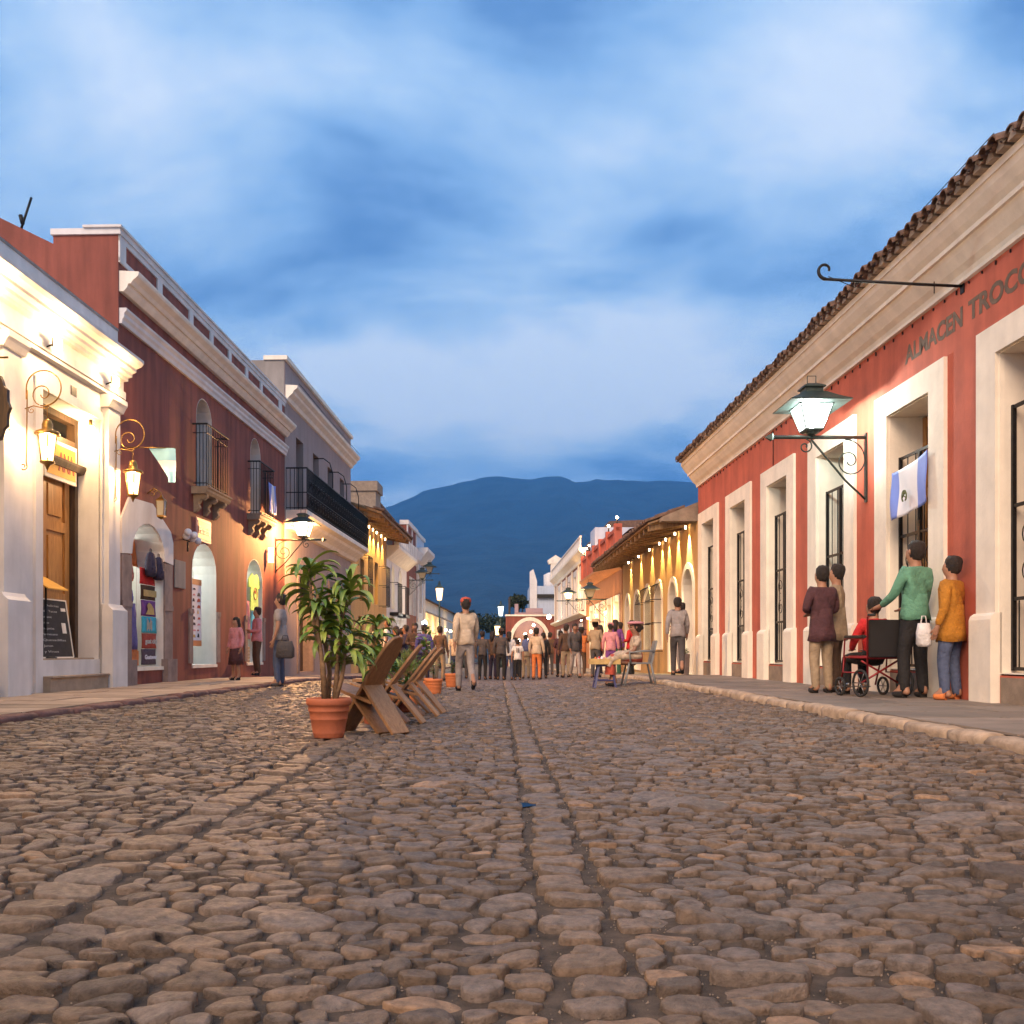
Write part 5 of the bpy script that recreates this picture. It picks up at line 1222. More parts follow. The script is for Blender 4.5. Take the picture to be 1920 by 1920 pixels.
def lantern_house():
    r = root('yellow_house', FL(41, 0, 0), 'yellow house with a deep wooden eave lit from below beyond the mauve house', 'building')
    u = [(38.6, 39.5, 2.9, 4.6, 0), (42.2, 43.1, 2.9, 4.8, 0)]
    w = MB(FL); wall(w, 36.55, 45.7, -0.8, 2.7, -0.5, 0, [(38.2, 39.4, -0.2, 2.2, 0), (41.5, 42.8, -0.2, 2.2, 0)]); wall(w, 36.55, 45.7, 2.7, 6.35, -0.5, 0, u); hollow_back(w, 36.55, 45.7, -6, 6.4, -0.8); w.build('wall', 'yellow', r)
    for a, b, z0, z1, _ in u + [(38.2, 39.4, -0.2, 2.2, 0), (41.5, 42.8, -0.2, 2.2, 0)]: arch_window(r, FL, a, b, z0, z1, 0, None, 'darkwood', dd=-0.25, gr=False)
    s = 36.8
    while s < 45.9:
        q = MB(FL); q.add([(s, 0, 6.2), (s + 0.13, 0, 6.2), (s + 0.13, 1.1, 5.98), (s, 1.1, 5.98), (s, 0, 6.38), (s + 0.13, 0, 6.38), (s + 0.13, 1.1, 6.14), (s, 1.1, 6.14)], [(0, 1, 2, 3), (4, 5, 6, 7), (0, 1, 5, 4), (1, 2, 6, 5), (2, 3, 7, 6), (3, 0, 4, 7)]); q.build('rafter', 'beam', r); s += 1.1
    rf = MB(FL); rf.add([(36.6, 1.2, 6.12), (46, 1.2, 6.12), (46, -3, 7.5), (36.6, -3, 7.5), (36.6, 1.2, 6.22), (46, 1.2, 6.22), (46, -3, 7.6), (36.6, -3, 7.6)], [(0, 1, 2, 3), (4, 5, 6, 7), (0, 1, 5, 4), (1, 2, 6, 5), (2, 3, 7, 6), (3, 0, 4, 7)]); rf.build('roof', 'beam', r)
    t = MB(FL); m = MB(FL); eave_tiles(t, m, 36.6, 46, 1.28, 6.24, pitch=0.24, slope=0.33, rs=random.Random(12), rows=1, r=0.10); t.build('tile', 'tile', r, recalc=False)
    for s, e in ((37.1, 22), (39.9, 22), (40.9, 22), (41.9, 20), (43.2, 22), (44.4, 20)):
        point('downlight_beam', FL(s, 0.14, 5.95), (1.0, 0.60, 0.16), e * 30, 0.03, r, spot=(R(80), (-0.10, 0, -1)))
        d = MB(FL); d.tube([(s, 0.14, 6.12), (s, 0.14, 6.02)], 0.022, 6); d.build('downlight', 'bulb', r)
    for a in (38.5, 43.4):
        c = MB(FL)
        for k in range(7): x = a + 1.1 * k / 6; c.tube([(x, 0.35, 2.85), (x, 0.35, 4.7)], 0.012, 4)
        for z in (2.85, 3.8, 4.7): c.tube([(a, 0, z), (a, 0.35, z), (a + 1.1, 0.35, z), (a + 1.1, 0, z)], 0.014, 4, False)
        c.build('window_cage', 'iron', r)
lantern_house()
def arcade_house():
    r = root('arcade_house', FL(49.5, 0, -0.3), 'white house with lit arched upper windows and a balustrade roof', 'building')
    u = [(47.2, 48.2, 2.9, 4.6, 0.5), (50.0, 51.0, 2.9, 4.6, 0.5)]
    g = [(46.6, 47.8, -0.4, 1.6, 0.5), (48.8, 50.0, -0.4, 1.6, 0.5), (51.2, 52.4, -0.4, 1.6, 0.5)]
    w = MB(FL); wall(w, 45.75, 53.3, -1, 2.6, -0.5, 0, g); wall(w, 45.75, 53.3, 2.6, 6.0, -0.5, 0, u); hollow_back(w, 45.75, 53.3, -6, 6, -1); w.build('wall', 'white', r)
    for a, b, z0, zs, rise in u: arch_window(r, FL, a, b, z0, zs, rise, 'white', 'litwindow', dd=-0.3, gr=False)
    for a, b, z0, zs, rise in g: arch_window(r, FL, a, b, z0, zs, rise, 'white', 'dark', dd=-0.3, gr=False, name='door')
    c = MB(FL); c.prof([(0, 5.3), (0.1, 5.35), (0.6, 5.8), (0.6, 5.95), (0, 5.95)], 45.75, 53.5); c.build('cornice', 'cream', r)
    b = MB(FL)
    for s in np.arange(45.9, 53.4, 0.8): b.box(s, s + 0.25, 0.35, 0.6, 5.95, 6.6)
    b.box(45.8, 53.4, 0.4, 0.55, 6.5, 6.62); b.box(45.8, 53.4, 0.4, 0.55, 6.0, 6.1); b.build('balustrade', 'white', r)
    for a in (46.9, 49.7):
        c = MB(FL)
        for k in range(7): x = a + 1.5 * k / 6; c.tube([(x, 0.4, 2.7), (x, 0.4, 4.2)], 0.014, 4)
        for z in (2.7, 4.2): c.tube([(a, 0, z), (a, 0.4, z), (a + 1.5, 0.4, z), (a + 1.5, 0, z)], 0.016, 4, False)
        c.box(a - 0.1, a + 1.6, 0, 0.45, 2.55, 2.7); c.build('balcony', 'iron', r)
    point('street_light', FL(51.2, 1.3, 2.3), (0.90, 1.0, 0.97), 320, 0.12, r); lit_bulb(r, FL(51.2, 1.25, 2.3), 0.14, 'bulbc')
    return r
arcade_house()
def crimson_house():
    r = root('crimson_house', FL(55.7, 0, -0.35), 'narrow crimson house with white window panels rising past the white arcade', 'building')
    w = MB(FL); wall(w, 53.35, 58, -1, 8.0, -0.5, 0, [(54.6, 55.6, 2.9, 5.0, 0), (56.3, 57.3, 2.9, 5.0, 0)]); hollow_back(w, 53.35, 58, -6, 8, -1); w.build('wall', 'red_l', r)
    for a in (54.6, 56.3): arch_window(r, FL, a, a + 1, 2.9, 5.0, 0, 'white', 'darkwood', dd=-0.25, gr=False)
    c = MB(FL); c.box(53.3, 58, -0.4, 0.12, 8.0, 8.25); c.prof([(0, 6.0), (0.3, 6.3), (0.4, 6.8), (0, 6.9)], 53.35, 58)
    for s in (53.35, 55.5, 57.6): c.box(s, s + 0.3, 0, 0.05, 6.9, 8.0)
    c.build('trim', 'white', r)
    rf = MB(FL); rf.prof([(-0.6, 8.2), (-1.6, 9.4), (-2.6, 8.2)], 50.5, 53.0); rf.box(50.2, 53.2, -3, -0.8, 6, 8.3); rf.build('roof', 'tile', r)
    rf = MB(FL); rf.box(48, 49.6, -2.6, -0.9, 6, 9.0); rf.box(47.9, 49.7, -2.7, -0.8, 9.0, 9.5); rf.build('chimney', 'stone', r)
crimson_house()
def blue_house():
    r = root('pale_blue_house', FL(60, 0, -0.4), 'pale blue house with a jutting cornice at the end of the left row', 'building')
    w = MB(FL); wall(w, 58.05, 62.2, -1, 8.0, -0.5, 0, [(59.5, 60.7, 3.2, 5.6, 0)]); hollow_back(w, 58.05, 62.2, -6, 8, -1); w.build('wall', 'paleblue', r)
    arch_window(r, FL, 59.5, 60.7, 3.2, 5.6, 0, 'white', 'darkwood', dd=-0.25, gr=False)
    c = MB(FL); c.prof([(0, 6.3), (0.2, 6.4), (0.7, 7.0), (0.7, 7.2), (0, 7.2)], 58.05, 62.4); c.box(58.05, 62.3, -0.3, 0.1, 8.0, 8.2); c.box(58.05, 58.5, 0, 0.1, 2.6, 6.3); c.box(61.7, 62.2, 0, 0.1, 2.6, 6.3); c.build('cornice', 'white', r)
blue_house()
def low_shops():
    r = root('shop_row', FL(75, 0, -0.45), 'low row of shops with awnings at the far end of the left side', 'building')
    w = MB(FL); wall(w, 62.25, 90, -1.2, 4.2, -0.4, 0, [(s, s + 2, -0.5, 2.2, 0) for s in (63.5, 67.5, 71.5, 76, 81)]); hollow_back(w, 62.25, 90, -5, 4.2, -1.2); w.build('wall', 'cream', r)
    for s in (63.5, 67.5, 71.5, 76, 81): arch_window(r, FL, s, s + 2, -0.5, 2.2, 0, None, 'litwindow', dd=-0.3, gr=False, name='door')
    for s in (62.6, 66.8, 71):
        a = MB(FL); a.add([(s, 0, 3.4), (s + 3.6, 0, 3.4), (s + 3.6, 1.9, 2.6), (s, 1.9, 2.6), (s, 0, 3.5), (s + 3.6, 0, 3.5), (s + 3.6, 1.9, 2.7), (s, 1.9, 2.7)], [(0, 1, 2, 3), (4, 5, 6, 7), (0, 1, 5, 4), (1, 2, 6, 5), (2, 3, 7, 6), (3, 0, 4, 7)]); a.build('awning', 'grey', r)
    rf = MB(FL); rf.prof([(0.3, 4.2), (-2, 5.2), (-5, 4.2)], 62.25, 90); rf.build('roof', 'tile', r)
    for s, e in ((64, 60), (68, 70), (72, 50), (78, 40)): point('shop_light', FL(s, 1.2, 2.2), (1.0, 0.68, 0.30), e * 3, 0.15, r); lit_bulb(r, FL(s, 1.3, 2.2), 0.09)
low_shops()
# far lamps on posts at the end of the street
def post_lamp(x, y, z, label, m, col, e, rr=0.2, cool=False):
    g = gz(x, y); r = root('post_lamp', (x, y, g), label, 'street lamp')
    p = MB(); p.lathe((x, y, g), [(0.14, 0), (0.12, 0.3), (0.06, 0.4), (0.045, z - g - 0.5), (0.07, z - g - 0.42)], 8); p.build('post', 'verdigris', r)
    p = MB(); p.lathe((x, y, z), [(0.26, 0.3), (0.28, 0.33), (0.08, 0.5), (0.04, 0.7)], 8, False); p.build('lantern_cap', 'verdigris', r)
    q = MB(); q.lathe((x, y, z), [(0.12, -0.35), (rr, 0.3)], 6, False); q.build('glass', m, r); point('lamp_light', (x, y, z - 0.12), col, e * 4, 0.05, r); lit_bulb(r, (x, y, z), 0.07, 'bulbc' if cool else 'bulb')
post_lamp(-3.3, 52, 3.95, 'glowing amber lantern lamp on a post at the far left kerb', 'warmglass', WARM, 30)
post_lamp(-2.2, 60, 2.2, 'low warm post lamp in front of the far shops', 'warmglass', WARM, 60)
post_lamp(0.15, 66, 3.6, 'cool white post lamp left of the arched gateway', 'coolglass', COOL, 20, cool=True)
post_lamp(-0.1, 69, 2.3, 'low warm post lamp just left of the arched gateway', 'warmglass', WARM, 14)
# more bracket lamps further along both walls
for i, (F_, s, z, rz, lab, e) in enumerate(((FL, 58.5, 5.6, -AL, 'small unlit bracket lamp, upper one against the volcano on the left', 0), (FL, 54.5, 4.9, -AL, 'small unlit bracket lamp, lower one against the volcano on the left', 0), (FR, 40.5, 3.0, math.pi + AR, 'dim bracket lamp under the end of the wooden eave on the right', 60), (FR, 51, 3.5, math.pi + AR, 'hanging amber bracket lamp on the far right red house', 200))):
    c = copy_tree(lr if i < 3 else l2, F_(s, 0, z), rz); c['label'] = lab
    for ch in list(c.children):
        if ch.type == 'LIGHT':
            ch.data = ch.data.copy(); ch.data.energy = e; ch.data.color = WARM
        if i < 3 and ch.name.startswith(('glass', 'bulb')):
            ch.data = ch.data.copy(); ch.data.materials[0] = MT['dullglass']
# trees, pole and pink wall behind the gateway
def crown(mb, c, rx, ry, rz, n, leaf, seed):
    q = random.Random(seed)
    for i in range(n):
        while True:
            p = Vector((q.uniform(-1, 1), q.uniform(-1, 1), q.uniform(-1, 1)))
            if p.length <= 1: break
        lump = 0.75 + 0.35 * math.sin(p.x * 5 + seed) * math.sin(p.y * 4 + 1) * math.sin(p.z * 6 + 2)
        p = p.normalized() * (p.length ** 0.45) * lump
        x, y, z = c[0] + p.x * rx, c[1] + p.y * ry, c[2] + p.z * rz
        a = Vector((q.uniform(-1, 1), q.uniform(-1, 1), q.uniform(-1, 1))).normalized() * leaf; b = a.cross(Vector((q.uniform(-1, 1), q.uniform(-1, 1), q.uniform(-1, 1)))).normalized() * leaf * 0.5
        mb.raw([(x - a.x, y - a.y, z - a.z), (x + b.x, y + b.y, z + b.z), (x + a.x, y + a.y, z + a.z), (x - b.x, y - b.y, z - b.z)], [(0, 1, 2, 3)])
MT['leafdark'] = mat('dark_foliage', (0.022, 0.035, 0.020), 0.8, var=0.4, vscale=2)
MT['bark'] = mat('bark', (0.05, 0.035, 0.025), 0.9, var=0.3)
for i, (x, y, h, rx, lab) in enumerate(((-3.0, 88, 3.6, 2.6, 'dark tree at the far end of the street, leftmost of the group'), (-0.2, 92, 3.3, 2.2, 'dark tree at the far end, in the middle of the gap'), (1.7, 80, 5.0, 0.9, 'small round topped tree standing above the arched gateway'), (1.0, 96, 3.4, 2.4, 'dark low tree behind the gateway pole'))):
    r = root('tree', (x, y, -0.7), lab, 'tree', 'dark trees at the end of the street')
    m = MB(); crown(m, (x, y, h), rx, rx, 1.1 if rx > 1 else 0.7, 900, 0.20, 20 + i); m.build('crown', 'leafdark', r, recalc=False)
    m = MB(); m.tube([(x, y, -0.8), (x + 0.05, y, h * 0.6), (x, y, h)], 0.12, 6, rad=[0.16, 0.1, 0.05]); m.tube([(x, y, h * .5), (x + .5, y, h)], 0.05, 5); m.build('trunk', 'bark', r)
m = MB(); m.tube([(0.85, 73.5, -0.6), (0.85, 73.5, 5.0)], 0.09, 8); tag(m.build('utility_pole', 'bark'), 'thin dark pole standing behind the arched gateway', 'pole')
MT['pinkwall'] = mat('pink_wall', (0.30, 0.22, 0.27), 0.9, var=0.1)
m = MB(); m.box(1.3, 3.6, 76, 76.3, -0.8, 3.9); m.box(1.3, 1.6, 75.95, 76.35, 3.9, 4.6); m.box(2.2, 3.6, 75.97, 76.33, 3.9, 4.25); tag(m.build('garden_wall', 'pinkwall'), 'stepped pink wall showing above the arched gateway', 'wall')
# ------------------------------------------------------------------ plants in pots
def leafmat(name, c1, c2):
    m = mat(name, c1, 0.42, var=0); t = m.node_tree; n = t.nodes; l = t.links; b = n['Principled BSDF']
    g = n.new('ShaderNodeNewGeometry'); r_ = n.new('ShaderNodeValToRGB'); l.new(g.outputs['Random Per Island'], r_.inputs[0])
    r_.color_ramp.elements[0].color = tuple(c1) + (1,); r_.color_ramp.elements[1].color = tuple(c2) + (1,); l.new(r_.outputs[0], b.inputs['Base Color'])
    b.inputs['Transmission Weight'].default_value = 0.0; b.inputs['Subsurface Weight'].default_value = 0.0
    return m
MT['leaf'] = leafmat('dracaena_leaf', (0.06, 0.15, 0.02), (0.38, 0.44, 0.08))
MT['leaf2'] = leafmat('bush_leaf', (0.06, 0.14, 0.015), (0.22, 0.30, 0.04))
MT['leaf3'] = leafmat('herb_leaf', (0.03, 0.10, 0.02), (0.12, 0.22, 0.05))
MT['cane'] = mat('plant_cane', (0.22, 0.13, 0.065), 0.8, var=0.4, vscale=25, bump=0.6, bscale=40)
MT['petal'] = mat('pink_petal', (0.70, 0.16, 0.22), 0.6, var=0.2)
def strap(mb, base, ang, up0, ln, wd, droop, q, fold=0.25, nseg=8):
    """long arching leaf: starts at base, heads out at angle ang, rising by up0, then droops"""
    p = Vector(base); el = up0; vs = []; fs = []; side = Vector((-math.sin(ang), math.cos(ang), 0)); tw = q.uniform(-0.35, 0.35)
    for i in range(nseg + 1):
        t = i / nseg; w_ = wd * (math.sin(math.pi * min(1, t * 0.93 + 0.07)) ** 0.7) * (1 - 0.25 * t)
        d = Vector((math.cos(ang) * math.cos(el), math.sin(ang) * math.cos(el), math.sin(el)))
        nrm = side.cross(d).normalized(); sd_ = (side * math.cos(tw * t) + nrm * math.sin(tw * t))
        vs += [tuple(p - sd_ * w_ / 2 + nrm * abs(w_) * fold * -1), tuple(p), tuple(p + sd_ * w_ / 2 + nrm * abs(w_) * fold * -1)]
        p = p + d * (ln / nseg); el -= droop / nseg * (0.4 + 1.4 * t)
    for i in range(nseg): fs += [(3 * i, 3 * i + 1, 3 * i + 4, 3 * i + 3), (3 * i + 1, 3 * i + 2, 3 * i + 5, 3 * i + 4)]
    mb.raw(vs, fs, True)
def pot(r, x, y, z, rt, h, m='terracotta', rb=None, belly=False):
    rb = rb or rt * 0.66; b = MB()
    if belly: pr = [(rb * 0.9, 0), (rb, 0.01), (rt * 0.86, h * 0.35), (rt * 0.93, h * 0.62), (rt * 0.90, h * 0.80), (rt * 0.93, h * 0.84), (rt, h * 0.88), (rt, h), (rt * 0.88, h), (rt * 0.84, h * 0.85), (0.01, h * 0.83)]
    else: pr = [(rb * 0.95, 0), (rb, 0.012), (rb * 1.03, h * 0.10), (rb * 1.07, h * 0.12), (rb * 1.07, h * 0.14), (rb + (rt - rb) * .42, h * 0.46), (rb + (rt - rb) * .50, h * 0.475), (rb + (rt - rb) * .47, h * 0.49), (rb + (rt - rb) * .60, h * 0.66), (rb + (rt - rb) * .72, h * 0.675), (rb + (rt - rb) * .68, h * 0.70), (rt * 0.90, h * 0.80), (rt * 0.96, h * 0.82), (rt * 0.995, h * 0.86), (rt, h * 0.93), (rt * 0.98, h * 0.985), (rt * 0.93, h), (rt * 0.87, h * 0.985), (rt * 0.84, h * 0.86), (0.01, h * 0.84)]
    b.lathe((x, y, z), pr, 36); b.build('pot', m, r)
    s_ = MB(); s_.lathe((x, y, z), [(rt * 0.84, h * 0.84), (rt * 0.83, h * 0.875), (rt * 0.3, h * 0.9), (0.001, h * 0.9)], 20); s_.build('soil', 'soil', r)
def dracaena(x, y, label, seed, sc=1.0, potm='terracotta', hs=(0.55, 0.75, 0.90, 1.02, 1.12)):
    q = random.Random(seed); g = gz(x, y) + 0.012; r = root('potted_dracaena', (x, y, g), label, 'potted plant', 'potted dracaenas')
    pot(r, x, y, g, 0.19 * sc, 0.335 * sc, potm)
    zt = g + 0.30 * sc; tops = []
    for k, h in enumerate(hs):
        a = k * 2.2 + q.uniform(-.3, .3); c = MB(); b0 = Vector((x + .05 * math.cos(a), y + .05 * math.sin(a), zt))
        sway = Vector((q.uniform(-.14, .14), q.uniform(-.10, .10), 0)) * sc; t1 = b0 + Vector((0, 0, h * sc)) + sway
        pts = [b0, b0 * .66 + t1 * .34 + Vector((q.uniform(-.03, .03), q.uniform(-.03, .03), 0)), b0 * .33 + t1 * .67 + Vector((q.uniform(-.04, .04), 0, 0)), t1]
        c.tube([tuple(p) for p in pts], 0.02, 8, rad=[0.024, 0.020, 0.017, 0.012]); c.build('cane', 'cane', r); tops.append((t1, pts))
    lf = MB()
    for t1, pts in tops:
        for i in range(24):
            f = q.random() ** 1.4; base = t1 - Vector((0, 0, 0.22 * f * sc)); a = q.uniform(0, 6.283)
            strap(lf, base, a, q.uniform(0.15, 1.15) * (1 - .5 * f), q.uniform(0.24, 0.38) * sc, q.uniform(0.055, 0.085) * sc, q.uniform(1.5, 2.7), q)
        side = pts[2] + Vector((q.uniform(-.1, .1), q.uniform(-.06, .06), q.uniform(-.1, .05)))
        for i in range(10):
            strap(lf, side, q.uniform(0, 6.283), q.uniform(0.1, 0.8), q.uniform(0.18, 0.30) * sc, q.uniform(0.045, 0.07) * sc, q.uniform(1.6, 2.6), q)
    lf.build('leaves', 'leaf', r, recalc=False)
    return r
dracaena(-1.43, 7.86, 'tall leafy dracaena in the nearest ribbed terracotta pot', 5)
dracaena(-1.30, 10.1, 'second dracaena standing behind the plank chairs', 9, 0.90, 'terracotta2', (0.45, 0.65, 0.85))
# round bush
def bush(x, y, label):
    g = gz(x, y) + 0.012; r = root('potted_bush', (x, y, g), label, 'potted plant'); pot(r, x, y, g, 0.155, 0.285, 'terracotta2', 0.115, True)
    q = random.Random(3); st = MB(); lf = MB(); zc = g + 0.30
    for i in range(46):
        a = q.uniform(0, 6.283); t = q.random() ** 0.6; tx = x + 0.165 * t * math.cos(a); ty = y + 0.165 * t * math.sin(a); tz = zc + 0.10 + 0.36 * (1 - 0.62 * t * t) * q.uniform(0.75, 1.05)
        mid = (x + (tx - x) * .35, y + (ty - y) * .35, zc + (tz - zc) * .4); st.tube([(x, y, zc - .03), mid, (tx, ty, tz)], 0.003, 4, rad=[.006, .004, .0015])
        for k in range(46):
            f = q.uniform(.25, 1.0); p = Vector(mid) * (1 - f) + Vector((tx, ty, tz)) * f
            strap(lf, p + Vector((q.gauss(0, .018), q.gauss(0, .018), q.gauss(0, .02))), q.uniform(0, 6.283), q.uniform(.3, 1.5), q.uniform(.025, .05), .006, .5, q, 0, 2)
    st.build('stems', 'cane', r); lf.build('leaves', 'leaf2', r, recalc=False)
bush(-1.19, 12.3, 'feathery round green bush in a smooth orange pot')
def herb(x, y, label, h, rad, n, m, seed, potr=0.10, poth=0.15, potm='terracotta', flowers=0, ll=0.06, lw=0.03, stems=9):
    g = gz(x, y) + 0.012; r = root('potted_plant', (x, y, g), label, 'potted plant', 'small potted plants along the chairs'); pot(r, x, y, g, potr, poth, potm, potr * .75)
    q = random.Random(seed); st = MB(); lf = MB(); z0 = g + poth * .85; fl = MB()
    for i in range(stems):
        a = q.uniform(0, 6.283); t = q.random() ** .5; top = Vector((x + rad * t * math.cos(a), y + rad * t * math.sin(a), z0 + h * q.uniform(.6, 1.0))); bs = Vector((x, y, z0)); mid = bs * .5 + top * .5 + Vector((q.gauss(0, .02), q.gauss(0, .02), .03))
        st.tube([tuple(bs), tuple(mid), tuple(top)], .003, 4)
        for k in range(n):
            f = q.uniform(.2, 1.05); p = (bs * (1 - f) * (1 - f) + mid * 2 * f * (1 - f) + top * f * f)
            strap(lf, p, q.uniform(0, 6.283), q.uniform(-.2, 1.0), ll * q.uniform(.6, 1.2), lw * q.uniform(.7, 1.2), 1.0, q, .15, 4)
        if i < flowers:
            for k in range(6): strap(fl, top, k * 1.05, .6, .035, .025, .6, q, .1, 2)
    st.build('stems', 'cane', r); lf.build('leaves', m, r, recalc=False)
    if flowers: fl.build('flowers', 'petal', r, recalc=False)
herb(-1.25, 9.25, 'feathery yellow green plant in a small pot between the plank chairs', .30, .10, 60, 'leaf2', 31, ll=.035, lw=.006)
herb(-1.14, 11.2, 'broad leaved green plant spilling beside the last plank chair', .34, .15, 18, 'leaf3', 32, ll=.08, lw=.045)
herb(-1.42, 11.6, 'upright leafy plant with one pink flower behind the chairs', .42, .08, 12, 'leaf3', 33, flowers=3)
herb(-1.28, 14.9, 'low plant in a plain orange pot beside the cart wheel', .18, .08, 12, 'leaf3', 34, .11, .2, 'terracotta2')
herb(-1.10, 15.9, 'tall thin flowering plant in an orange pot past the cart', .75, .16, 16, 'leaf3', 35, .15, .26, 'terracotta2', 5)
herb(-1.30, 17.0, 'large leaved plant behind the thin flowering one', 1.0, .14, 10, 'leaf2', 36, .14, .24, 'terracotta2', ll=.2, lw=.08, stems=7)
herb(-0.95, 19.0, 'small plant in the farthest orange pot of the row', .3, .10, 14, 'leaf3', 37, .15, .28, 'terracotta2')
herb(4.62, 23.0, 'small leafy plant on a stand by the yellow house door', .22, .10, 16, 'leaf3', 38, .09, .6, 'jamb')

# ------------------------------------------------------------------ chairs made of crossed planks
def plank(r, name, p0, p1, w_, t_, round_top=False, m='plank'):
    """plank in local x-z plane running from p0 to p1 (x,z), width along y"""
    a = Vector((p0[0], 0, p0[1])); b = Vector((p1[0], 0, p1[1])); d = b - a; L_ = d.length; d.normalize(); nrm = Vector((d.z, 0, -d.x))
    out = [(-w_ / 2 * .92, 0), (w_ / 2 * .92, 0), (w_ / 2, L_ * .5)]
    if round_top: out += [(w_ / 2 * .98, L_ - w_ * .75), (w_ / 2 * .82, L_ - w_ * .35), (w_ / 2 * .5, L_ - w_ * .08), (0, L_), (-w_ / 2 * .5, L_ - w_ * .08), (-w_ / 2 * .82, L_ - w_ * .35), (-w_ / 2 * .98, L_ - w_ * .75)]
    else: out += [(w_ / 2, L_), (-w_ / 2, L_)]
    out += [(-w_ / 2, L_ * .5)]
    mb = MB(); vs = []
    for tt in (-t_ / 2, t_ / 2):
        for (u, v) in out: p = a + d * v + nrm * tt; vs.append((p.x, u, p.z))
    n = len(out); mb.raw(vs, [tuple(range(n)), tuple(range(2 * n - 1, n - 1, -1))] + [(i, (i + 1) % n, n + (i + 1) % n, n + i) for i in range(n)])
    return mb.build(name, m, r, bevel=0.004)
pc = root('plank_chair', (0, 0, 0), 'low chair of crossed wooden planks right behind the nearest pot', 'chair', 'low plank chairs in a row')
plank(pc, 'backrest', (0.16, 0.0), (-0.44, 0.86), 0.27, 0.028, True)
plank(pc, 'seat', (-0.24, 0.27), (0.30, 0.43), 0.30, 0.028, True)
plank(pc, 'leg', (-0.46, 0.0), (-0.14, 0.42), 0.27, 0.026)
plank(pc, 'leg', (-0.30, 0.0), (0.02, 0.36), 0.27, 0.024)
labs = ['second low plank chair, its rounded back leaning past the nearest one', 'third low plank chair with a narrow back beside the yellow green plant', 'last low plank chair of the row nearest the orange pot']
for i, (x, y, a) in enumerate(((-1.26, 8.45, 150), (-1.22, 9.5, 176), (-1.14, 10.5, 178), (-1.10, 11.1, 172))):
    if i == 0: o = pc
    else: o = copy_tree(pc); o['label'] = labs[i - 1]
    o.location = (x, y, gz(x, y) + 0.014); o.rotation_euler = (0, 0, R(a)); o.scale = (1, 1, (1, .93, .9, .9)[i])
# small cart with flower box
r = root('flower_cart', (-1.5, 14.0, gz(-1.5, 14)), 'dark wooden flower cart with a spoked wheel behind the round bush', 'cart')
g = gz(-1.5, 14.0) + .012; m = MB(); m.box(-1.75, -1.22, 13.7, 14.5, g + .22, g + .26)
m.box(-1.75, -1.22, 13.7, 13.73, g + .26, g + .42); m.box(-1.75, -1.72, 13.73, 14.5, g + .26, g + .42); m.box(-1.25, -1.22, 13.73, 14.5, g + .26, g + .42); m.build('box', 'darkwood', r)
m = MB(); c = (-1.17, 13.95, g + .20)
m.tube([(c[0], c[1] + .2 * math.cos(t), c[2] + .2 * math.sin(t)) for t in np.linspace(0, 6.283, 22)], .022, 6)
for k in range(8): t = k * .785; m.tube([c, (c[0], c[1] + .19 * math.cos(t), c[2] + .19 * math.sin(t))], .008, 4)
m.build('wheel', 'darkwood', r)
lf = MB(); q = random.Random(44)
for k in range(420): strap(lf, Vector((q.uniform(-1.72, -1.25), q.uniform(13.75, 14.45), g + .40 + q.uniform(0, .16))), q.uniform(0, 6.28), q.uniform(0, 1.3), .07, .03, 1, q, .15, 3)
lf.build('plants', 'leaf3', r, recalc=False)
# low bench boards near the pots
r = root('bench', (-1.9, 12.9, gz(-1.9, 12.9)), 'low dark bench behind the round bush', 'bench'); g = gz(-1.8, 12.9) + .012
m = MB(); m.box(-2.0, -1.05, 12.75, 13.1, g + .30, g + .34); m.build('seat', 'plank', r)
for x_ in (-1.95, -1.15): m = MB(); m.box(x_, x_ + .05, 12.8, 13.05, g, g + .30); m.build('leg', 'darkwood', r)

# ------------------------------------------------------------------ the seller's stool, tray and plastic chair
MT['bluepl'] = mat('blue_plastic', (0.05, 0.05, 0.14), 0.45, var=0.1); MT['greypl'] = mat('grey_plastic', (0.20, 0.20, 0.20), 0.5, var=0.1); MT['basket'] = mat('pale_wood_tray', (0.52, 0.34, 0.13), 0.8, var=0.2, vscale=15)
SX, SY = 1.98, 17.5; g = gz(SX, SY) + .014
r = root('plastic_stool', (SX, SY, g), 'dark blue plastic stool carrying a tray of sweets', 'stool')
m = MB(); m.box(SX - .15, SX + .15, SY - .15, SY + .15, g + .40, g + .44); m.build('seat', 'bluepl', r, bevel=.01)
for sx in (-1, 1):
    for sy in (-1, 1):
        m = MB(); m.tube([(SX + sx * .12, SY + sy * .12, g + .40), (SX + sx * .19, SY + sy * .19, g)], .024, 4, False, rad=[.03, .022]); m.build('leg', 'bluepl', r)
m = MB(); m.tube([(SX - .165, SY - .165, g + .14), (SX + .165, SY - .165, g + .14), (SX + .165, SY + .165, g + .14), (SX - .165, SY + .165, g + .14), (SX - .165, SY - .165, g + .14)], .014, 4, False); m.build('stretcher', 'bluepl', r)
r = root('tray', (SX, SY, g + .45), 'shallow pale wooden tray full of small bright sweets on the blue stool', 'tray')
m = MB(); z = g + .442; m.box(SX - .26, SX + .26, SY - .2, SY + .2, z, z + .015)
for a_ in ((-.28, -.26, -.2, .2), (.26, .28, -.2, .2), (-.28, .28, -.22, -.2), (-.28, .28, .2, .22)): m.box(SX + a_[0], SX + a_[1], SY + a_[2], SY + a_[3], z, z + .10)
m.build('tray_box', 'basket', r)
q = random.Random(2)
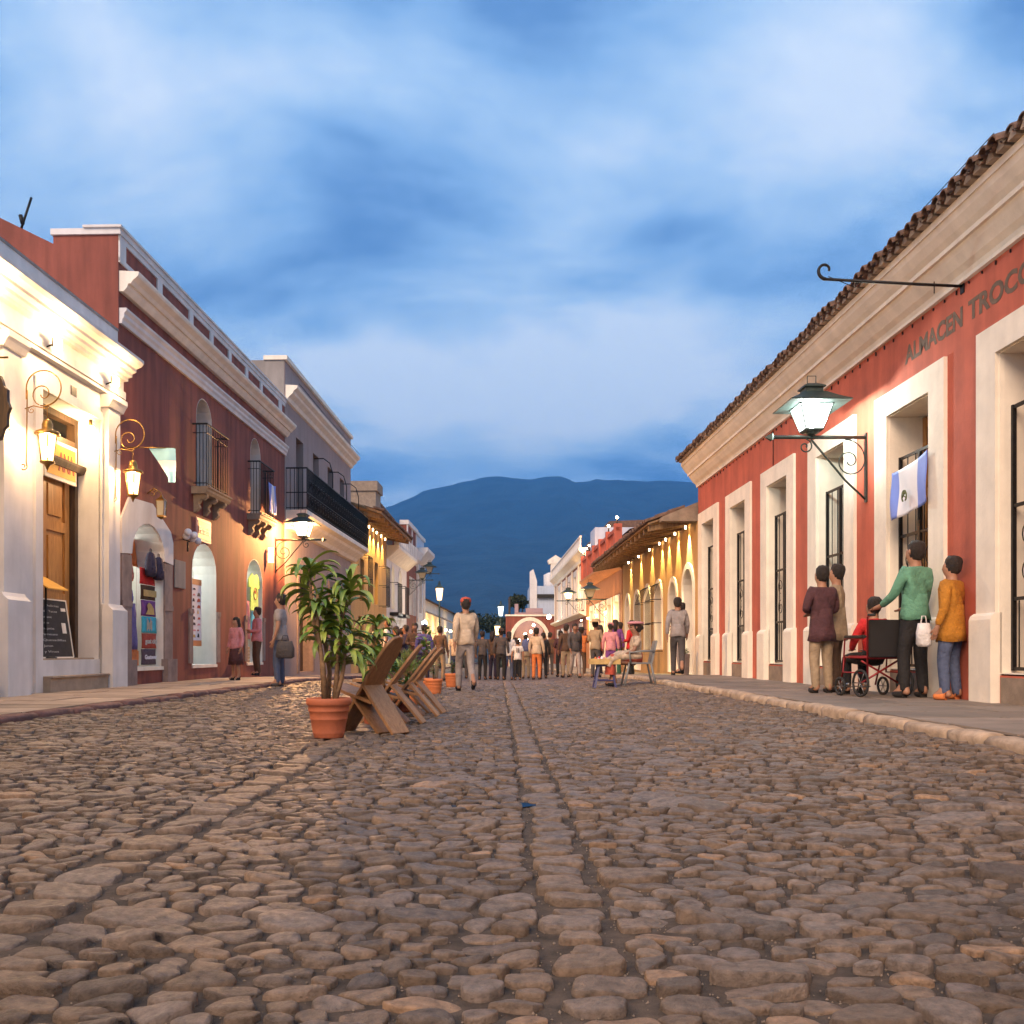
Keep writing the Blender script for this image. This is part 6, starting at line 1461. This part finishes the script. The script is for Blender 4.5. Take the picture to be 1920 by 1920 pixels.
for i in range(34):
    x_ = SX + q.uniform(-.23, .23); y_ = SY + q.uniform(-.17, .17); m = MB(); h_ = q.uniform(.03, .09)
    m.lathe((x_, y_, z + .05), [(.018, 0), (.03, h_ * .4), (.022, h_ * .9), (.008, h_ * 1.2)], 8); m.build('sweet', q.choice(['c_lime', 'c_red', 'flagwhite', 'c_gold', 'c_sky', 'c_pink', 'flagwhite', 'c_orange']), r)
CX, CY = 2.62, 17.5; g = gz(CX, CY) + .014
r = root('plastic_chair', (CX, CY, g), 'grey plastic armchair under the seated sweet seller', 'chair')
m = MB(); m.box(CX - .22, CX + .24, CY - .23, CY + .23, g + .40, g + .43); m.build('seat', 'greypl', r, bevel=.01)
m = MB(); m.add([(CX + .20, CY - .22, g + .43), (CX + .24, CY - .22, g + .43), (CX + .24, CY + .22, g + .43), (CX + .20, CY + .22, g + .43), (CX + .30, CY - .20, g + .84), (CX + .33, CY - .20, g + .84), (CX + .33, CY + .20, g + .84), (CX + .30, CY + .20, g + .84)], [(0, 1, 2, 3), (4, 5, 6, 7), (0, 1, 5, 4), (1, 2, 6, 5), (2, 3, 7, 6), (3, 0, 4, 7)]); m.build('backrest', 'greypl', r, bevel=.01)
for sy in (-1, 1):
    m = MB(); m.tube([(CX - .18, CY + sy * .25, g + .42), (CX - .20, CY + sy * .25, g + .62), (CX + .05, CY + sy * .26, g + .64), (CX + .27, CY + sy * .22, g + .64)], .02, 5); m.build('armrest', 'greypl', r)
    for sx in (-1, 1): m = MB(); m.tube([(CX + sx * .20, CY + sy * .21, g + .41), (CX + sx * .29, CY + sy * .25, g)], .02, 5); m.build('leg', 'greypl', r)

# ------------------------------------------------------------------ wheelchair (seen from behind), local forward +y
def wheelchair():
    x, y = 4.47, 11.1; g = 0.218; r = root('wheelchair', (0, 0, 0), 'black folding wheelchair with red seat seen from behind on the right pavement', 'wheelchair')
    MT['blackcloth'] = mat('black_upholstery', (0.02, 0.017, 0.017), 0.7, var=0.2); MT['redframe'] = mat('red_tube', (0.28, 0.02, 0.025), 0.35, .3, var=.1); MT['rubber'] = mat('rubber', (0.02, 0.02, 0.02), 0.8, var=.1); MT['steel'] = mat('steel', (0.35, 0.33, 0.32), 0.3, 0.9, var=.1)
    m = MB(); m.box(-.22, .22, -.23, -.20, .46, .90); m.build('backrest', 'blackcloth', r, bevel=.01)
    m = MB(); m.box(-.22, .22, -.2, .22, .44, .48); m.build('seat', 'redframe', r, bevel=.01)
    for s in (-1, 1):
        m = MB(); m.tube([(s * .24, -.34, .95), (s * .24, -.22, .93), (s * .24, -.22, .10)], .012, 6); m.tube([(s * .24, -.22, .46), (s * .24, .22, .46), (s * .24, .34, .12)], .012, 6); m.tube([(s * .29, -.22, .68), (s * .29, .16, .68), (s * .29, .2, .28), (s * .26, -.2, .28)], .011, 6); m.build('frame', 'redframe', r)
        m = MB(); m.box(s * .29 - .03, s * .29 + .03, -.24, .14, .685, .72); m.build('armrest', 'blackcloth', r, bevel=.008)
        m = MB(); m.tube([(s * .24, -.36, .95), (s * .24, -.24, .95)], .018, 6); m.build('handle', 'rubber', r)
        for nm, cy_, cr in (('wheel', -.16, .15), ('caster', .26, .10)):
            m = MB(); m.tube([(s * .29, cy_ + cr * math.cos(t), cr + .01 + cr * math.sin(t)) for t in np.linspace(0, 6.283, 20)], .016, 6); w_ = m.build(nm, 'rubber', r)
            m = MB()
            for k in range(6): t = k * 1.047; m.tube([(s * .29, cy_, cr + .01), (s * .29, cy_ + cr * .92 * math.cos(t), cr + .01 + cr * .92 * math.sin(t))], .006, 4)
            m.build('spokes', 'steel', w_)
        m = MB(); m.tube([(s * .12, .34, .13), (s * .12, .50, .11)], .02, 5); m.box(s * .12 - .07, s * .12 + .07, .36, .52, .09, .105); m.build('footrest', 'steel', r)
    m = MB(); m.tube([(-.24, -.1, .42), (.24, -.1, .16)], .012, 6); m.tube([(.24, -.1, .42), (-.24, -.1, .16)], .012, 6); m.build('cross_brace', 'redframe', r)
    r.location = (x, y, g); r.rotation_euler = (0, 0, R(12))
wheelchair()
# ------------------------------------------------------------------ people
MT['skin'] = mat('skin', (0.36, 0.18, 0.11), 0.55, var=0.06); MT['skin2'] = mat('skin_deep', (0.24, 0.115, 0.07), 0.55, var=0.06); MT['hair'] = mat('dark_hair', (0.022, 0.014, 0.010), 0.65, var=0.5, vscale=30, bump=1.0, bscale=70, bdist=0.02)
MT['eyewhite'] = mat('eye', (0.03, 0.02, 0.02), 0.2, var=0)
MT['straw'] = mat('straw_hat', (0.46, 0.33, 0.18), 0.85, var=0.15, vscale=30); MT['apron'] = mat('flounced_print', (0.44, 0.33, 0.24), 0.85, var=0.45, vscale=14, bump=0.6, bscale=18, bdist=0.02)
MESH = {}
def skin_mesh(key, joints, edges, rad, rootj):
    """one continuous skinned surface grown over a skeleton"""
    if key in MESH: return MESH[key]
    names = sorted({n for e in edges for n in e}); idx = {n: i for i, n in enumerate(names)}
    me = bpy.data.meshes.new(key); me.from_pydata([joints[n] for n in names], [(idx[a], idx[b]) for a, b in edges], []); ob = bpy.data.objects.new(key, me); COL.objects.link(ob)
    sk = ob.modifiers.new('skin', 'SKIN'); sk.use_smooth_shade = True
    if not me.skin_vertices: 
        bm = bmesh.new(); bm.from_mesh(me); bm.verts.layers.skin.verify(); bm.to_mesh(me); bm.free()
    for n in names:
        v = me.skin_vertices[0].data[idx[n]]; rr = rad[n]; v.radius = rr if isinstance(rr, tuple) else (rr, rr); v.use_root = (n == rootj)
    ss = ob.modifiers.new('sub', 'SUBSURF'); ss.levels = 1; ss.render_levels = 1
    dg = bpy.context.evaluated_depsgraph_get(); out_ = bpy.data.meshes.new_from_object(ob.evaluated_get(dg)); out_.name = key
    bpy.data.objects.remove(ob); bpy.data.meshes.remove(me)
    out_.materials.clear(); out_.materials.append(None); out_.polygons.foreach_set('use_smooth', [True] * len(out_.polygons))
    MESH[key] = out_; return out_
def mb_mesh(key, mb):
    if key in MESH: return MESH[key]
    me = bpy.data.meshes.new(key); me.from_pydata(mb.v, [], mb.f); me.polygons.foreach_set('use_smooth', [True] * len(me.polygons)); me.materials.append(None)
    bm = bmesh.new(); bm.from_mesh(me); bmesh.ops.recalc_face_normals(bm, faces=bm.faces); bm.to_mesh(me); bm.free()
    MESH[key] = me; return me
def part_obj(name, me, m, parent):
    o = bpy.data.objects.new(name, me); COL.objects.link(o); o.parent = parent
    o.material_slots[0].link = 'OBJECT'; o.material_slots[0].material = MT[m]; return o
def J(pose):
    j = dict(pel=(0, 0, .93), wai=(0, .005, 1.08), che=(0, 0, 1.26), nk0=(0, -.01, 1.42), nck=(0, 0, 1.48), jaw=(0, .022, 1.54), cra=(0, .005, 1.625), top=(0, -.005, 1.68), nose=(0, .112, 1.585))
    for s, c in ((-1, 'l'), (1, 'r')):
        j.update({'sh' + c: (s * .165, -.005, 1.385), 'el' + c: (s * .235, -.03, 1.12), 'wr' + c: (s * .245, .05, .88), 'pa' + c: (s * .243, .07, .81), 'hi' + c: (s * .09, 0, .88), 'kn' + c: (s * .10, .03, .49), 'an' + c: (s * .10, -.02, .09), 'to' + c: (s * .12, .12, .035), 'he' + c: (s * .10, -.06, .04)})
    P = pose.split('+')
    if 'walk' in P: j.update(knl=(-.09, .17, .51), anl=(-.09, .20, .10), tol=(-.10, .34, .06), hel=(-.09, .15, .04), knr=(.09, -.02, .49), anr=(.09, -.26, .15), tor=(.10, -.14, .04), her=(.09, -.32, .17), ell=(-.22, -.12, 1.14), wrl=(-.23, -.10, .90), pal=(-.23, -.09, .83), elr=(.22, .06, 1.12), wrr=(.21, .20, .92), par=(.21, .24, .86))
    if 'lean' in P: j.update(anl=(-.16, .0, .09), tol=(-.20, .13, .035), hel=(-.16, -.06, .04), knl=(-.13, .04, .49))
    if 'fold' in P: j.update(ell=(-.24, .02, 1.12), wrl=(-.05, .20, 1.12), pal=(.02, .21, 1.13), elr=(.24, .02, 1.12), wrr=(.08, .19, 1.10), par=(.0, .22, 1.08))
    if 'push' in P: j.update(ell=(-.22, .08, 1.14), wrl=(-.20, .30, 1.02), pal=(-.20, .37, 1.0), elr=(.22, .08, 1.14), wrr=(.20, .30, 1.02), par=(.20, .37, 1.0))
    if 'phone' in P: j.update(elr=(.22, .12, 1.18), wrr=(.12, .30, 1.42), par=(.10, .33, 1.49))
    if 'sit' in P:
        dz = -.45
        for k in list(j):
            if k == 'top' or k[:2] not in ('kn', 'an', 'to', 'he', 'hi'): j[k] = (j[k][0], j[k][1] - .02, j[k][2] + dz)
        for s, c in ((-1, 'l'), (1, 'r')): j.update({'hi' + c: (s * .09, .03, .47), 'kn' + c: (s * .12, .42, .48), 'an' + c: (s * .12, .40, .09), 'to' + c: (s * .13, .54, .035), 'he' + c: (s * .12, .35, .04), 'el' + c: (s * .25, .04, .70), 'wr' + c: (s * .15, .24, .60), 'pa' + c: (s * .12, .30, .59)})
    for c in 'lr':
        w_, p = Vector(j['wr' + c]), Vector(j['pa' + c]); d = (p - w_).normalized(); s = -1 if c == 'l' else 1
        ax = Vector((0, 1, 0)) if abs(d.z) > .6 else Vector((1, 0, 0)); ax = (ax - d * ax.dot(d)).normalized()
        for k, (off, ln) in enumerate(((.027, .075), (.010, .088), (-.009, .082), (-.026, .064))):
            b = p + ax * off * .8 + d * .02; m_ = p + ax * off + d * (.02 + ln * .5); cu = Vector((-s * .012, .012, 0)); j['f%d%s' % (k, c)] = tuple(m_ + cu * .4); j['g%d%s' % (k, c)] = tuple(p + ax * off + d * (.02 + ln) + cu * 1.3)
        j['t0' + c] = tuple(p + ax * .040 - d * .01); j['t1' + c] = tuple(p + ax * .055 + d * .03)
    return j
BR = dict(pel=.125, wai=.105, che=.125, nk0=.062, nck=.058, jaw=.068, cra=.090, top=.064, nose=.013)
for c in 'lr':
    BR.update({'sh' + c: .055, 'el' + c: .040, 'wr' + c: .027, 'pa' + c: .034, 'hi' + c: .085, 'kn' + c: .056, 'an' + c: .042, 'to' + c: .032, 'he' + c: .030, 't0' + c: .012, 't1' + c: .009})
    for k in range(4): BR.update({'f%d%s' % (k, c): .0095, 'g%d%s' % (k, c): .008})
BE = [('pel', 'wai'), ('wai', 'che'), ('che', 'nk0'), ('nk0', 'nck'), ('nck', 'jaw'), ('jaw', 'cra'), ('cra', 'top'), ('jaw', 'nose')]
for c in 'lr':
    BE += [('che', 'sh' + c), ('sh' + c, 'el' + c), ('el' + c, 'wr' + c), ('wr' + c, 'pa' + c), ('pel', 'hi' + c), ('hi' + c, 'kn' + c), ('kn' + c, 'an' + c), ('an' + c, 'to' + c), ('an' + c, 'he' + c), ('pa' + c, 't0' + c), ('t0' + c, 't1' + c)]
    for k in range(4): BE += [('pa' + c, 'f%d%s' % (k, c)), ('f%d%s' % (k, c), 'g%d%s' % (k, c))]
def person(label, x, y, z, face, h=1.70, pose='stand', top='c_grey', bot='c_denim', shoe='c_black', hair='short', sleeve='long', skin='skin', skirt=None, hat=None, coat=False, group='people walking in the street', girth=1.0, eyes=False):
    """face: 0 looks down the street away from the camera, 90 looks left"""
    r = root('person', (x, y, z), label, 'person', group); j = J(pose)
    part_obj('body', skin_mesh('body_' + pose, j, BE, BR, 'pel'), skin, r)
    te = [('hem', 'wai'), ('wai', 'che'), ('che', 'nk0')] + [e_ for c in 'lr' for e_ in ([('che', 'sh' + c), ('sh' + c, 'el' + c)] + ([('el' + c, 'wr' + c)] if sleeve == 'long' else []))]
    tr = {k: v * 1.05 + .022 for k, v in BR.items()}; tr['hem'] = (.19, .15) if coat else (.172, .135); tr['nk0'] = .074; tr['che'] = (.165, .135); tr['wai'] = (.158, .128) if coat else (.148, .12)
    for c in 'lr':
        tr['wr' + c] = .042
        tr['el' + c] = .056
    jj = dict(j)
    if sleeve != 'long':
        for c in 'lr':
            a, b = Vector(j['sh' + c]), Vector(j['el' + c]); jj['el' + c] = tuple(a * .25 + b * .75); tr['el' + c] = .068
    jj['hem'] = (j['pel'][0], j['pel'][1], j['pel'][2] - (.02 if coat else .0)) if 'sit' not in pose else j['pel']
    part_obj('coat' if coat else 'shirt', skin_mesh('top_%s_%s_%s' % (pose, sleeve, coat), jj, te, tr, 'che'), top, r)
    if 'sit' not in pose:
        m = MB(); rng = ((1.14, .150), (1.02, .158), (.90, .172), (.80, .186), (.70, .196)) if coat else ((1.14, .146), (1.02, .155), (.93, .168), (.86, .178)); vs = []
        for i, (z_, r_) in enumerate(rng):
            for k2 in range(22):
                t = 2 * math.pi * k2 / 22; f2 = 1 + (.012 + .012 * i) * math.sin(5 * t + 1.3 * i) + .01 * math.sin(9 * t); vs.append((r_ * f2 * math.cos(t), r_ * .80 * f2 * math.sin(t) + .003, z_ + (.012 * math.sin(3 * t) if i == len(rng) - 1 else 0)))
        nr = len(rng); m.add(vs, [(i * 22 + k2, i * 22 + (k2 + 1) % 22, (i + 1) * 22 + (k2 + 1) % 22, (i + 1) * 22 + k2) for i in range(nr - 1) for k2 in range(22)] + [tuple(range(22)), tuple((nr - 1) * 22 + k2 for k2 in range(22))], True)
        part_obj('coat_tail' if coat else 'shirt_hem', mb_mesh('hem_%s' % coat, m), top, r)
    if skirt:
        m = MB()
        if 'sit' in pose:
            vs = []; 
            for i, (yy, zz, wx, hz) in enumerate(((-.12, .56, .19, .13), (.10, .56, .21, .12), (.30, .56, .22, .10), (.44, .52, .22, .11), (.50, .36, .22, .13), (.50, .22, .22, .14))):
                for k in range(16):
                    t = 2 * math.pi * k / 16; fl = 1 + .05 * math.sin(5 * t + i)
                    if i < 4: vs.append((wx * fl * math.cos(t), yy, zz + hz * fl * math.sin(t)))
                    else: vs.append((wx * fl * math.cos(t), yy + .10 * fl * math.sin(t) - .05, zz))
            m.add(vs, [(i * 16 + k, i * 16 + (k + 1) % 16, (i + 1) * 16 + (k + 1) % 16, (i + 1) * 16 + k) for i in range(5) for k in range(16)] + [tuple(range(16))], True)
        else: m.lathe((0, 0, 0), [(.13, 1.06), (.165, .92), (.20, .70), (.235, .42), (.22, .42)], 18, True, 0, 1, .8)
        part_obj('skirt', mb_mesh('skirt_' + pose, m), skirt, r)
    else:
        be = [('bel', 'pel')] + [e_ for c in 'lr' for e_ in (('pel', 'hi' + c), ('hi' + c, 'kn' + c), ('kn' + c, 'an' + c))]; br = {k: v + .016 for k, v in BR.items()}; br['pel'] = (.150, .118); br['bel'] = (.138, .11); jb = dict(j); jb['bel'] = (j['pel'][0], j['pel'][1], j['pel'][2] + .12)
        for c in 'lr':
            q_ = j['an' + c]; jb['an' + c] = (q_[0], q_[1], q_[2] - .06); q_ = j['hi' + c]
            if 'sit' not in pose: jb['hi' + c] = (q_[0] * .95, q_[1], q_[2] - .06)
        for c in 'lr': br['an' + c] = .058; br['kn' + c] = .075; br['hi' + c] = .102
        part_obj('trousers', skin_mesh('bot_' + pose, jb, be, br, 'pel'), bot, r)
    for c in 'lr':
        part_obj('shoe', skin_mesh('shoe_%s_%s' % (pose, c), j, [('he' + c, 'to' + c), ('he' + c, 'an' + c)], {'he' + c: .048, 'to' + c: .042, 'an' + c: .054}, 'he' + c), shoe, r)
    hx, hy, hz_ = j['cra']; m = MB()
    if not hat or hair:
        pr = [(.001, -.125), (.05, -.118), (.078, -.08), (.093, -.03), (.099, .02), (.090, .062), (.060, .092), (.001, .104)]; m.lathe((hx, hy - .026, hz_ + .006), pr, 18, True, 0, .93, .98); hq = random.Random(5); m.v = [(a_ + hq.gauss(0, .0035), b_ + hq.gauss(0, .0035), c_ + hq.gauss(0, .0035)) for a_, b_, c_ in m.v]
        if hair == 'long': m.tube([(hx, hy - .06, hz_), (hx, hy - .09, hz_ - .12), (hx, hy - .10, hz_ - .26)], .05, 8, rad=[.085, .075, .04])
        if hair == 'bun': m.ball((hx, hy - .11, hz_ - .02), .045)
        part_obj('hair', mb_mesh('hair_%s_%s' % (pose, hair), m), 'hair', r)
    if hat:
        m = MB(); k_ = hat[0]
        if k_ == 'brim': m.lathe((hx, hy, hz_ + .03), [(.19, -.005), (.19, .005), (.105, .015), (.10, .08), (.07, .10), (.001, .10)], 18)
        elif k_ == 'cap': m.lathe((hx, hy - .012, hz_ + .02), [(.105, 0), (.104, .04), (.08, .085), (.001, .105)], 14); m.box(hx - .06, hx + .06, hy + .06, hy + .16, hz_ + .02, hz_ + .032)
        elif k_ == 'wide': m.lathe((hx, hy, hz_ + .03), [(.30, .02), (.30, .03), (.12, .012), (.11, .10), (.07, .13), (.001, .13)], 22)
        elif k_ == 'cloth': m.lathe((hx, hy, hz_ + .05), [(.12, 0), (.15, .01), (.16, .035), (.10, .055), (.001, .06)], 14)
        part_obj('hat', mb_mesh('hat_%s_%s' % (pose, k_), m), hat[1], r)
    if eyes:
        m = MB()
        for s in (-1, 1): m.ball((s * .030, hy + .082, hz_ - .012), .011, 6)
        part_obj('eyes', mb_mesh('eyes_' + pose, m), 'eyewhite', r)
        m = MB(); m.tube([(-.022, hy + .088, hz_ - .078), (0, hy + .094, hz_ - .08), (.022, hy + .088, hz_ - .078)], .006, 5); part_obj('mouth', mb_mesh('mouth_' + pose, m), 'c_brick', r)
        m = MB()
        for s in (-1, 1): m.lathe((s * .086, hy - .01, hz_ - .02), [(.004, -.03), (.014, -.01), (.016, .015), (.004, .03)], 6)
        part_obj('ears', mb_mesh('ears_' + pose, m), skin, r)
    k = h / 1.73; r.scale = (k * girth, k * girth, k); r.rotation_euler = (0, 0, R(face)); return r
def hand_bag(label, x, y, z, m, w_=.30, h_=.34, d_=.10, name='bag', cat='bag'):
    r = root(name, (x, y, z), label, cat); b = MB(); b.lathe((x, y, z), [(w_ * .35, 0), (w_ * .5, .03), (w_ * .5, h_ * .6), (w_ * .38, h_)], 14, True, 0, 1, d_ / w_ * 1.6); b.build('pouch', m, r)
    b = MB(); b.tube([(x - w_ * .2, y, z + h_ * .97), (x - w_ * .12, y, z + h_ * 1.3), (x + w_ * .12, y, z + h_ * 1.3), (x + w_ * .2, y, z + h_ * .97)], .008, 5); b.build('handle', m, r); return r
ZL, ZR = 0.165, 0.22
G1 = 'people on the right pavement'
person('person in a dark maroon jacket and khaki trousers by the fourth red store doorway', 4.12, 11.9, ZR, 15, 1.62, 'stand+fold', 'c_maroon', 'c_khaki', coat=True, group=G1, hair='short')
person('person in a green sweater and black trousers pushing the wheelchair', 4.80, 10.75, ZR, 22, 1.80, 'lean+push', 'c_mint', 'c_black', group=G1, eyes=True)
person('person in a long mustard coat and jeans at the right by the red wall', 5.0, 10.3, ZR, 40, 1.58, 'lean', 'c_mustard', 'c_denim', 'c_orange', coat=True, group=G1, girth=1.06, hair='short')
hand_bag('white carrier bag held by the person in the mustard coat', 4.70, 10.32, 0.80, 'c_white', .16, .26)
person('person in a red top sitting in the wheelchair with back to us', 4.47, 11.15, ZR + .01, 12, 1.58, 'sit', 'c_red', 'c_black', group=G1, hair='short')
person('person in an olive jacket standing beyond the wheelchair', 4.45, 12.3, ZR, 60, 1.68, 'stand+fold', 'c_khaki', 'c_brown', coat=True, group=G1)
person('person in grey leaning near the first arch of the yellow house', 4.35, 22.3, ZR, 90, 1.70, 'fold', 'c_dgrey', 'c_grey', group=G1)
person('person in a pale grey shirt walking past the yellow house', 3.95, 20.6, ZR, -10, 1.72, 'walk', 'c_grey', 'c_dgrey', group=G1)
G2 = 'people on the left side of the street'
gm = gz(-4.05, 17.3) + .014
person('young person in a grey T-shirt and jeans facing left at the left kerb', -4.05, 17.3, gm, 88, 1.72, 'lean', 'c_grey', 'c_denim', 'c_dgrey', sleeve='short', group=G2, eyes=True)
hand_bag('dark shoulder bag hanging beside the young person in the grey T-shirt', -3.90, 17.05, gm + .52, 'c_dgrey', .34, .32)
person('short person in a pink blouse and maroon skirt on the left pavement', -5.35, 19.0, ZL, 150, 1.28, 'stand', 'c_pink', skirt='c_maroon', hair='long', group=G2)
person('person in a dusty rose shirt standing by the third arch', -5.85, 22.6, ZL, 120, 1.66, 'fold', 'c_pink', 'c_brown', group=G2)
# the seated sweet seller
s_ = person('seated sweet seller in a flounced print blouse with a pink head cloth', 2.55, 17.5, gz(2.55, 17.5) + .016, 90, 1.62, 'sit', 'apron', skirt='c_brick', hair='bun', hat=('cloth', 'c_pink'), sleeve='short', group=None, eyes=True, skin='skin2', girth=1.08)
m = MB(); vs = []
for i, (yy, zz, wx, hz) in enumerate(((-.10, .60, .20, .13), (.10, .58, .23, .13), (.32, .58, .24, .11), (.46, .50, .24, .12), (.50, .38, .23, .13))):
    for k in range(20):
        t = 2 * math.pi * k / 20; fl = 1 + .09 * math.sin(6 * t + i * 2)
        vs.append((wx * fl * math.cos(t), yy + (0 if i < 3 else .08 * math.sin(t) * fl), zz + hz * fl * math.sin(t) * (1 if i < 3 else .3)))
m.add(vs, [(i * 20 + k, i * 20 + (k + 1) % 20, (i + 1) * 20 + (k + 1) % 20, (i + 1) * 20 + k) for i in range(4) for k in range(20)], True); part_obj('apron', mb_mesh('apron_seller', m), 'apron', s_)
# two passers-by in the middle
G3 = 'people passing in the middle of the road'
person('person in a cream top, pale jeans and reddish cap walking in mid street', -0.60, 17.0, gz(-.60, 17.0) + .02, 15, 1.70, 'walk', 'c_beige', 'c_grey', hat=('cap', 'c_brick'), group=G3, eyes=True)
# crowd beyond: photo column, distance, height, clothes
CR = [
 (-3.15, 26.5, 1.72, 'stand', 'c_white', 'c_denim', 'short', None, 'short', 100, 'person in a white T-shirt at the left kerb beside the tall dracaena'),
 (-3.05, 27.6, 1.60, 'fold', 'c_black', 'c_black', 'long', None, 'long', 60, 'person in black just right of the white T-shirt'),
 (-2.95, 28.4, 1.52, 'stand', 'c_dgrey', 'c_navy', 'short', None, 'long', 30, 'short person in dark grey in the left kerb group'),
 (-2.72, 27.2, 1.62, 'stand+fold', 'c_navy', 'c_black', 'short', None, 'long', 80, 'person in a navy jacket in the left kerb group'),
 (-2.62, 29.0, 1.66, 'stand', 'c_maroon', 'c_denim', 'short', None, 'long', 10, 'person in maroon at the back of the left kerb group'),
 (-2.30, 25.6, 1.64, 'fold', 'c_brown', 'c_dgrey', 'short', None, 'long', 200, 'person in a wide brown cloak above the round bush'),
 (-2.02, 25.3, 1.66, 'stand', 'c_violet', 'c_navy', 'short', ('cap', 'c_cap'), 'long', 5, 'person in a violet jacket and blue cap above the round bush'),
 (-1.72, 27.5, 1.68, 'lean', 'c_brown', 'c_khaki', 'short', None, 'long', 320, 'person in brown right of the blue cap'),
 (-1.35, 29.0, 1.64, 'walk', 'c_beige', 'c_denim', 'short', None, 'long', 185, 'person in a beige top walking up between pots and crowd'),
 (-0.98, 31.0, 1.70, 'stand', 'c_khaki', 'c_dgrey', 'short', None, 'long', 0, 'person in khaki at the left end of the far crowd'),
 (-0.52, 30.0, 1.70, 'stand', 'c_dgrey', 'c_black', 'short', None, 'long', 10, 'tall dark figure left of the hat wearer in the far crowd'),
 (-0.20, 32.0, 1.62, 'fold', 'c_brown', 'c_navy', 'long', None, 'long', -10, 'long haired person in brown in the far crowd'),
 (0.08, 31.0, 1.66, 'stand', 'c_dgrey', 'c_black', 'short', ('brim', 'c_brown'), 'long', 5, 'person in dark clothes and a brimmed hat left of the gateway'),
 (0.36, 32.6, 1.64, 'lean', 'c_white', 'c_denim', 'long', None, 'short', -15, 'long haired person in white and jeans just right of the brimmed hat'),
 (0.98, 33.6, 1.66, 'phone', 'c_khaki', 'c_khaki', 'short', None, 'long', 0, 'person in khaki with a grey rucksack facing the gateway'),
 (1.28, 31.5, 1.64, 'stand', 'c_beige', 'c_orange', 'short', None, 'long', 5, 'person in a peach shirt and orange trousers facing the gateway'),
 (1.60, 33.5, 1.68, 'stand', 'c_black', 'c_black', 'short', None, 'long', -5, 'person all in black right of the peach shirt'),
 (1.92, 35.0, 1.74, 'phone', 'c_brown', 'c_dgrey', 'short', None, 'long', 0, 'person in brown holding a phone up before the gateway'),
 (2.10, 31.8, 1.66, 'fold', 'c_maroon', 'c_black', 'short', None, 'long', 15, 'person in a maroon top right of the gateway arch'),
 (2.38, 33.0, 1.74, 'stand', 'c_brown', 'c_khaki', 'short', None, 'long', 20, 'tall person in brown and khaki below the white street light'),
 (2.42, 29.6, 1.62, 'walk', 'c_dgrey', 'c_grey', 'short', None, 'long', 170, 'person in dark grey walking towards us right of the gateway'),
 (2.75, 31.0, 1.66, 'phone', 'c_orange', 'c_brown', 'short', ('brim', 'c_black'), 'short', 350, 'person in orange with a black hat holding up a camera'),
 (2.72, 26.2, 1.66, 'fold', 'c_khaki', 'c_dgrey', 'short', ('wide', 'straw'), 'long', 330, 'person under a very wide straw hat behind the sweet tray'),
 (3.02, 28.0, 1.60, 'stand', 'c_brick', 'c_navy', 'long', None, 'short', 30, 'person in a brick red blouse behind the wide straw hat'),
 (3.12, 26.0, 1.62, 'stand', 'c_pink', 'c_purple', 'short', ('cap', 'c_pink'), 'long', 10, 'person in pink with a pink cap left of the sweet seller'),
 (3.40, 27.2, 1.60, 'lean', 'c_purple', 'c_green', 'long', None, 'long', -20, 'person in a purple shawl behind the pink cap'),
 (3.55, 25.0, 1.56, 'fold', 'c_red', 'c_black', 'short', None, 'long', 60, 'person in a bright red jacket right behind the sweet seller'),
 (3.75, 29.0, 1.66, 'stand', 'c_brown', 'c_black', 'short', None, 'long', 80, 'person in brown near the caged window of the yellow house'),
 (1.45, 36.5, 1.72, 'stand', 'c_grey', 'c_denim', 'short', None, 'long', 0, 'person in pale grey deep in the crowd under the arch'),
 (0.66, 36.8, 1.70, 'stand', 'c_dgrey', 'c_black', 'long', None, 'long', 0, 'long haired dark figure deep in the crowd left of the arch'),
]
qc = random.Random(21)
for (x, y, h, pose, tp, bt, hr, ht, sl, fc, lb) in CR:
    f_ = qc.uniform(.93, 1.12) if -1 < x < 2.6 else 1.0; x *= f_; y *= f_; fc += qc.uniform(-25, 25)
    person(lb, x, y, gz(x, y), fc, h * qc.uniform(.93, 1.05), pose, tp, bt, hair=hr, hat=ht, sleeve=sl, group='crowd filling the end of the street', skin='skin2')
ch_ = person('child in a white football shirt numbered 11 and black shorts', .62, 30.5, gz(.62, 30.5), 2, 1.34, 'stand', 'c_white', 'c_black', sleeve='short', hair='short', group='crowd filling the end of the street')
m = MB(); m.box(-.055, -.02, -.158, -.152, 1.16, 1.36); m.box(.02, .055, -.158, -.152, 1.16, 1.36); part_obj('number', mb_mesh('number_shirt', m), 'c_black', ch_)
r = root('rucksack', (.98, 33.38, gz(1, 33.4) + 1.0), 'grey rucksack on the back of the khaki person facing the gateway', 'rucksack'); g = gz(1, 33.4)
m = MB(); m.lathe((.98, 33.40, g + .98), [(.10, 0), (.15, .04), (.16, .25), (.12, .40), (.03, .44)], 12, True, 0, 1, .7); m.build('pouch', 'c_cap', r)
